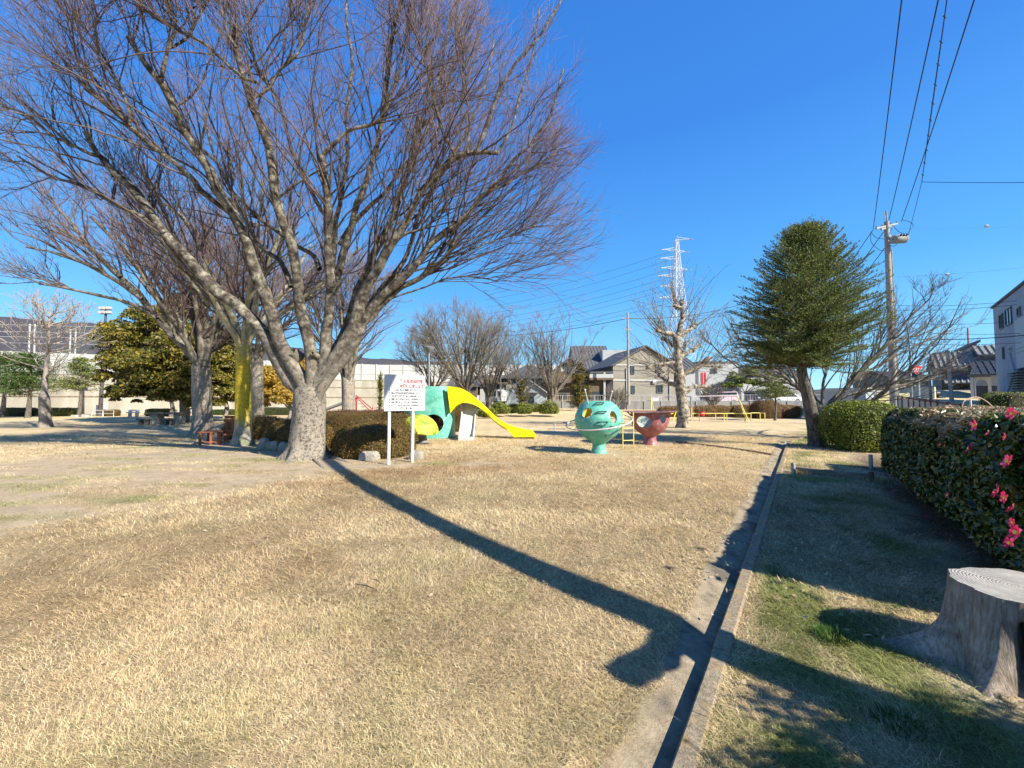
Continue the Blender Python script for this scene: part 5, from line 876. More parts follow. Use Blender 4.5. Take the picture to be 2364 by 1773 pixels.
def slide_house():
    c = Vector(((988 - 1182) / 898 * 15.9, 16.2, 0)); r = thing('elephant_slide', 'teal concrete slide house with a yellow trunk shaped slide', 'slide', tuple(c)); H = 2.06; n = 56; mb = MB(); vs = []
    a_, b_ = .98, .85
    for (s, z) in ((1.03, 0), (1.02, .4), (1.0, 1.0), (.97, 1.6), (.955, H - .05), (.94, H), (.88, H), (.87, H - .1), (.93, .4), (.93, .0)):
        for j in range(n):
            t = 2 * PI * j / n; q = 1 / (abs(math.cos(t)) ** 3 + abs(math.sin(t)) ** 3) ** (1 / 3); vs.append(c + Vector((a_ * s * q * math.cos(t) + .06 * (1 - z / H), b_ * s * q * math.sin(t), z + .02 * math.cos(t))))
    mb.add(vs, [(i * n + j, i * n + (j + 1) % n, ((i + 1) % 10) * n + (j + 1) % n, ((i + 1) % 10) * n + j) for i in range(10) for j in range(n)])
    me = boolean(rawmesh(mb), [cyl_mesh(P(1001, 978, 15.4), (0, 1, 0), .39, .37, .7), cyl_mesh(c + Vector((.1, .8, .6)), (0, 1, 0), .42, .42, .4), cyl_mesh(c + Vector((-1, .1, .65)), (1, 0, 0), .42, .42, .4)])
    o = finish(me, 'drum', r, [M['teal'], M['yellow_in']]); smooth_angle(me, 35)
    for p in me.polygons:
        q = p.center; p.material_index = 1 if (q.x * p.normal.x / .9 + q.y * p.normal.y / .8) < -.15 and abs(p.normal.z) < .7 else 0
    mb = MB(); mb.lathe(c + Vector((0, 0, H - .22)), [(.01, 0), (.86, 0), (.86, .05), (.01, .05)], 32, sy=.86); mb.build('deck', M['cream'], r)
    top = [(750, 797), (800, 798), (860, 806), (905, 826), (960, 860), (1020, 908), (1080, 958), (1140, 1018), (1200, 1078), (1250, 1118), (1300, 1150), (1350, 1172), (1400, 1190), (1500, 1215), (1580, 1225), (1603, 1258), (1603, 1283), (1395, 1285)]
    bot = [(1365, 1250), (1330, 1210), (1280, 1163), (1230, 1122), (1180, 1085), (1130, 1048), (1060, 1000), (1020, 978), (980, 964), (940, 955), (900, 955), (865, 968), (835, 990), (805, 1025), (785, 1055)]
    Z = lambda q, Y: P(850 + q[0] / 4.147, 700 + q[1] / 4.147, Y)
    def zfix(v): v.z = max(v.z, .0); return v
    for k, Y in enumerate((15.35, 15.95)):
        mb = MB(); poly = [Z(q, 15.35) for q in top + bot]; poly = [Vector((p.x, Y, max(p.z, -.02))) for p in poly]; mb.prism(poly, (0, .09, 0)); mb.build('slide_wall', M['yellow'], r, bevel=.012)
    mb = MB(); line = [Z(q, 15.35) for q in top[:-2]]
    for p, q in zip(line[:-1], line[1:]):
        a = [Vector((p.x, 15.44, max(p.z - .15, .05))), Vector((q.x, 15.44, max(q.z - .15, .05))), Vector((q.x, 15.95, max(q.z - .15, .05))), Vector((p.x, 15.95, max(p.z - .15, .05)))]; mb.add(a + [v - Vector((0, 0, .07)) for v in a], [(0, 1, 2, 3), (4, 7, 6, 5), (0, 4, 5, 1), (1, 5, 6, 2), (2, 6, 7, 3), (3, 7, 4, 0)])
    mb.build('slide_bed', M['yellow'], r)
    # second, pale chute facing the viewer
    x0, x1 = P(1060.5, 1000, 15.1).x, P(1096, 1000, 15.1).x; cx = (x0 + x1) / 2; hw = (x1 - x0) / 2; path = [(17.2, 1.58), (16.6, 1.53), (16.1, 1.38), (15.8, 1.12), (15.55, .82), (15.35, .55), (15.15, .32), (14.95, .16), (14.75, .10)]; w = thing('slide', 'short white chute with cream bed under the yellow trunk slide', 'slide', (cx, 14.9, 0))
    for s in (-1, 1):
        mb = MB(); up = [Vector((cx + s * hw, y, z + .17)) for y, z in path]; dn = [Vector((cx + s * hw, y + .0, max(z - .10, 0) if y > 14.9 else 0)) for y, z in path]; mb.prism(up + dn[::-1], (-s * .05, 0, 0)); mb.build('side_wall', M['white'], w, bevel=.01)
    mb = MB()
    for (ya, za), (yb, zb_) in zip(path[:-1], path[1:]): mb.add([Vector((cx - hw + .05, ya, za)), Vector((cx + hw - .05, ya, za)), Vector((cx + hw - .05, yb, zb_)), Vector((cx - hw + .05, yb, zb_)), Vector((cx - hw + .05, ya, za - .06)), Vector((cx + hw - .05, ya, za - .06)), Vector((cx + hw - .05, yb, zb_ - .06)), Vector((cx - hw + .05, yb, zb_ - .06))], [(0, 1, 2, 3), (4, 7, 6, 5), (3, 2, 6, 7), (0, 4, 5, 1)])
    mb.build('chute_bed', M['cream'], w); mb = MB(); mb.box((cx, 14.72, .06), (hw * 2, .10, .16)); mb.build('foot_block', M['white'], w, bevel=.02)
slide_house()
def mushroom():
    c = G(978, 1026); c.z = 0; r = thing('mushroom_seat', 'mottled yellow-green mushroom dome leaning beside the teal slide house', 'play mushroom', tuple(c)); top = Vector((P(966, 985, c.y).x, c.y + .15, .50)); mb = MB(); n = 36; tilt = Matrix.Rotation(math.radians(9), 3, 'Y') @ Matrix.Rotation(math.radians(7), 3, 'X'); vs = []; prof = [(.001, .50), (.14, .49), (.28, .45), (.42, .37), (.54, .26), (.63, .12), (.67, .0), (.655, -.03), (.60, .0), (.50, .16), (.34, .26), (.10, .32), (.001, .32)]
    for a, z in prof:
        for j in range(n): t = 2 * PI * j / n; vs.append(top + tilt @ Vector((a * math.cos(t), a * math.sin(t), z * 1.05)))
    mb.add(vs, [(i * n + j, i * n + (j + 1) % n, (i + 1) * n + (j + 1) % n, (i + 1) * n + j) for i in range(len(prof) - 1) for j in range(n)]); mb.build('cap', M['mush'], r, True)
    mb = MB(); mb.tube([c + Vector((0, 0, -.02)), c + Vector((-.02, .03, .06)), c + Vector((-.07, .06, .3)), top + Vector((0, 0, .34))], [.24, .16, .13, .15], 16); mb.build('stem', mat('dark_grey_stem', (.10, .11, .12), .6, (.3, .3, .3), 6), r, True)  # stem coloured dark grey with lighter blotches
    mb = MB(); mb.lathe(c, [(.30, -.02), (.28, .025), (.2, .035)], 20); mb.build('base', M['concrete'], r, True)
mushroom()
# ------------------------------------------------------------ notice board
def text_obj(name, body, size, mtl, parent, origin, ux, uz, depth=.002, bold=0.0, width=None, align='LEFT'):
    cu = bpy.data.curves.new(name, 'FONT'); cu.body = body; cu.size = size; cu.extrude = depth; cu.offset = bold; cu.align_x = align; cu.resolution_u = 2; o = bpy.data.objects.new(name, cu); COL.objects.link(o); bpy.context.view_layer.update()
    me = bpy.data.meshes.new_from_object(o.evaluated_get(bpy.context.evaluated_depsgraph_get())); bpy.data.objects.remove(o)
    if not len(me.vertices): return None
    xs = [v.co.x for v in me.vertices]; w = max(xs) - min(xs); s = width / w if width else 1; ux = Vector(ux).normalized(); uz = Vector(uz).normalized(); nz = ux.cross(uz)
    m = Matrix(((ux.x * s, uz.x, nz.x, origin[0]), (ux.y * s, uz.y, nz.y, origin[1]), (ux.z * s, uz.z, nz.z, origin[2]), (0, 0, 0, 1))); me.transform(m); me.materials.clear(); return finish(me, name, parent, mtl)
def notice():
    A = G(897.9, 1073); B = G(952.8, 1067.5); ux = Vector((B.x - A.x, B.y - A.y, 0)).normalized(); nrmv = Vector((ux.y, -ux.x, 0)); r = thing('notice_board', 'white park rules notice board on two square posts beside the big tree', 'notice board', tuple(A))
    L = A - ux * .142; z0, z1, w = 1.255, 2.12, 1.02
    for q in (A, B): mb = MB(); mb.box(q + Vector((0, 0, 1.0)) + -nrmv * .0 - nrmv * .03 * 1, (.06, .06, 2.06), ux); mb.build('post', mat('post_white', (.72, .71, .66), .6, (.66, .60, .48), 5), r, bevel=.004)
    mb = MB(); ctr = L + ux * w / 2 + nrmv * .016; ctr.z = (z0 + z1) / 2; mb.box(ctr, (w, .026, z1 - z0), ux); bd = mb.build('panel', mat('sign_white', (.50, .50, .50), .5), r, bevel=.003)
    f0 = L + nrmv * .0302; up = Vector((0, 0, 1))
    def T(body, u, z, size, mt, wd, b=0): o = text_obj('lettering', body, size, mt, r, f0 + ux * u + Vector((0, 0, z)), ux, up, .0008, b, wd); return o
    T('みんなの公園を', .36, 1.935, .10, M['textred'], .60, .0065); T('大切にしましょう', .36, 1.815, .10, M['textred'], .62, .0065)
    rows = [('トイレはきれいに利用しましょう。', .66), ('他人に迷惑のかかる遊びはやめましょう。', .73), ('ゴミや空き缶をすてることはやめましょう。', .79), ('遊具をキズつけたりこわすことはやめましょう。', .82), ('犬など動物のフンをすてることはやめましょう。', .82), ('植物をきったり取ったりすることはやめましょう。', .82)]
    for i, (tx, wd) in enumerate(rows):
        z = 1.735 - i * .0735; T(tx, .165, z, .052, M['textblk'], wd * .96, .0032); mb = MB(); p = f0 + ux * .125 + Vector((0, 0, z + .018)); n = 14; mb.add([p + (ux * math.cos(2 * PI * k / n) + up * math.sin(2 * PI * k / n)) * .0135 for k in range(n)], [tuple(range(n))]); mb.build('bullet', M['textblk'], r, recalc=False)
    T('蒲　郡　市', .39, 1.29, .06, M['textblk'], .29, .003)
notice()
def zoomed(pts, s, ox, oy): return [(ox + x / s, oy + y / s) for x, y in pts]
# ------------------------------------------------------------ stump
def stump():
    c = Vector((2.86, 2.26, 0)); r = thing('tree_stump', 'weathered grey tree stump with sawn ringed top at the lower right', 'tree stump', tuple(c)); rng = np.random.default_rng(5); n = 180; hs = [-.04, .0, .03, .07, .12, .18, .25, .29, .32, .35, .39, .44, .452]; V = []; a = np.arange(n) * 2 * PI / n
    lobes = [(math.radians(158), .30, .22), (math.radians(205), .14, .14), (math.radians(246), .13, .14), (math.radians(300), .14, .2), (math.radians(20), .12, .3), (math.radians(90), .10, .3)]
    for h in hs:
        rad = .262 + .075 * (1 - h / .45) ** 1.3 + .006 * np.sin(9 * a + 1) + .0025 * np.sin(23 * a + h * 2) + .02 * np.sin(2 * a + 1)
        for la, am, wd in lobes: rad = rad + am * np.exp(-h / .085) * np.exp(-(((a - la + PI) % (2 * PI) - PI) / wd) ** 2)
        d = np.abs((a - math.radians(224) + PI) % (2 * PI) - PI); rad = rad - .20 * np.exp(-(d / .075) ** 4) * sst(.02, .12, h) * sst(.36, .29, h)
        for ca in (185, 203, 252, 275): d = np.abs((a - math.radians(ca) + PI) % (2 * PI) - PI); rad = rad - .018 * np.exp(-(d / .018) ** 2)
        V.append(np.stack([c.x + rad * np.cos(a), c.y + rad * np.sin(a), np.full(n, h) + (.008 * np.sin(3 * a) if h > .44 else 0)], -1))
    V = np.concatenate(V); m = len(hs); i, j = np.meshgrid(np.arange(m - 1), np.arange(n), indexing='ij'); j2 = (j + 1) % n; Q = np.stack([i * n + j, i * n + j2, (i + 1) * n + j2, (i + 1) * n + j], -1).reshape(-1, 4)
    wood, nn, l, b = newmat('weathered_wood'); b.inputs['Roughness'].default_value = .85; b.inputs['Specular IOR Level'].default_value = .2; tc = nn.new('ShaderNodeTexCoord'); mp = nn.new('ShaderNodeMapping'); mp.inputs['Scale'].default_value = (1, 1, .08); l.new(tc.outputs['Object'], mp.inputs[0]); no = nn.new('ShaderNodeTexNoise'); no.inputs['Scale'].default_value = 60; no.inputs['Detail'].default_value = 8; no.inputs['Roughness'].default_value = .7; l.new(mp.outputs[0], no.inputs['Vector'])
    cr = nn.new('ShaderNodeValToRGB'); e = cr.color_ramp.elements; e[0].position = .22; e[0].color = (.06, .04, .03, 1); e[1].position = .70; e[1].color = (.43, .37, .30, 1); e.new(.45).color = (.24, .19, .145, 1); l.new(no.outputs['Fac'], cr.inputs[0])
    n2 = nn.new('ShaderNodeTexNoise'); n2.inputs['Scale'].default_value = 5; n2.inputs['Detail'].default_value = 5; l.new(tc.outputs['Object'], n2.inputs['Vector']); mr = nn.new('ShaderNodeMapRange'); mr.inputs[1].default_value = .35; mr.inputs[2].default_value = .65; mr.inputs[3].default_value = .7; mr.inputs[4].default_value = 1.3; l.new(n2.outputs['Fac'], mr.inputs[0]); mx = nn.new('ShaderNodeMix'); mx.data_type = 'RGBA'; mx.blend_type = 'MULTIPLY'; mx.inputs[0].default_value = 1; l.new(cr.outputs[0], mx.inputs[6]); l.new(mr.outputs[0], mx.inputs[7]); l.new(mx.outputs[2], b.inputs['Base Color'])
    bp = nn.new('ShaderNodeBump'); bp.inputs['Strength'].default_value = .7; bp.inputs['Distance'].default_value = .02; l.new(no.outputs['Fac'], bp.inputs['Height']); l.new(bp.outputs[0], b.inputs['Normal'])
    npmesh('bark_side', V, Q, None, wood, r, True).name = 'side'
    topm, nn, l, b = newmat('sawn_top'); b.inputs['Roughness'].default_value = .8; b.inputs['Specular IOR Level'].default_value = .2; tc = nn.new('ShaderNodeTexCoord'); wv = nn.new('ShaderNodeTexWave'); wv.wave_type = 'RINGS'; wv.rings_direction = 'Z'; wv.inputs['Scale'].default_value = 22; wv.inputs['Distortion'].default_value = 3.5; wv.inputs['Detail'].default_value = 4; wv.inputs['Detail Scale'].default_value = 2; l.new(tc.outputs['Object'], wv.inputs[0]); cr = nn.new('ShaderNodeValToRGB'); cr.color_ramp.elements[0].color = (.34, .31, .26, 1); cr.color_ramp.elements[1].color = (.60, .56, .50, 1); l.new(wv.outputs['Fac'], cr.inputs[0])
    no = nn.new('ShaderNodeTexNoise'); no.inputs['Scale'].default_value = 14; no.inputs['Detail'].default_value = 6; l.new(tc.outputs['Object'], no.inputs[0]); mx = nn.new('ShaderNodeMix'); mx.data_type = 'RGBA'; mx.blend_type = 'MULTIPLY'; mx.inputs[0].default_value = .6; l.new(cr.outputs[0], mx.inputs[6]); l.new(no.outputs['Fac'], mx.inputs[7]); l.new(mx.outputs[2], b.inputs['Base Color']); bp = nn.new('ShaderNodeBump'); bp.inputs['Strength'].default_value = .4; bp.inputs['Distance'].default_value = .006; l.new(wv.outputs['Fac'], bp.inputs['Height']); l.new(bp.outputs[0], b.inputs['Normal'])
    rim = V[-n:]; ctr = np.array([[c.x, c.y, .447]]); mid = (rim - ctr) * .93 + ctr + [0, 0, .004]; V2 = np.concatenate([rim, mid, ctr]); T = np.stack([n + np.arange(n), n + (np.arange(n) + 1) % n, np.full(n, 2 * n)], -1); Q2 = np.stack([np.arange(n), (np.arange(n) + 1) % n, n + (np.arange(n) + 1) % n, n + np.arange(n)], -1); npmesh('sawn_top', V2, Q2, T, topm, r, True)
stump()
# ------------------------------------------------------------ stones, edging, bench, posts
def rock(c, s, seed, lab, group=None, mtl='stone', flat=1.0):
    rng = np.random.default_rng(seed); bm = bmesh.new(); bmesh.ops.create_icosphere(bm, subdivisions=3, radius=1); V = np.array([v.co[:] for v in bm.verts]); V = np.sign(V) * np.abs(V) ** .62; f = 1 + .28 * (fbm(V[:, 0] * 1.4 + seed, V[:, 1] * 1.4 + V[:, 2], 3, seed) - .5)
    V = V * f[:, None] * np.array(s) + np.array(c)
    for v, q in zip(bm.verts, V): v.co = q
    me = bpy.data.meshes.new('stone'); bm.to_mesh(me); bm.free(); o = finish(me, 'stone', None, M[mtl], True); tag(o, lab, 'stone', group); return o
rock((-3.62, 9.95, .06), (.26, .17, .17), 1, 'pale squared stone under the azalea left of the notice posts'); rock((-2.45, 10.05, .07), (.20, .16, .15), 2, 'grey stone behind the right post of the notice')
sg = 'upright edging stones left of the big trunk'
for i, (x, y, w, h, lab) in enumerate([(592, 1040, .17, .24, 'edging stone nearest the mossy trunk'), (607, 1040, .12, .17, 'second edging stone from the mossy trunk'), (622, 1042, .20, .20, 'third edging stone from the mossy trunk'), (641, 1046, .22, .21, 'broad slanting edging stone near the big trunk'), (662, 1049, .20, .19, 'edging stone in the shadow beside the big trunk')]):
    p = G(x, y); rock((p.x, p.y + .35, h * .40), (w * .8, .13, h), 10 + i, lab, sg)
def bed_edge():
    A = G(1828, 1090); B = G(2018, 1110); d = (B - A); d.z = 0; n = MB(); n.box((A + B) / 2 + Vector((0, 0, .05)), (d.length, .11, .14), d); o = n.build('edging_beam', mat('weathered_timber', (.16, .13, .10), .9, (.28, .24, .19), 10, .4, 30, stretch=(.3, .3, 1)), None, bevel=.012); tag(o, 'weathered timber beam edging the small bed right of the gutter', 'timber edging')
    for (x, y, h, lab, m_) in ((1832, 1096, .26, 'short stake at the left end of the timber edging', 'white'), (2011, 1082, .33, 'whitish post standing against the hedge above the timber edging', 'white'), (2012, 1112, .20, 'short dark stake at the right end of the timber edging', 'bark_dark')):
        p = G(x, y); mb = MB(); mb.box(p + Vector((0, 0, h / 2 - .02)), (.06, .06, h), (1, .3, 0)); o = mb.build('stake', M[m_] if m_ != 'white' else mat('weathered_white_stake', (.42, .41, .38), .9, (.22, .20, .18), 8), None, bevel=.006); tag(o, lab, 'stake')
bed_edge()
tuft((5.85, 8.05), .16, 260, .13, (.45, .36, .20), 'dry straw tuft at the left end of the timber edging', seed=5)
tuft((6.75, 7.3), .18, 300, .15, (.45, .36, .20), 'dry straw tuft at the right end of the timber edging', seed=6)
tuft((6.3, 8.6), .30, 300, .12, (.42, .33, .18), 'dry straw tuft inside the small timber edged bed', seed=7)
def bench():
    c = Vector(((513 - 1182) / 898 * 13.7, 13.7, 0)); ux = Vector((.93, .36, 0)).normalized(); uy = Vector((-ux.y, ux.x, 0)); r = thing('wooden_bench', 'red-brown wooden bench with tall slatted back beside the mossy trunk', 'bench', tuple(c)); W = M['wood_red']
    def B(u, v, z, s, nm, uz=None, bev=.006): mb = MB(); mb.box(c + ux * u + uy * v + Vector((0, 0, z)), s, ux, uz=uz); return mb.build(nm, W, r, bevel=bev)
    mb = MB()
    for k in range(4): mb.box(c + ux * -.22 + uy * (-.36 + k * .20) + Vector((0, 0, .43)), (.66, .17, .035), ux)
    mb.build('seat', W, r, bevel=.005)
    for v in (-.42, .3):
        for u, t in ((-.46, -.08), (-.16, .0)): B(u, v, .21, (.06, .07, .43), 'leg', (t, 0, 1))
    B(.08, -.44, .21, (.11, .08, .43), 'leg'); B(.08, .32, .21, (.11, .08, .43), 'leg'); B(-.2, -.44, .10, (.6, .04, .05), 'stretcher'); B(.3, -.38, .33, (.4, .04, .07), 'stretcher'); B(.3, -.38, .10, (.4, .04, .05), 'stretcher')
    for u in (.16, .34, .52): B(u, .0, .62, (.07, .035, .42), 'back_slat')
    bk = MB(); bk.box(c + ux * .34 + Vector((0, 0, .92)), (.50, .045, .10), ux); bk.box(c + ux * .34 + Vector((0, 0, .80)), (.54, .05, .11), ux); bk.build('backrest', W, r, bevel=.006); B(.34, 0, .43, (.5, .06, .06), 'back_rail')
bench()
def stone_table():
    p = G(360, 979); p.z = 0; q = mat('picnic_stone', (.13, .11, .09), .9, (.20, .18, .15), 5); r = thing('picnic_table', 'stone picnic table standing in the shade on the far lawn', 'table', tuple(p)); mb = MB(); mb.box(p + Vector((.75, 0, .70)), (2.3, .9, .09)); mb.build('tabletop', q, r, bevel=.02)
    for dx, w in ((.05, .55), (1.5, .4)): mb = MB(); mb.box(p + Vector((dx, 0, .33)), (w, .5, .66)); mb.build('leg', M['stone'], r, bevel=.02)
    for x, lab in ((332, 'low stone stool left of the picnic table'), (391, 'low stone stool in front of the picnic table on its right')):
        s = P(x, 979, p.y - 1.0); s.z = 0; st = thing('stool', lab, 'stool', tuple(s), 'stone stools at the picnic table'); mb = MB(); mb.box(s + Vector((0, 0, .36)), (.68, .38, .08)); mb.build('seat', q, st, bevel=.015)
        for dx in (-.15, .18): mb = MB(); mb.box(s + Vector((dx, 0, .16)), (.12, .3, .33)); mb.build('leg', q, st, bevel=.01)
stone_table()
def lamp():
    b = P(990, 960, 20.5); b.z = 0; r = thing('park_lamp', 'park lamp post with a flat white saucer shade behind the slide house', 'street lamp', tuple(b)); t = P(990, 812, 20.5); mb = MB(); mb.tube([b, Vector((b.x, b.y, 2)), t], [.06, .05, .045], 10); mb.build('post', M['steel'], r, True); mb = MB(); mb.lathe(t, [(.06, -.08), (.10, -.02), (.22, .08), (.30, .20), (.31, .23), (.20, .27), (.02, .29)], 24); mb.build('lamp_shade', M['steel'], r, True)
lamp()
def post_small(x, y, h, lab, r_=.03, m_='trim', cat='post', nm='post', z=0):
    p = G(x, y, z); mb = MB(); mb.tube([p, p + Vector((0, 0, h))], r_, 8); o = mb.build(nm, M[m_], None, True); tag(o, lab, cat)
post_small(1280.5, 994, .38, 'short white post on the lawn left of the teal sphere', .03)
def marker_plate():
    p = G(1285, 990.5); mb = MB(); mb.box(p + Vector((0, 0, .0)), (.9, .3, .03)); o = mb.build('ground_plate', M['asphalt'], None, bevel=.005); tag(o, 'dark flat plate in the grass behind the short white post', 'ground plate')
marker_plate()
# ------------------------------------------------------------ swing set and yellow rails
def swings():
    Y = 29.5; z = 0; a0 = P(1500, 970, Y); a0 = P(1540, 915, Y); r = thing('swing_set', 'swing frame with pale top bar, yellow legs and two red seats', 'swing set', (P(1640, 970, Y).x, Y, 0)); L = P(1594, 915.5, Y); R = P(1702, 913, Y - .3); mb = MB(); mb.tube([L, R], .035, 8); mb.tube([L, L + (L - R).normalized() * 2.9], .035, 8); mb.build('top_bar', mat('pale_pink_bar', (.55, .45, .48), .5), r, True)
    L0 = L + (L - R).normalized() * 2.9
    for q, m_ in ((L0, 'yellow_old'), (L, 'trim'), (R, 'yellow_old')):
        for dx, dy in ((-.2, -.55), (.55, .75)) if q is not R else ((.5, -.5), (1.0, .6)):
            f = Vector((q.x + dx, q.y + dy, 0)); mb = MB(); mb.tube([q, f], .035, 8); mb.build('leg', M[m_ if dy < 0 else 'yellow_old'], r, True)
    for x in (1590, 1619):
        t = P(x, 915.5, Y); s = thing('bucket_swing', 'red bucket swing seat ' + ('left, partly behind the pollarded trunk' if x < 1600 else 'right, beside the pale frame leg'), 'swing', (t.x, Y, .35), 'red swing seats'); c = Vector((t.x, Y, .42)); mb = MB(); mb.lathe(c, [(.02, -.08), (.20, -.07), (.24, .05), (.23, .25), (.18, .25), (.18, .02), (.02, .0)], 14, sy=.8); mb.build('bucket', M['red'], s, True)
        for d in (-.18, .18): mb = MB(); mb.tube([Vector((t.x + d, Y, .65)), Vector((t.x + d, Y, t.z))], .014, 5); mb.build('chain', M['steel'], s, True)
swings()
def rail(pts, h, lab, r0=.03, m_='yellow_old'):
    r = thing('low_rail', lab, 'railing', tuple(pts[0]), 'low yellow rails round the swings'); mb = MB(); mb.tube([p + Vector((0, 0, h)) for p in pts], r0, 6); mb.build('top_rail', M[m_], r, True)
    for p in pts: mb = MB(); mb.tube([p, p + Vector((0, 0, h))], r0, 6); mb.build('post', M[m_], r, True)
def Gl(xs, y0, y1): return [G(x, y0 + (y1 - y0) * i / max(1, len(xs) - 1)) for i, x in enumerate(xs)]
rail([G(x, 974) for x in (1672, 1720)] + [G(1720 + .01, 974)], .6, 'low yellow rail in front of the right swing leg')
rail([G(x, 971.5) for x in (1597, 1614, 1652, 1678, 1734)], .55, 'long low yellow rail running behind the swing seats')
rail([G(1734, 972), G(1755, 972), G(1766, 973)], .6, 'short low yellow rail at the right of the swings')
def seesaw():
    a = G(1553, 973); r = thing('seesaw', 'small yellow seesaw frame half hidden behind the pollarded trunk', 'seesaw', tuple(a)); mb = MB(); mb.tube([a + Vector((0, 0, 0)), a + Vector((.35, 0, 1.0)), ], .04, 6); mb.tube([a + Vector((.3, 0, 0)), a + Vector((.35, 0, 1.0))], .04, 6); mb.tube([a + Vector((-.1, 0, .55)), a + Vector((.9, 0, .75))], .035, 6); mb.build('frame', M['yellow'], r, True)
seesaw()
def far_slide():
    Y = 33; p = P(800, 955, Y); p.z = 0; r = thing('playground_slide', 'distant grey slide with red hand rails behind the bare trunk', 'slide', tuple(p)); a = P(752, 948, Y); b = P(822, 922, Y); a.z = max(a.z, .1); mb = MB()
    for dy in (-.25, .25): mb.add([a + Vector((0, dy, 0)), b + Vector((0, dy, 0)), b + Vector((0, dy, .22)), a + Vector((0, dy, .2)), a + Vector((0, dy + .04, 0)), b + Vector((0, dy + .04, 0)), b + Vector((0, dy + .04, .22)), a + Vector((0, dy + .04, .2))], [(0, 1, 2, 3), (7, 6, 5, 4), (0, 4, 5, 1), (3, 2, 6, 7), (1, 5, 6, 2), (0, 3, 7, 4)])
    mb.box((a + b) / 2 + Vector((0, 0, .02)), ((b - a).length, .5, .04), b - a); mb.build('chute', M['steel'], r)
    for k, (x0, y0, x1, y1) in enumerate(((822, 912, 860, 945), (824, 918, 856, 950))):
        mb = MB(); q0 = P(x0, y0, Y + (.3 if k else -.3)); q1 = P(x1, y1, Y + (.3 if k else -.3)); mb.tube([q0, q1], .035, 6); mb.tube([q0, Vector((q0.x, q0.y, 0))], .035, 6); mb.tube([q1 + Vector((0, 0, .2)), Vector((q1.x, q1.y, 0))], .035, 6); mb.build('hand_rail', M['red'], r, True)
    mb = MB(); 
    for k in range(5): q = P(826 + k * 7, 925 + k * 7, Y); mb.box(q, (.25, .6, .04))
    mb.build('steps', M['steel'], r)
far_slide()
# ------------------------------------------------------------ left background things
def floodlight():
    Y = 38.5; b = P(231, 962, Y); b.z = 0; t = P(245, 712, Y); r = thing('floodlight_pole', 'tall dark floodlight mast at the far left with lamps on top', 'floodlight', tuple(b)); mb = MB(); mb.tube([b, (b + t) / 2, t], [.17, .13, .09], 10); mb.build('pole', mat('dark_pole_paint', (.07, .06, .06), .6), r, True)
    mb = MB(); mb.box(t + Vector((0, 0, -.15)), (1.15, .08, .08)); mb.box(t + Vector((0, 0, -.55)), (1.05, .08, .08)); mb.build('cross_bar', M['steel'], r)
    for dx in (-.42, -.05, .32, .55):
        for dz in (0, -.42): mb = MB(); mb.box(t + Vector((dx, -.15, dz)), (.26, .2, .28), (1, .2, 0)); mb.build('lamp', M['trim'], r, bevel=.03)
    for (x, y0, y1, w, lab) in ((241.5, 930, 945, .33, 'white electrical box behind the floodlight mast'), (224, 935, 950, .2, 'narrow white box left of the floodlight mast')):
        p0 = P(x, y1, 39.2); p1 = P(x, y0, 39.2); bx = thing('electrical_box', lab, 'electrical box', (p0.x, p0.y, 0), 'white boxes at the floodlight'); mb = MB(); mb.box((p0.x, p0.y, (p0.z + p1.z) / 2), (w * 1.1, .3, p1.z - p0.z)); mb.build('case', M['white'], bx, bevel=.02); mb = MB(); mb.box((p0.x, p0.y, p0.z / 2), (.12, .12, max(p0.z, .1))); mb.build('stand', M['steel'], bx)
    A = G(212, 963); B = G(236, 963); f = thing('guard_frame', 'low white tubular guard frame at the foot of the floodlight mast', 'guard frame', tuple(A)); mb = MB()
    for y in (0, 1.0): mb.tube([A + Vector((0, y, 0)), A + Vector((0, y, .62)), B + Vector((0, y, .62)), B + Vector((0, y, 0))], .03, 6); mb.tube([A + Vector((0, y, .3)), B + Vector((0, y, .3))], .02, 6)
    mb.build('tube', M['white'], f, True)
floodlight()
def white_bench():
    A = G(294, 963); r = thing('white_bench', 'small white slatted bench against the far retaining wall', 'bench', tuple(A)); w = 1.0
    for z, s in ((.42, .1), (.62, .12)): mb = MB(); mb.box(A + Vector((.5, .1 if z > .5 else 0, z)), (w, .05 if z > .5 else .35, s)); mb.build('slat', M['white'], r)
    for dx in (.18, .82): mb = MB(); mb.box(A + Vector((dx, .05, .3)), (.08, .3, .62)); mb.build('leg', M['white'], r)
white_bench()
for x, lab in ((172, 'small pale block left at the far lawn edge'), (196, 'small pale block nearer the floodlight at the far lawn edge')):
    p = G(x, 963); mb = MB(); mb.box(p + Vector((0, 0, .1)), (.42, .3, .2)); o = mb.build('block', M['trim'], None, bevel=.02); tag(o, lab, 'block', 'pale blocks at the far lawn edge')
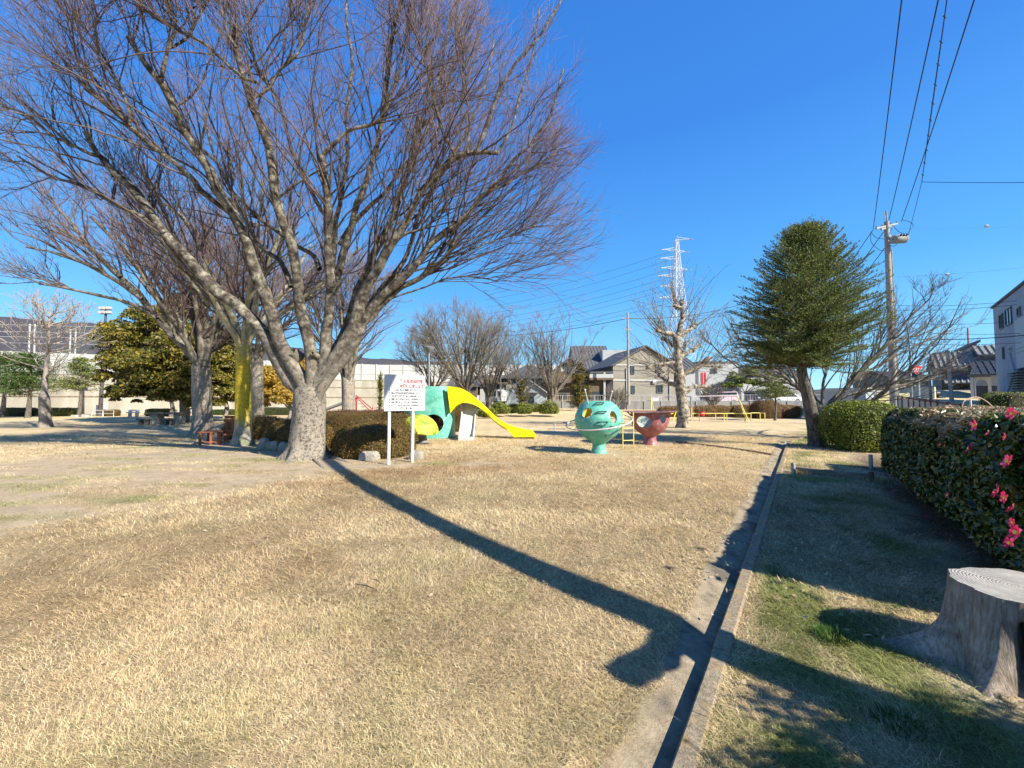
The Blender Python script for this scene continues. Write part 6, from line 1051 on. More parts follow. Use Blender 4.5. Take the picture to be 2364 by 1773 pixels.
# railway retaining wall, noise barrier and building roofs beyond
WA = P(-140, 962, 39.5); WB = P(1185, 952, 66)
def rail_wall():
    d = Vector((WB.x - WA.x, WB.y - WA.y, 0)); L = d.length; ux = d.normalized(); n_ = Vector((-ux.y, ux.x, 0)); A = Vector((WA.x, WA.y, 0)) - ux * 30; L += 60
    r = thing('retaining_wall', 'long stained concrete railway retaining wall beyond the park', 'wall', tuple(A)); mb = MB(); h = 4.55
    mb.add([A + Vector((0, 0, -.2)), A + ux * L + Vector((0, 0, -.2)), A + ux * L + n_ * 1.0 + Vector((0, 0, h)), A + n_ * 1.0 + Vector((0, 0, h)), A + n_ * 9 + Vector((0, 0, h)), A + ux * L + n_ * 9 + Vector((0, 0, h)), A + ux * L + n_ * 9 + Vector((0, 0, -.2)), A + n_ * 9 + Vector((0, 0, -.2))], [(0, 1, 2, 3), (3, 2, 5, 4), (4, 5, 6, 7), (0, 3, 4, 7), (1, 6, 5, 2)]); mb.build('wall_face', M['wallc'], r)
    for z in (2.0, 3.4, 4.5):
        mb = MB(); q = n_ * (z / h * 1.0 - .04); mb.box(A + ux * L / 2 + q + Vector((0, 0, z)), (L, .10, .09), ux); mb.build('ledge', M['stone'] if z > 4 else M['concrete'], r)
    b = thing('noise_barrier', 'pale panelled noise barrier with posts on top of the railway wall', 'noise barrier', tuple(A + Vector((0, 0, h)))); mb = MB(); q = n_ * 1.5
    for k in range(3): mb.box(A + ux * L / 2 + q + Vector((0, 0, h + .42 + k * .78)), (L, .10, .74), ux)
    mb.build('panel', M['barrier'], b); k = 0
    while k * 2.0 < L: mb = MB(); mb.box(A + ux * (k * 2.0) + q - n_ * .1 + Vector((0, 0, h + 1.2)), (.14, .16, 2.45), ux); mb.build('post', M['trim'], b); k += 1
    # overhead line masts
    for i, x in enumerate((73, 167)):
        Yd = 48; t = P(x + 2, 748 if i == 0 else 760, Yd); f = P(x, 830, Yd); m_ = thing('line_mast', 'pale catenary mast above the noise barrier, ' + ('left of the ginkgo crown' if i == 0 else 'right of the ginkgo crown'), 'mast', (f.x, f.y, h), 'catenary masts on the railway')
        for dx in (-.35, .35): mb = MB(); mb.tube([Vector((f.x + dx, f.y, h)), Vector((t.x + dx * .9, t.y, t.z))], .09, 6); mb.build('pole', M['barrier'], m_, True)
    for k, (y0, y1) in enumerate(((748, 756), (764, 770), (776, 781), (790, 796))):
        a = P(-60, y0, 46); e = P(520, y1, 56); mb = MB(); mb.tube([a, (a + e) / 2 - Vector((0, 0, .15)), e], .025, 4); o = mb.build('overhead_wire', mat('pale_wire', (.45, .42, .40), .6) if k == 0 else bpy.data.materials['pale_wire'], None); tag(o, ['topmost', 'second', 'third', 'lowest'][k] + ' railway wire crossing in front of the dark hill', 'wire', 'railway overhead wires')
rail_wall()
# roof canopy beyond the barrier (station roof strip)
def canopy():
    A = P(700, 850, 74); B = P(1330, 866, 74); r = thing('station_building', 'long pale building with a flat white roof band beyond the railway wall', 'building', (A.x, A.y, 0)); zt = P(880, 841, 74).z; mb = MB(); L = B.x - A.x; mb.box(((A.x + B.x) / 2, 76, zt - .7), (L, 6, 1.0)); mb.build('roof', M['white'], r); mb = MB(); mb.box(((A.x + B.x) / 2, 76.3, zt - 1.55), (L - .6, 5, .7)); mb.build('dark_band', M['dark'], r); mb = MB(); mb.box(((A.x + B.x) / 2, 76.3, (zt - 1.9) / 2), (L - .8, 4.6, zt - 1.9)); mb.build('wall', mat('cream_wall', (.55, .52, .43), .8, (.48, .45, .38), .6), r)
canopy()
def hills():
    pr = [(-700, 700), (-300, 715), (0, 740), (60, 743), (120, 752), (230, 755), (330, 765), (450, 778), (600, 800), (750, 818), (850, 832), (950, 838), (1050, 842), (1200, 852), (1320, 868), (1450, 885), (1700, 900), (2200, 905), (3200, 905)]
    xs = np.linspace(-700, 3200, 260); ys = np.interp(xs, [p[0] for p in pr], [p[1] for p in pr]); n = len(xs); m = 14; V = []; D0, D1 = 520, 900
    for k in range(m):
        t = k / (m - 1); Dp = D0 + (D1 - D0) * t
        for x, y in zip(xs, ys):
            H = P(x, y, D1).z; s = math.sin(t * PI / 2) ** .9; V.append(((x - 1182) / 898 * Dp, Dp, -1 + (H + 1) * s * (1 if t == 1 else 1) + (0 if k in (0,) else (vnoise(np.array(x * .05 + k), np.array(k * 3.1), 5) - .5) * 5 * (.3 + t))))
    for x in xs: V.append(((x - 1182) / 898 * 1000, 1000, -1))
    m += 1; i, j = np.meshgrid(np.arange(m - 1), np.arange(n - 1), indexing='ij'); Q = np.stack([i * n + j, i * n + j + 1, (i + 1) * n + j + 1, (i + 1) * n + j], -1).reshape(-1, 4)
    o = npmesh('hill', np.array(V), Q, None, M['woods'], None, True); tag(o, 'dark wooded ridge on the left horizon', 'hill', kind='structure')
hills()
# ------------------------------------------------------------ buildings
def hit(x, y, A, ux):
    """pixel ray on the vertical plane through A along ux -> (u, z)"""
    n = Vector((-ux.y, ux.x, 0)); d = ray(x, y); t = (A - Vector((0, 0, EYE))).dot(n) / d.dot(n); p = Vector((0, 0, EYE)) + d * t; return (p - A).dot(ux), p.z
def window(parent, A, ux, u0, z0, w, h, frame='frame', mull=1, glass='glass', proud=.04):
    n = Vector((ux.y, -ux.x, 0)); c = A + ux * (u0 + w / 2) + n * proud; c.z = z0 + h / 2; mb = MB(); t = min(.09, w * .12)
    for dz in (-h / 2 + t / 2, h / 2 - t / 2): mb.box(c + Vector((0, 0, dz)), (w, .12, t), ux)
    for du in (-w / 2 + t / 2, w / 2 - t / 2): mb.box(c + ux * du, (t, .12, h - 2 * t), ux)
    for k in range(mull): mb.box(c + ux * (w * ((k + 1) / (mull + 1) - .5)), (t * .7, .10, h - 2 * t), ux)
    f = mb.build('window', M[frame], parent); g_ = MB(); g_.box(c - n * .015, (w - 2 * t + .01, .03, h - 2 * t + .01), ux); g_.build('pane', M[glass], f); return f
def house(name, label, cat, A, B, depth, eave, rise, wallm, roofm, roof='gable_front', over=.5, zb=0.0, group=None, extra_base=True):
    """A, B: front corners on the ground seen from the park. Returns (root, A, ux, w)"""
    A = Vector((A.x, A.y, zb)); B = Vector((B.x, B.y, zb)); ux = (B - A).normalized(); w = (B - A).length; bk = Vector((-ux.y, ux.x, 0)); r = thing(name, label, cat, tuple(A), group); C_, D_ = B + bk * depth, A + bk * depth; U = Vector((0, 0, 1)); mb = MB(); e = eave - zb
    b4 = [A - U * .5, B - U * .5, C_ - U * .5, D_ - U * .5]; t4 = [A + U * e, B + U * e, C_ + U * e, D_ + U * e]
    if roof == 'gable_front': mf, mk = (A + B) / 2 + U * (e + rise), (C_ + D_) / 2 + U * (e + rise); mb.add(b4 + t4 + [mf, mk], [(0, 1, 5, 8, 4), (1, 2, 6, 5), (2, 3, 7, 9, 6), (3, 0, 4, 7)])
    elif roof == 'gable_side': ml, mr = (A + D_) / 2 + U * (e + rise), (B + C_) / 2 + U * (e + rise); mb.add(b4 + t4 + [ml, mr], [(0, 1, 5, 4), (1, 2, 6, 9, 5), (2, 3, 7, 6), (3, 0, 4, 8, 7)])
    else: mb.add(b4 + t4, [(0, 1, 5, 4), (1, 2, 6, 5), (2, 3, 7, 6), (3, 0, 4, 7), (4, 5, 6, 7)])
    mb.build('wall', M[wallm], r); mb = MB(); T = .16; sl = over
    def slab(p):  # four corners, thickness T
        mb.add([v for v in p] + [v + U * T for v in p], [(0, 1, 2, 3), (7, 6, 5, 4), (0, 4, 5, 1), (1, 5, 6, 2), (2, 6, 7, 3), (3, 7, 4, 0)])
    if roof == 'gable_front':
        k = rise / (w / 2); lf, rf = A - ux * sl + U * (e - k * sl) - bk * sl, B + ux * sl + U * (e - k * sl) - bk * sl; tf = (A + B) / 2 + U * (e + rise) - bk * sl; dd = bk * (depth + 2 * sl); slab([lf, tf, tf + dd, lf + dd]); slab([tf, rf, rf + dd, tf + dd])
    elif roof == 'gable_side':
        k = rise / (depth / 2); f = A - ux * sl - bk * sl + U * (e - k * sl); g2 = D_ - ux * sl + bk * sl + U * (e - k * sl); tt = (A + D_) / 2 - ux * sl + U * (e + rise); dd = ux * (w + 2 * sl); slab([f, f + dd, tt + dd, tt]); slab([tt, tt + dd, g2 + dd, g2])
        # tile ribs
        nr = int((w + 2 * sl) / .55)
        for q in range(nr + 1): a = f + dd * (q / nr) + U * (T + .03); b = tt + dd * (q / nr) + U * (T + .03); mb.tube([a, b], .05 if roofm != 'kawara' else .11, 5)
    elif roof == 'hip':
        o_ = [A - ux * sl - bk * sl, B + ux * sl - bk * sl, C_ + ux * sl + bk * sl, D_ - ux * sl + bk * sl]; o_ = [v + U * e for v in o_]; hw = min(w, depth) / 2; m1 = (A + D_) / 2 + ux * hw * .8 + U * (e + rise); m2 = (B + C_) / 2 - ux * hw * .8 + U * (e + rise); mb.add(o_ + [m1, m2] + [v - U * .15 for v in o_], [(0, 1, 5, 4), (1, 2, 5), (2, 3, 4, 5), (3, 0, 4), (0, 6, 7, 1), (1, 7, 8, 2), (2, 8, 9, 3), (3, 9, 6, 0), (6, 9, 8, 7)])
    else:
        c = (A + C_) / 2 + U * (e + .12); mb.box(c, (w + .2, depth + .2, .25), ux)
    mb.build('roof', M[roofm], r); return r, A, ux, w
def wpix(r, A, ux, x0, y0, x1, y1, **k):
    u0, zt = hit(x0, y0, A, ux); u1, zb_ = hit(x1, y1, A, ux); return window(r, A, ux, u0, zb_, u1 - u0, zt - zb_, **k)
def part_box(r, nm, A, ux, u0, u1, z0, z1, d0, d1, m_):
    n = Vector((ux.y, -ux.x, 0)); mb = MB(); c = A + ux * (u0 + u1) / 2 + n * (d0 + d1) / 2; c.z = (z0 + z1) / 2; mb.box(c, (abs(u1 - u0), abs(d1 - d0), abs(z1 - z0)), ux); return mb.build(nm, M[m_], r)
# beige house
ZB = 1.05
def pz(x, y, Y): return P(x, y, Y).z
A = P(1416, 930, 51); B = P(1562, 930, 52.5); r, A, ux, w = house('beige_house', 'beige sided two-storey house with a front gable behind the pollarded tree', 'house', A, B, 9, pz(1416, 843, 51), pz(1479, 800, 51.7) - pz(1416, 843, 51), 'siding', 'rooftile', zb=ZB)
for q in ((1456, 845, 1464, 864), (1457, 890, 1465, 909)): wpix(r, A, ux, *q, mull=0)
wpix(r, A, ux, 1515, 888, 1530, 907, mull=1); wpix(r, A, ux, 1513, 845, 1527, 860, mull=1)
for y in (843, 878): u, z = hit(1480, y, A, ux); part_box(r, 'trim_band', A, ux, -.03, w + .03, z - .1, z + .1, 0, .07, 'trim')
for x in (1445, 1544): u, z = hit(x, 850, A, ux); mb = MB(); n_ = Vector((ux.y, -ux.x, 0)); p = A + ux * u + n_ * .1; mb.tube([Vector((p.x, p.y, ZB)), Vector((p.x, p.y, z))], .07, 6); mb.build('downpipe', M['trim'], r, True)
u, z = hit(1509, 882, A, ux); part_box(r, 'vent_box', A, ux, u - .25, u + .25, z - .2, z + .2, 0, .25, 'trim')
u, z = hit(1500, 922, A, ux); part_box(r, 'outdoor_unit', A, ux, u, u + .9, ZB, ZB + .8, .3, .7, 'white')
# right part of the same street: low pale block & house beyond
A = P(1566, 930, 56); B = P(1606, 930, 56); r, A, ux, w = house('pale_house', 'narrow pale house with a grey roof right behind the beige house', 'house', A, B, 8, pz(1566, 850, 56), 1.8, 'whitewall', 'rooftile', 'gable_side', zb=ZB); wpix(r, A, ux, 1570, 880, 1582, 900)
A = P(1614, 930, 60); B = P(1706, 930, 60); r, A, ux, w = house('shop_building', 'white flat-roofed building with red vertical panels behind the parked pink van', 'building', A, B, 10, pz(1614, 838, 60), 0, 'whitewall', 'rooftile', 'flat', zb=ZB)
for x in (1619, 1626): u, z = hit(x, 870, A, ux); part_box(r, 'red_panel', A, ux, u, u + .25, pz(1620, 888, 60), pz(1620, 860, 60), 0, .06, 'red')
wpix(r, A, ux, 1655, 905, 1675, 918, mull=2); wpix(r, A, ux, 1640, 850, 1655, 862, mull=1)
A = P(1712, 930, 66); B = P(1850, 930, 66); r, A, ux, w = house('warehouse', 'long low grey-white building glimpsed behind the bare cherry branches', 'building', A, B, 10, pz(1712, 862, 66), 1.5, 'whitewall', 'rooftile', 'gable_side', zb=ZB); wpix(r, A, ux, 1780, 880, 1800, 895)
# house with big slanted grey roof and white side (behind)
A = P(1335, 930, 62); B = P(1416, 930, 62); r, A, ux, w = house('large_roofed_house', 'house with a big slanted grey roof and white side wall behind the brown house', 'house', A, B, 12, pz(1335, 852, 62), 4.4, 'whitewall', 'rooftile', 'gable_side', zb=ZB, over=.3)
part_box(r, 'white_tower', A, ux, w - 1.4, w + 3.6, ZB, pz(1420, 806, 62), -6, -1.0, 'whitewall'); 
A2 = P(1418, 930, 63)
# brown house with balcony block
A = P(1268, 932, 50); B = P(1362, 932, 50); r, A, ux, w = house('brown_house', 'brown boarded Japanese house with dark tiled gable beside the narrow conifer', 'house', A, B, 9, pz(1268, 868, 50), pz(1310, 833, 50) - pz(1268, 868, 50) + .3, 'brownwall', 'darktile', 'gable_front', zb=ZB, over=.9); wpix(r, A, ux, 1293, 908, 1309, 920, mull=1); part_box(r, 'porch_roof', A, ux, 1.0, 5.6, pz(1300, 882, 50) - .15, pz(1300, 882, 50), 0, 1.0, 'darktile'); part_box(r, 'gable_panel', A, ux, 1.5, 3.7, pz(1300, 858, 50), pz(1300, 846, 50), 0, .05, 'trim')
A = P(1360, 932, 49); B = P(1414, 932, 49); r, A, ux, w = house('balcony_block', 'brown balcony block with a dark open garage left of the beige house', 'building', A, B, 7, pz(1360, 862, 49), 0, 'brownwall', 'darktile', 'flat', zb=ZB)
u0, z0 = hit(1361, 924, A, ux); u1, z1 = hit(1391, 904, A, ux); part_box(r, 'garage_opening', A, ux, u0, u1, z0, z1, -.0, .03, 'dark'); u0, z0 = hit(1360, 873, A, ux); u1, z1 = hit(1414, 864, A, ux); part_box(r, 'balcony_rail', A, ux, 0, w, z0, z1, .5, .56, 'trim'); part_box(r, 'balcony_floor', A, ux, 0, w, z0 - .25, z0, 0, .6, 'brownwall'); u0, z0 = hit(1394, 860, A, ux); part_box(r, 'white_pillar', A, ux, u0 - .12, u0 + .12, ZB, z0, .1, .35, 'trim'); part_box(r, 'dark_screen', A, ux, u0 + .3, w, ZB + .3, z0 - .8, .02, .06, 'dark')
# blue-grey sheds
A = P(1163, 935, 47); B = P(1262, 935, 47); r, A, ux, w = house('blue_grey_house', 'blue-grey metal sided house with low gable and white awning beyond the bed', 'house', A, B, 7, pz(1163, 907, 47), pz(1215, 872, 47) - pz(1163, 907, 47), 'bluegrey', 'whitewall', 'gable_front', zb=.8, over=.35)
wpix(r, A, ux, 1217, 917, 1233.5, 930, mull=1); u0, z0 = hit(1218, 905, A, ux); part_box(r, 'awning', A, ux, u0, u0 + 1.3, z0 - .1, z0 + .02, 0, .6, 'trim')
A = P(1168, 935, 58); B = P(1282, 935, 58); r, A, ux, w = house('dark_roofed_house', 'house with a dark hipped tile roof rising behind the blue-grey house', 'house', A, B, 8, pz(1168, 872, 58), 2.2, 'siding', 'darktile', 'hip', zb=ZB, over=.7); wpix(r, A, ux, 1184, 876, 1192, 886, mull=0)
A = P(1108, 935, 58); B = P(1164, 935, 58); r, A, ux, w = house('red_brown_house', 'white walled house with a red-brown roof above the small truck', 'house', A, B, 8, pz(1108, 884, 58), 1.3, 'whitewall', 'brownwall', 'gable_side', zb=ZB, over=.6); wpix(r, A, ux, 1124, 887, 1132, 899, mull=1); wpix(r, A, ux, 1146, 887, 1152, 899, mull=0)
A = P(1042, 935, 56); B = P(1100, 935, 56); r, A, ux, w = house('brown_house', 'dark brown house half hidden behind the widest bare tree', 'house', A, B, 8, pz(1042, 890, 56), 1.5, 'brownwall', 'darktile', 'gable_side', zb=.6); wpix(r, A, ux, 1090, 893, 1095, 902, mull=0)
# retaining wall before the parking lot with pipes and white fence
def lot_wall():
    A = P(1262, 944, 48); B = P(1905, 948, 43); A.z = B.z = 0; ux = (B - A).normalized(); L = (B - A).length; r = thing('retaining_wall', 'low grey concrete retaining wall below the parking lot', 'wall', tuple(A)); mb = MB(); c = (A + B) / 2 + Vector((0, 0, .65)); mb.box(c, (L, .22, 1.5), ux); mb.build('wall_face', mat('grey_wall', (.22, .22, .20), .9, (.33, .33, .31), 1.2, .2, 8, stretch=(1, 1, .3)), r)
    f = thing('mesh_fence', 'low white barred fence on top of the parking lot wall', 'fence', tuple(A + Vector((0, 0, 1.4)))); n = int(L / .28); mb = MB(); q = A + Vector((0, .0, 0))
    for z in (1.55, 2.15): mb.tube([A + Vector((0, 0, z)), B + Vector((0, 0, z))], .022, 5)
    for k in range(n + 1): p = A + ux * (L * k / n); mb.tube([p + Vector((0, 0, 1.4)), p + Vector((0, 0, 2.15))], .012, 4)
    mb.build('bars', M['white'], f); 
    for k in range(17): p = A + ux * (L * k / 16) - Vector((0, .16, 0)); mb = MB(); mb.tube([p + Vector((0, 0, .3)), p + Vector((0, 0, 2.2))], .035, 6); mb.build('post', M['trim'], f, True)
lot_wall()
# utility pole in the middle, with fittings
def upole(label, base, top, r0, arms, name='utility_pole', mtl='polec', steps=False, group=None):
    r = thing(name, label, 'utility pole', tuple(base), group); mb = MB(); mb.tube([base, base.lerp(top, .5), top], [r0, r0 * .85, r0 * .65], 14); mb.build('pole', M[mtl], r, True)
    for z, l, d, dz in arms:
        c = base.lerp(top, (z - base.z) / (top.z - base.z)); d = Vector(d).normalized(); mb = MB(); mb.box(c, (l, .09, .09), d + Vector((0, 0, dz))); a = mb.build('cross_arm', M['steel'], r)
        for k in (-.46, -.2, .2, .46): p = c + (d + Vector((0, 0, dz))) * l * k; mb = MB(); mb.lathe(p, [(.02, .04), (.045, .08), (.025, .11), (.045, .14), (.015, .18)], 8); mb.build('insulator', M['grey'], a, True)
    return r
b = P(1451, 930, 46); b.z = 1.0; upole('concrete utility pole before the beige house', b, P(1449, 722, 46), .16, [(pz(1450, 735, 46), 1.6, (1, .2, 0), 0), (pz(1450, 760, 46), 1.1, (1, .2, 0), 0)])
b = P(1156, 945, 45); b.z = .6; upole('thin pale utility pole beside the small white truck', b, P(1155, 836, 45), .11, [(pz(1155, 842, 45), .9, (1, 0, 0), 0)])
# right hand utility pole with transformer
PB = P(2064.5, 945, 23); PB.z = .9; PT = P(2045.5, 487, 23)
def main_pole():
    r = upole('tall concrete utility pole with a transformer at the right', PB, P(2046.6, 512, 23), .19, [(P(2046, 522, 23).z, 1.85, (.97, .25, 0), .28), (P(2046, 522, 23).z - .12, 1.0, (.97, .25, 0), .28)])
    mb = MB(); mb.tube([P(2047, 515, 23), PT], .05, 8); mb.tube([P(2044, 512, 23), P(2042, 490, 23)], .02, 6); mb.build('top_pin', M['steel'], r, True)
    c = P(2076, 552, 22.4); mb = MB(); ax = Vector((.98, .15, .10)).normalized(); u = ax.orthogonal().normalized(); w = ax.cross(u); n = 20; prof = [(.03, -.43), (.2, -.42), (.25, -.36), (.25, .36), (.2, .42), (.03, .43)]; vs = [c + ax * z + (u * math.cos(2 * PI * j / n) + w * math.sin(2 * PI * j / n)) * q for q, z in prof for j in range(n)]; mb.add(vs, [(i * n + j, i * n + (j + 1) % n, (i + 1) * n + (j + 1) % n, (i + 1) * n + j) for i in range(5) for j in range(n)]); tr = mb.build('transformer', M['grey'], r, True); mb = MB()
    for k in (-.2, 0, .2): mb.tube([c + ax * k + Vector((0, -.2, .05)), c + ax * k + Vector((0, -.32, .18))], .045, 6)
    mb.build('bushing', M['dark'], tr, True); mb = MB(); mb.box(P(2062, 556, 22.8), (.7, .06, .06), (1, .1, 0)); mb.box(P(2062, 545, 22.8), (.7, .06, .06), (1, .1, .1)); mb.build('bracket', M['steel'], r)
    mb = MB()
    for pts in ([(2082, 508), (2095, 510), (2108, 518), (2104, 528), (2090, 543)], [(2010, 540), (2012, 560), (2030, 577), (2042, 578)], [(2010, 535), (2022, 548), (2041, 552)], [(2052, 566), (2064, 568), (2075, 560)], [(2060, 520), (2074, 534), (2088, 540)], [(2060, 525), (2052, 545), (2056, 563)]): mb.tube([Vector(p) for p in cspline([tuple(P(x, y, 22.6)) for x, y in pts], 12)], .014, 5)
    mb.build('jumper_cable', M['wire'], r, True); mb = MB()
    for k in range(5): q = PB.lerp(P(2046.6, 512, 23), .42 + k * .085); mb.tube([q - Vector((.28, 0, 0)), q + Vector((.1, 0, 0))], .014, 5)
    mb.build('step_bolt', M['steel'], r, True); mb = MB(); q0 = PB + Vector((.0, -.05, 0)); mb.tube([PB.lerp(PT, .0) + Vector((.2, -.1, 0)), PB.lerp(PT, .8) + Vector((.14, -.1, 0))], .03, 6); mb.build('conduit', M['polec'], r, True)
main_pole()
def wire(a, b, sag, lab, r_=.016, group='overhead lines', m_='wire', n=24, cat='overhead wire'):
    pts = [a.lerp(b, k / n) - Vector((0, 0, sag * 4 * (k / n) * (1 - k / n))) for k in range(n + 1)]; mb = MB(); mb.tube(pts, r_, 6); o = mb.build('overhead_wire', M[m_], None, True); tag(o, lab, cat, group); return o
def thru(p1, x, y, Y, back): q = P(x, y, Y); return q + (q - p1).normalized() * back
g2 = 'overhead lines passing up out of the photo'
a = P(2016, 528, 23); wire(a, thru(a, 2077, 0, 10.4, 14), .35, 'leftmost overhead line rising from the pole crossarm', .017, g2)
a = P(2052, 508, 23); wire(a, thru(a, 2158.6, 0, 10.4, 14), .35, 'second overhead line from the left rising from the pole crossarm', .017, g2)
a = P(2081, 511, 23); wire(a, thru(a, 2240, 0, 10.2, 14), .3, 'rightmost overhead line rising from the pole crossarm', .017, g2)
a = P(2128, 420, 16); bq = thru(a, 2184, 0, 10.0, 10); w_ = wire(a, bq, .12, 'bundled overhead cable with ties above the right pole', .013, g2); mb = MB()
for k in range(14): q = a.lerp(bq, .03 + k * .045) - Vector((0, 0, .12 * 4 * (.03 + k * .045) * (1 - .03 - k * .045))); mb.tube([q + Vector((-.05, 0, .02)), q + Vector((.05, 0, -.05))], .012, 5)
mb.tube([a, a.lerp(bq, .25) - Vector((.03, 0, .16)), a.lerp(bq, .5) - Vector((0, 0, .12))], .009, 5); ORG[w_.name] = Vector((0, 0, 0)); mb.build('cable_tie', M['wire'], w_)
wire(a, P(2420, 421, 13), .02, 'horizontal wire running off to the right edge', .011, None); wire(P(2128, 420, 16), P(2092, 560, 22.5), .05, 'thin wire from the bundled cable down to the transformer', .010, None)
wire(P(2016, 530, 23), P(1800, 800, 44), .5, 'left line going down from the crossarm behind the conifer', .02, 'lines going down behind the conifer'); wire(P(2040, 535, 23), P(1810, 815, 44), .5, 'middle line going down from the crossarm behind the conifer', .02, 'lines going down behind the conifer'); wire(P(2048, 565, 23), P(1820, 830, 44), .5, 'right line going down from the pole behind the conifer', .02, 'lines going down behind the conifer')
# faint street wires at right
for i, (y0, y1, Yd) in enumerate(((705, 686, 40), (716, 694, 40), (745, 736, 40), (762, 766, 38), (780, 768, 36), (790, 786, 38))): wire(P(2070, y0, Yd), P(2420, y1, Yd - 8), .3, ['topmost', 'second', 'third', 'fourth', 'thick fifth', 'lowest'][i] + ' street wire before the three-storey building', .018 if i != 4 else .035, 'street wires at the right')
wire(P(2060, 640, 60), P(2420, 612, 60), .2, 'thin high wire over the street carrying the lower white marker ball', .015, None)
for x, y, Yd, lab in ((2277, 522, 60, 'small white marker ball high in the sky right of the utility pole'), (2187, 634, 60, 'small white marker ball on the thin high wire over the street')):
    mb = MB(); mb.lathe(P(x, y, Yd), [(.02, -.22), (.2, -.14), (.3, 0), (.2, .14), (.02, .22)], 12); o = mb.build('wire_marker', M['white'], None, True); tag(o, lab, 'wire marker')
wire(P(2060, 528, 60), P(2420, 520, 60), .2, 'very thin high wire carrying the upper white marker ball', .008, None)
# pylon
def pylon():
    Y = 150; k = Y / 898; bx = P(1575, 930, Y).x; r = thing('transmission_tower', 'white lattice transmission tower rising behind the pollarded tree', 'pylon', (bx, Y, 0)); top = P(1562, 553, Y); mb = MB(); H = top.z; cx = lambda z: bx + (top.x - bx) * z / H
    def wd(z): t = z / H; return 8.5 * (1 - t) ** 1.4 + 1.7 * (1 - t) + .9
    lv = [0, 7, 13, 19, 24.5, 29.5, 34, 38, 42, 45.5, 49, 52, 55, 58, 60.5, H]; lv = [z for z in lv if z < H] + [H]
    cn = lambda z: [Vector((cx(z) + sx * wd(z) / 2, Y + sy * wd(z) / 2, z)) for sx, sy in ((-1, -1), (1, -1), (1, 1), (-1, 1))]
    for z0, z1 in zip(lv[:-1], lv[1:]):
        a, b = cn(z0), cn(z1)
        for i in range(4): mb.tube([a[i], b[i]], .17, 4); mb.tube([a[i], b[(i + 1) % 4]], .10, 4); mb.tube([a[(i + 1) % 4], b[i]], .10, 4); mb.tube([b[i], b[(i + 1) % 4]], .09, 4)
    mb.build('lattice', M['pylon'], r)
    for (y, l) in ((556, 4.5), (580, -5.5), (600, -6.2), (585, 2.8), (622, -6.0), (640, -7.4), (626, 3.4), (664, -6.6), (690, -7), (700, 2.6)):
        z = P(1562, y, Y).z; c = Vector((cx(z), Y, z)); mb = MB(); e = c + Vector((l, -1, .3)); 
        for d in (Vector((0, -.8, 0)), Vector((0, .8, 0)), Vector((0, 0, 1.6))): mb.tube([c + d, e], .11, 4)
        mb.build('cross_arm', M['pylon'], r); mb = MB(); mb.tube([e, e + Vector((-1.2 if l < 0 else 1.0, -1, -.5))], .16, 6); mb.build('insulator', M['trim'], r)
    for i, (y0, y1) in enumerate(((582, 672), (600, 690), (622, 705), (640, 718), (655, 730), (668, 740), (690, 752), (700, 762))): wire(P(1545, y0, Y), P(1120, y1 + 20, Y + 60), 2.0, ['top', 'second', 'third', 'fourth', 'fifth', 'sixth', 'seventh', 'bottom'][i] + ' line of the fan strung left from the lattice tower', .045, 'lines strung left from the lattice tower')
    wire(P(1575, 730, 120), P(1760, 700, 110), 1, 'upper line strung right from the lattice tower', .05, 'lines strung right of the lattice tower'); wire(P(1575, 738, 120), P(1760, 705, 110), 1, 'lower line strung right from the lattice tower', .05, 'lines strung right of the lattice tower')
pylon()
wire(P(1449, 735, 46), P(1130, 775, 60), .5, 'cable running left from the middle utility pole', .03, None); wire(P(1449, 735, 46), P(1720, 700, 46), .6, 'cable running right from the middle utility pole', .03, None)
# ------------------------------------------------------------ right side street
def rg(al, off, z=0): p = K0 + KU * al + KN * off; return Vector((p.x, p.y, z))
def street():
    mb = MB(); N = 40; vs = []
    for k in range(N + 1):
        al = -12 + 92 * k / N
        for off in (5.8, 6.4, 11.2): q = rg(al, off); z = float(terr(np.array([q.x]), np.array([q.y]))[0]) + .03 + (.02 if off > 5.9 else 0); vs.append(Vector((q.x, q.y, max(z, .5))))
    mb.add(vs, [(k * 3 + j, k * 3 + j + 1, (k + 1) * 3 + j + 1, (k + 1) * 3 + j) for k in range(N) for j in range(2)]); o = mb.build('road', M['asphalt'], None); tag(o, 'narrow asphalt street beyond the hedge at the right', 'road', kind='structure')
street()
def tz(q): return float(terr(np.array([q.x]), np.array([q.y]))[0])
def brown_fence():
    xs = [(2073, 915, 22), (2083, 916.5, 21), (2098, 918.3, 19.7), (2110, 920, 18.7), (2124, 921.7, 17.8), (2137, 923, 17.0), (2150, 924.5, 16.3), (2165, 927, 15.6), (2189, 931.5, 14.5), (2220, 935.5, 13.4), (2262, 939, 12.2), (2310, 941, 11.2), (2364, 943, 10.3), (2440, 945, 9.3)]; r = thing('street_fence', 'street fence of dark brown posts and rail with pale mesh panels', 'fence', tuple(P(*xs[0][:2], xs[0][2]) - Vector((0, 0, .9)))); tp = [P(*q) for q in xs]; mb = MB(); mb.tube(tp, .035, 6); mb.build('top_rail', mat('brown_fence_paint', (.09, .03, .02), .6), r, True); B_ = bpy.data.materials['brown_fence_paint']
    for p in tp: mb = MB(); mb.box(p - Vector((0, 0, .5)), (.06, .09, 1.1), (1, .9, 0)); mb.build('post', B_, r)
    for a, b in zip(tp[:9], tp[1:10]):
        mb = MB(); n = 9
        for k in range(1, n): p = a.lerp(b, k / n); mb.tube([p - Vector((0, 0, .07)), p - Vector((0, 0, .95))], .018, 4)
        for k in range(1, 7): mb.tube([a - Vector((0, 0, .14 * k)), b - Vector((0, 0, .14 * k))], .016, 4)
        mb.build('mesh_panel', M['trim'], r)
brown_fence()
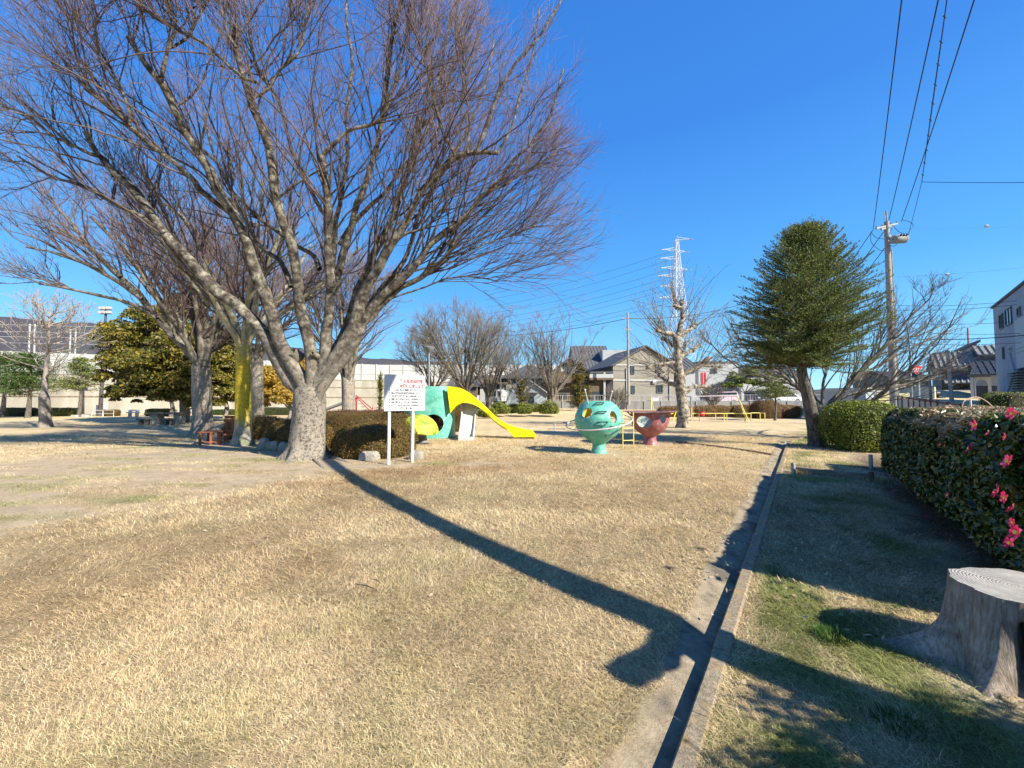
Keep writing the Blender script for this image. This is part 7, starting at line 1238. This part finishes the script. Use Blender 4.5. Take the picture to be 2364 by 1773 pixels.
def low_wall(): # pale wall behind the fence that the mesh is seen against
    a = P(2090, 950, 30); b = P(2235, 950, 22); a.z = b.z = .8; mb = MB(); mb.box((a + b) / 2 + Vector((0, 0, -.1)), ((b - a).length, .15, .75), b - a); o = mb.build('low_wall', M['trim'], None); tag(o, 'low pale kerb wall seen through the street fence', 'low wall')
low_wall()
def stop_sign():
    Y = 22; b = P(2123, 925, Y); b.z = 1.0; t = P(2119.5, 846, Y); r = thing('stop_sign', 'red triangular Japanese stop sign on a white post by the street', 'road sign', tuple(b)); mb = MB(); mb.tube([b, t], .035, 8); mb.build('post', M['white'], r, True); c0, c1, c2 = P(2099.5, 844, Y - .1), P(2131.5, 845, Y - .1), P(2116, 866, Y - .1); u = (c1 - c0).normalized(); cen = (c0 + c1 + c2) / 3
    mb = MB(); mb.prism([c0, c1, c2], (0, .03, 0)); mb.build('plate', M['red'], r); mb = MB(); q = [cen + (p - cen) * .93 + Vector((0, -.004, 0)) for p in (c0, c1, c2)]; q2 = [cen + (p - cen) * .88 + Vector((0, -.004, 0)) for p in (c0, c1, c2)]; mb.add(q + q2, [(0, 1, 4, 3), (1, 2, 5, 4), (2, 0, 3, 5)]); mb.build('border', M['white'], r)
    up = Vector((0, 0, 1)); text_obj('lettering', '止まれ', .17, M['white'], r, P(2106.0, 854, Y - .13), u, up, .002, .004, .46); text_obj('lettering', 'STOP', .08, M['white'], r, P(2110.5, 858, Y - .13), u, up, .002, .002, .24)
    b = P(2106.5, 922, 24); b.z = 1.0; mb = MB(); mb.tube([b, P(2103, 862, 24)], .03, 6); o = mb.build('post', M['trim'], None, True); tag(o, 'thin pale post just left of the stop sign', 'post')
stop_sign()
b = P(2197, 915, 33); b.z = 1.3; upole('dark topped utility pole before the tiled house', b, P(2186.5, 808, 33), .14, [(pz(2187, 815, 33), .8, (1, 0, 0), 0)], group='street utility poles'); b = P(2149, 920, 42); b.z = 1.5; upole('grey utility pole left of the tiled house', b, P(2143.5, 829, 42), .13, [(pz(2144, 838, 42), .8, (1, 0, 0), 0)], group='street utility poles')
# cars
def car(label, c, yaw, L, Wd, H, body, kind='van', name='parked_car', group=None):
    c = Vector(c); ux = Vector((math.cos(yaw), math.sin(yaw), 0)); uy = Vector((-ux.y, ux.x, 0)); U = Vector((0, 0, 1)); r = thing(name, label, 'car' if kind != 'truck' else 'truck', tuple(c), group); f = {'van': [(-.5, .22), (.46, .22), (.5, .34), (.49, .50), (.36, .60), (.22, .97), (-.44, 1.0), (-.5, .62)], 'sedan': [(-.5, .22), (.47, .22), (.5, .45), (.28, .60), (.14, .97), (-.22, 1.0), (-.40, .66), (-.5, .60)], 'truck': [(-.5, .3), (.5, .3), (.5, .6), (.44, .98), (.22, 1.0), (.20, .55), (-.5, .55)]}[kind]
    mb = MB(); mb.prism([c + ux * a * L - uy * Wd / 2 + U * z * H for a, z in f], uy * Wd); mb.build('body', body, r, bevel=.05)
    if kind == 'truck': mb = MB(); mb.box(c - ux * L * .16 + U * H * .78, (L * .66, Wd, H * .42), ux); mb.build('cargo_bed', M['white'], r, bevel=.03)
    win = {'van': [(-.42, .62), (.30, .62), (.19, .92), (-.42, .94)], 'sedan': [(-.34, .64), (.22, .64), (.11, .92), (-.20, .94)], 'truck': [(.24, .62), (.46, .62), (.43, .92), (.24, .92)]}[kind]
    for s in (-1, 1): mb = MB(); mb.prism([c + ux * a * L + uy * s * (Wd / 2 + .004) + U * z * H for a, z in win], uy * s * .012); mb.build('side_window', M['glass'], r)
    wz = {'van': ((.365, .60), (.228, .95)), 'sedan': ((.282, .62), (.148, .95)), 'truck': ((.505, .62), (.447, .95))}[kind]
    mb = MB(); (a0, z0), (a1, z1) = wz; mb.add([c + ux * (a0 * L + .02) - uy * Wd * .42 + U * z0 * H, c + ux * (a0 * L + .02) + uy * Wd * .42 + U * z0 * H, c + ux * (a1 * L + .02) + uy * Wd * .40 + U * z1 * H, c + ux * (a1 * L + .02) - uy * Wd * .40 + U * z1 * H], [(0, 1, 2, 3)]); mb.build('windscreen', M['glass'], r)
    for a in (-.32, .31):
        for s in (-1, 1):
            p = c + ux * a * L + uy * s * (Wd / 2 - .08) + U * .31; mb = MB(); mb.tube([p - uy * .1, p + uy * .1], .31, 18); wl = mb.build('wheel', M['tirerubber'], r, True); mb = MB(); mb.tube([p + uy * s * .08, p + uy * s * .108], .19, 12); mb.build('rim', M['steel'], wl, True)
    for s in (-1, 1): mb = MB(); mb.box(c + ux * (L * .492) + uy * s * Wd * .36 + U * H * .42, (.06, .3, .16), ux); mb.build('headlight', M['white'], r, bevel=.02)
    mb = MB(); mb.box(c + ux * (L * .503) + U * H * .26, (.02, .34, .16), ux); mb.build('number_plate', M['white'], r)
paint = lambda n, c_: mat(n, c_, .25, spec=.6)
p = P(1664, 932, 55); car('pale pink and silver minivan parked behind the swings', (p.x, p.y, p.z - .05), math.radians(180), 4.3, 1.7, 1.75, paint('pinkish_silver', (.62, .48, .50)), 'van'); p = P(1748, 931, 50); car('dark blue van with number plate parked right of the swings', (p.x, p.y, p.z), math.radians(262), 3.6, 1.6, 1.65, paint('dark_blue', (.03, .045, .07)), 'van'); p = P(1808, 931, 52); car('low white car parked left of the tall conifer', (p.x, p.y, p.z), math.radians(185), 4.2, 1.7, 1.35, paint('car_white', (.72, .72, .72)), 'sedan'); p = P(1583, 931, 58); car('silver car parked beside the white shop building', (p.x, p.y, p.z), math.radians(170), 3.6, 1.6, 1.5, paint('car_silver', (.5, .5, .52)), 'sedan')
p = P(1146, 942, 46); car('small white truck parked left of the blue-grey house', (p.x, p.y, .85), math.radians(250), 3.4, 1.5, 1.9, M['white'], 'truck', 'parked_truck'); p = P(2127, 917, 47); car('dark saloon car coming along the street behind the stop sign', (p.x, p.y, p.z - .1), math.radians(245), 4.4, 1.75, 1.45, paint('dark_green_blue', (.03, .05, .055)), 'sedan')
# right side buildings: their long sides look towards the park, their narrow ends on the street
UX = Vector((.8, -.6, 0)); NX = Vector((-.6, -.8, 0)); Z0 = 1.1
def pxbox(r, nm, A, x0, y0, x1, y1, d0, d1, m_, ux=UX): u0, za = hit(x0, y0, A + Vector((ux.y, -ux.x, 0)) * d1, ux); u1, zb_ = hit(x1, y1, A + Vector((ux.y, -ux.x, 0)) * d1, ux); return part_box(r, nm, A, ux, u0, u1, zb_, za, d0, d1, m_)
A = P(2176, 925, 54); B = A + UX * 10; r, A, ux, w = house('tiled_house', 'old two-storey house with ribbed grey tile roof and netted front', 'house', A, B, 4.4, pz(2176, 845, 54), 1.9, 'brownwall', 'kawara', 'gable_side', zb=Z0, over=.6)
pxbox(r, 'netting', A, 2186, 848, 2250, 874, .05, .12, 'darktile'); pxbox(r, 'beam', A, 2178, 845, 2262, 848, .1, .5, 'frame'); pxbox(r, 'shutter', A, 2194, 888, 2216, 914, .03, .1, 'frame'); pxbox(r, 'doorway', A, 2220, 890, 2236, 914, .03, .09, 'dark'); pxbox(r, 'fence_panel', A, 2216, 898, 2240, 922, 1.0, 1.1, 'brownwall')
mb = MB(); u0, zt = hit(2181, 874, A, UX); u1, zl = hit(2181, 884, A + NX * 1.3, UX); L_ = 4.2; q0 = A + UX * u0; q0.z = zt; q1 = A + UX * u1 + NX * 1.3; q1.z = zl; mb.add([q1, q1 + UX * L_, q0 + UX * L_, q0] + [v - Vector((0, 0, .12)) for v in (q1, q1 + UX * L_, q0 + UX * L_, q0)], [(0, 1, 2, 3), (7, 6, 5, 4), (0, 4, 5, 1), (1, 5, 6, 2), (3, 2, 6, 7), (0, 3, 7, 4)])
for k in range(9): mb.tube([q1 + UX * (L_ * k / 8) + Vector((0, 0, .03)), q0 + UX * (L_ * k / 8) + Vector((0, 0, .03))], .09, 5)
mb.build('lower_roof', M['kawara'], r)
# white street end of the tiled house, with its dark windows
ue = Vector((-.6, -.8, 0)); E = A + Vector((.6, .8, 0)) * 4.4; e = MB(); c = (E + A) / 2 - UX * .05; zt = pz(2168, 848, 55); c.z = (Z0 + zt) / 2; e.box(c, (4.3, .12, zt - Z0), ue); e.build('white_end_wall', M['whitewall'], r); E2 = E - UX * .12
for q in ((2158, 851, 2163, 869), (2166, 849, 2171, 866)): wpix(r, E2, ue, *q, mull=0)
A = P(2188, 925, 64); r = thing('white_house', 'white house whose dark roof slants up to the right behind the tiled roof', 'house', (A.x, A.y, Z0)); u0, z0 = hit(2188, 827, A, UX); u1, z1 = hit(2255, 792, A, UX); q = lambda u, z, d: Vector(((A + UX * u + NX * d).x, (A + UX * u + NX * d).y, z)); mb = MB(); mb.prism([q(u0, Z0, 0), q(u1, Z0, 0), q(u1, z1, 0), q(u0, z0, 0)], NX * -6); mb.build('wall', M['whitewall'], r); mb = MB(); mb.prism([q(u0 - .5, z0 - .25, .5), q(u1 + .3, z1 + .12, .5), q(u1 + .3, z1 + .5, .5), q(u0 - .5, z0 + .12, .5)], NX * -7); mb.build('roof', M['darktile'], r)
pxbox(r, 'flue', A, 2254, 798, 2258, 818, .0, .3, 'dark'); mb = MB(); mb.tube([P(2236, 808, 63), P(2234, 757, 63)], .10, 6); mb.build('mast', M['wood_red'], r, True)
A = P(2272, 925, 52); B = A + UX * 8; r, A, ux, w = house('upper_storey_house', 'small upper storey with grey tiles squeezed left of the three-storey building', 'house', A, B, 3.2, pz(2272, 817, 52), 1.1, 'darktile', 'kawara', 'gable_side', zb=Z0, over=.4)
M['navy'] = mat('navy_tile', (.025, .032, .045), .5, (.04, .05, .065), 4)
A = P(2264, 925, 46); B = A + UX * 9; r, A, ux, w = house('arched_house', 'white house with navy tiled roof and an arched porch beside the three-storey building', 'house', A, B, 3.4, pz(2264, 861, 46), 1.35, 'whitewall', 'navy', 'gable_side', zb=Z0, over=.4)
pxbox(r, 'porch_roof', A, 2241, 864, 2288, 869.5, .6, 1.9, 'darktile'); pxbox(r, 'gate_wall', A, 2250, 891, 2318, 924, 1.2, 1.35, 'navy'); pxbox(r, 'post_box', A, 2289, 904, 2302, 909, 1.5, 1.8, 'trim')
pl = A + NX * 1.5; u0, zt = hit(2249, 869.5, pl, UX); u1, _ = hit(2288, 880, pl, UX); uc, zc = hit(2267, 890, pl, UX); R_ = (hit(2281, 890, pl, UX)[0] - hit(2253, 890, pl, UX)[0]) / 2; rz = hit(2267, 875, pl, UX)[1] - zc; mb = MB(); pp = [pl + UX * (uc + R_ * math.cos(t)) for t in np.linspace(PI, 0, 17)]; zz = [zc + rz * math.sin(t) for t in np.linspace(PI, 0, 17)]; lo = [Vector((p.x, p.y, z)) for p, z in zip(pp, zz)]; up_ = [Vector((p.x, p.y, zt)) for p in pp]; bk2 = NX * -.15
mb.add(lo + up_ + [v + bk2 for v in lo + up_], [(k, k + 1, 18 + k, 17 + k) for k in range(16)] + [(34 + k, 51 + k, 52 + k, 35 + k) for k in range(16)] + [(k, 34 + k, 35 + k, k + 1) for k in range(16)])
for ua, ub in ((u0, uc - R_), (uc + R_, u1)): cc_ = pl + UX * (ua + ub) / 2 + NX * -.075; mb.box(Vector((cc_.x, cc_.y, (Z0 + zt) / 2)), (ub - ua, .15, zt - Z0), UX)
mb.build('arch', M['whitewall'], r); pxbox(r, 'porch_pillar', A, 2240, 871, 2249, 921, 1.6, 1.75, 'whitewall')
# three-storey building with outside stair
def tower():
    ux = Vector((-.68, -.73, 0)).normalized(); A = P(2304, 932, 40); A.z = Z0; B = A + ux * 17; w = 17.0; n_ = Vector((ux.y, -ux.x, 0)); r = thing('three_storey_building', 'pale grey three-storey building with outside stairs at the right edge', 'building', tuple(A)); H = pz(2304, 712, 40); c = A + ux * w / 2 - n_ * 4; c.z = (1.0 + H) / 2
    grey = mat('grey_panel_wall', (.26, .28, .31), .75, (.31, .33, .35), 1); mb = MB(); mb.box(c, (w, 8, H - 1.0), ux); mb.build('wall', grey, r); mb = MB(); mb.box(Vector((c.x, c.y, H + .08)), (w + .3, 8.3, .2), ux); mb.build('roof', M['rooftile'], r)
    for q in ((2308, 728, 2318, 757), (2322, 716, 2338, 746), (2350, 711, 2358, 728)): wpix(r, A, ux, *q, mull=1 if q[0] < 2330 else 0)
    wpix(r, A, ux, 2316, 801, 2320, 829, mull=0); wpix(r, A, ux, 2331, 801, 2337, 811, mull=0, frame='trim'); P5 = A + n_ * .5
    u0, z0 = hit(2341, 742, P5, ux); u1, z1 = hit(2341, 853, P5, ux); part_box(r, 'projecting_bay', A, ux, u0, w, z1, z0, 0, .5, 'trim')
    for k, z in enumerate((z0 - 1.6, (z0 + z1) / 2 - .4, z1 + 1.3)): part_box(r, 'panel_joint', A, ux, u0, w, z - .02, z + .02, .5, .512, 'frame')
    a0, za = hit(2311, 920, P5, ux); a1, zb_ = hit(2331, 815, P5, ux); a2, zc = hit(2345, 853, P5, ux); q = lambda u, z, d: Vector(((A + ux * u + n_ * d).x, (A + ux * u + n_ * d).y, z)); mb = MB(); mb.prism([q(a0, 1.0, .5), q(a0 + 1.1, 1.0, .5), q(a2, zc - .2, .5), q(a2, zc, .5), q(a1 + .5, zb_, .5), q(a1, zb_, .5)], n_ * .12); mb.build('stair_wall', grey, r)
    mb = MB()
    for k in range(13): mb.box(q(a2 + 1.2 - k * .02, Z0 + .2 + k * (zc - Z0 - .3) / 13, .7), (3.2, .35, .09), ux)
    mb.build('stair', mat('stair_tread', (.20, .19, .17), .8), r); part_box(r, 'stair_recess', A, ux, a0 + 1.1, w, 1.0, z1, .02, .05, 'frame')
tower()
mound('hedge', 'clipped dark hedge at the right edge before the three-storey building', 'hedge', (P(2360, 935, 20).x, 20, 1.35), (1.6, .6, .55), 3000, .07, 'shrub', 'core', 95, squash=5, zmin=.9)
mound('shrub', 'dark garden shrub under the arched porch', 'shrub', (P(2300, 925, 26).x, 26, 1.5), (.9, .6, .55), 2500, .08, 'shrub', 'core', 96, zmin=1.0, amp=.4)
# corrugated fence & yellow wall behind the cherry
A = P(1900, 938, 31); B = P(2000, 938, 29); house('metal_shed', 'long shed of pale corrugated sheet behind the cherry branches', 'shed', A, B, 4, pz(1950, 903, 30), .4, 'bluegrey', 'trim', 'flat', zb=.6)
a = P(2022, 940, 27); b = P(2098, 940, 27); mb = MB(); z1 = pz(2050, 908, 27); mb.box(((a.x + b.x) / 2, 27, (z1 + .5) / 2), (b.x - a.x, .2, z1 - .5)); o = mb.build('garden_wall', mat('yellow_wall', (.55, .48, .24), .85, (.48, .42, .22), 2), None); tag(o, 'yellow block wall between the utility pole and the street fence', 'wall')
A = P(2070, 925, 55); B = P(2152, 925, 55); r, A, ux, w = house('distant_house', 'distant low house with a teal-grey roof behind the stop sign', 'house', A, B, 7, pz(2100, 875, 55), 1.2, 'siding', 'rooftile', 'gable_side', zb=1.6); wpix(r, A, ux, 2095, 882, 2110, 892)
a = P(2060, 925, 48); b = P(2160, 925, 44); mb = MB(); mb.box((a + b) / 2 + Vector((0, 0, .4)), ((b - a).length, .2, 2.3), b - a); o = mb.build('garden_wall', mat('cream_wall_2', (.58, .53, .38), .85), None); tag(o, 'cream garden wall behind the dark street car', 'wall')
# arched stem over the hedge, and a stake
pts = [(2221, 935), (2226, 926), (2240, 919), (2255, 917), (2270, 922), (2285, 933), (2296, 946)]; mb = MB(); mb.tube([Vector(p) for p in cspline([tuple(P(x, y, 6.6)) for x, y in pts], 26)], .010, 6); q = P(2221, 935, 6.6); mb.tube([q, q - Vector((0, 0, .4))], .01, 6); q = P(2296, 946, 6.6); mb.tube([q, q - Vector((0, 0, .4))], .008, 6); o = mb.build('dry_vine', mat('dry_stem', (.45, .33, .22), .8), None, True); tag(o, 'dry arched stem looping up out of the hedge top', 'plant stem')
q = P(2243, 945, 7.0); mb = MB(); mb.tube([q - Vector((0, 0, .4)), P(2240, 922, 7.0)], .014, 6); o = mb.build('stake', M['cream'], None, True); tag(o, 'thin yellowish stake sticking out of the hedge top', 'stake')
# added off-frame bush, shaped to shade the lower right corner
mound('shade_bush', 'camellia bush close at the lower right of the camera, outside the photo', 'bush', (3.3, .40, .78), (.95, .62, .84), 9000, .06, 'camellia', 'core', 97, amp=.3, thick=.15, zmin=.05)  # added unseen bush, there to cast shade
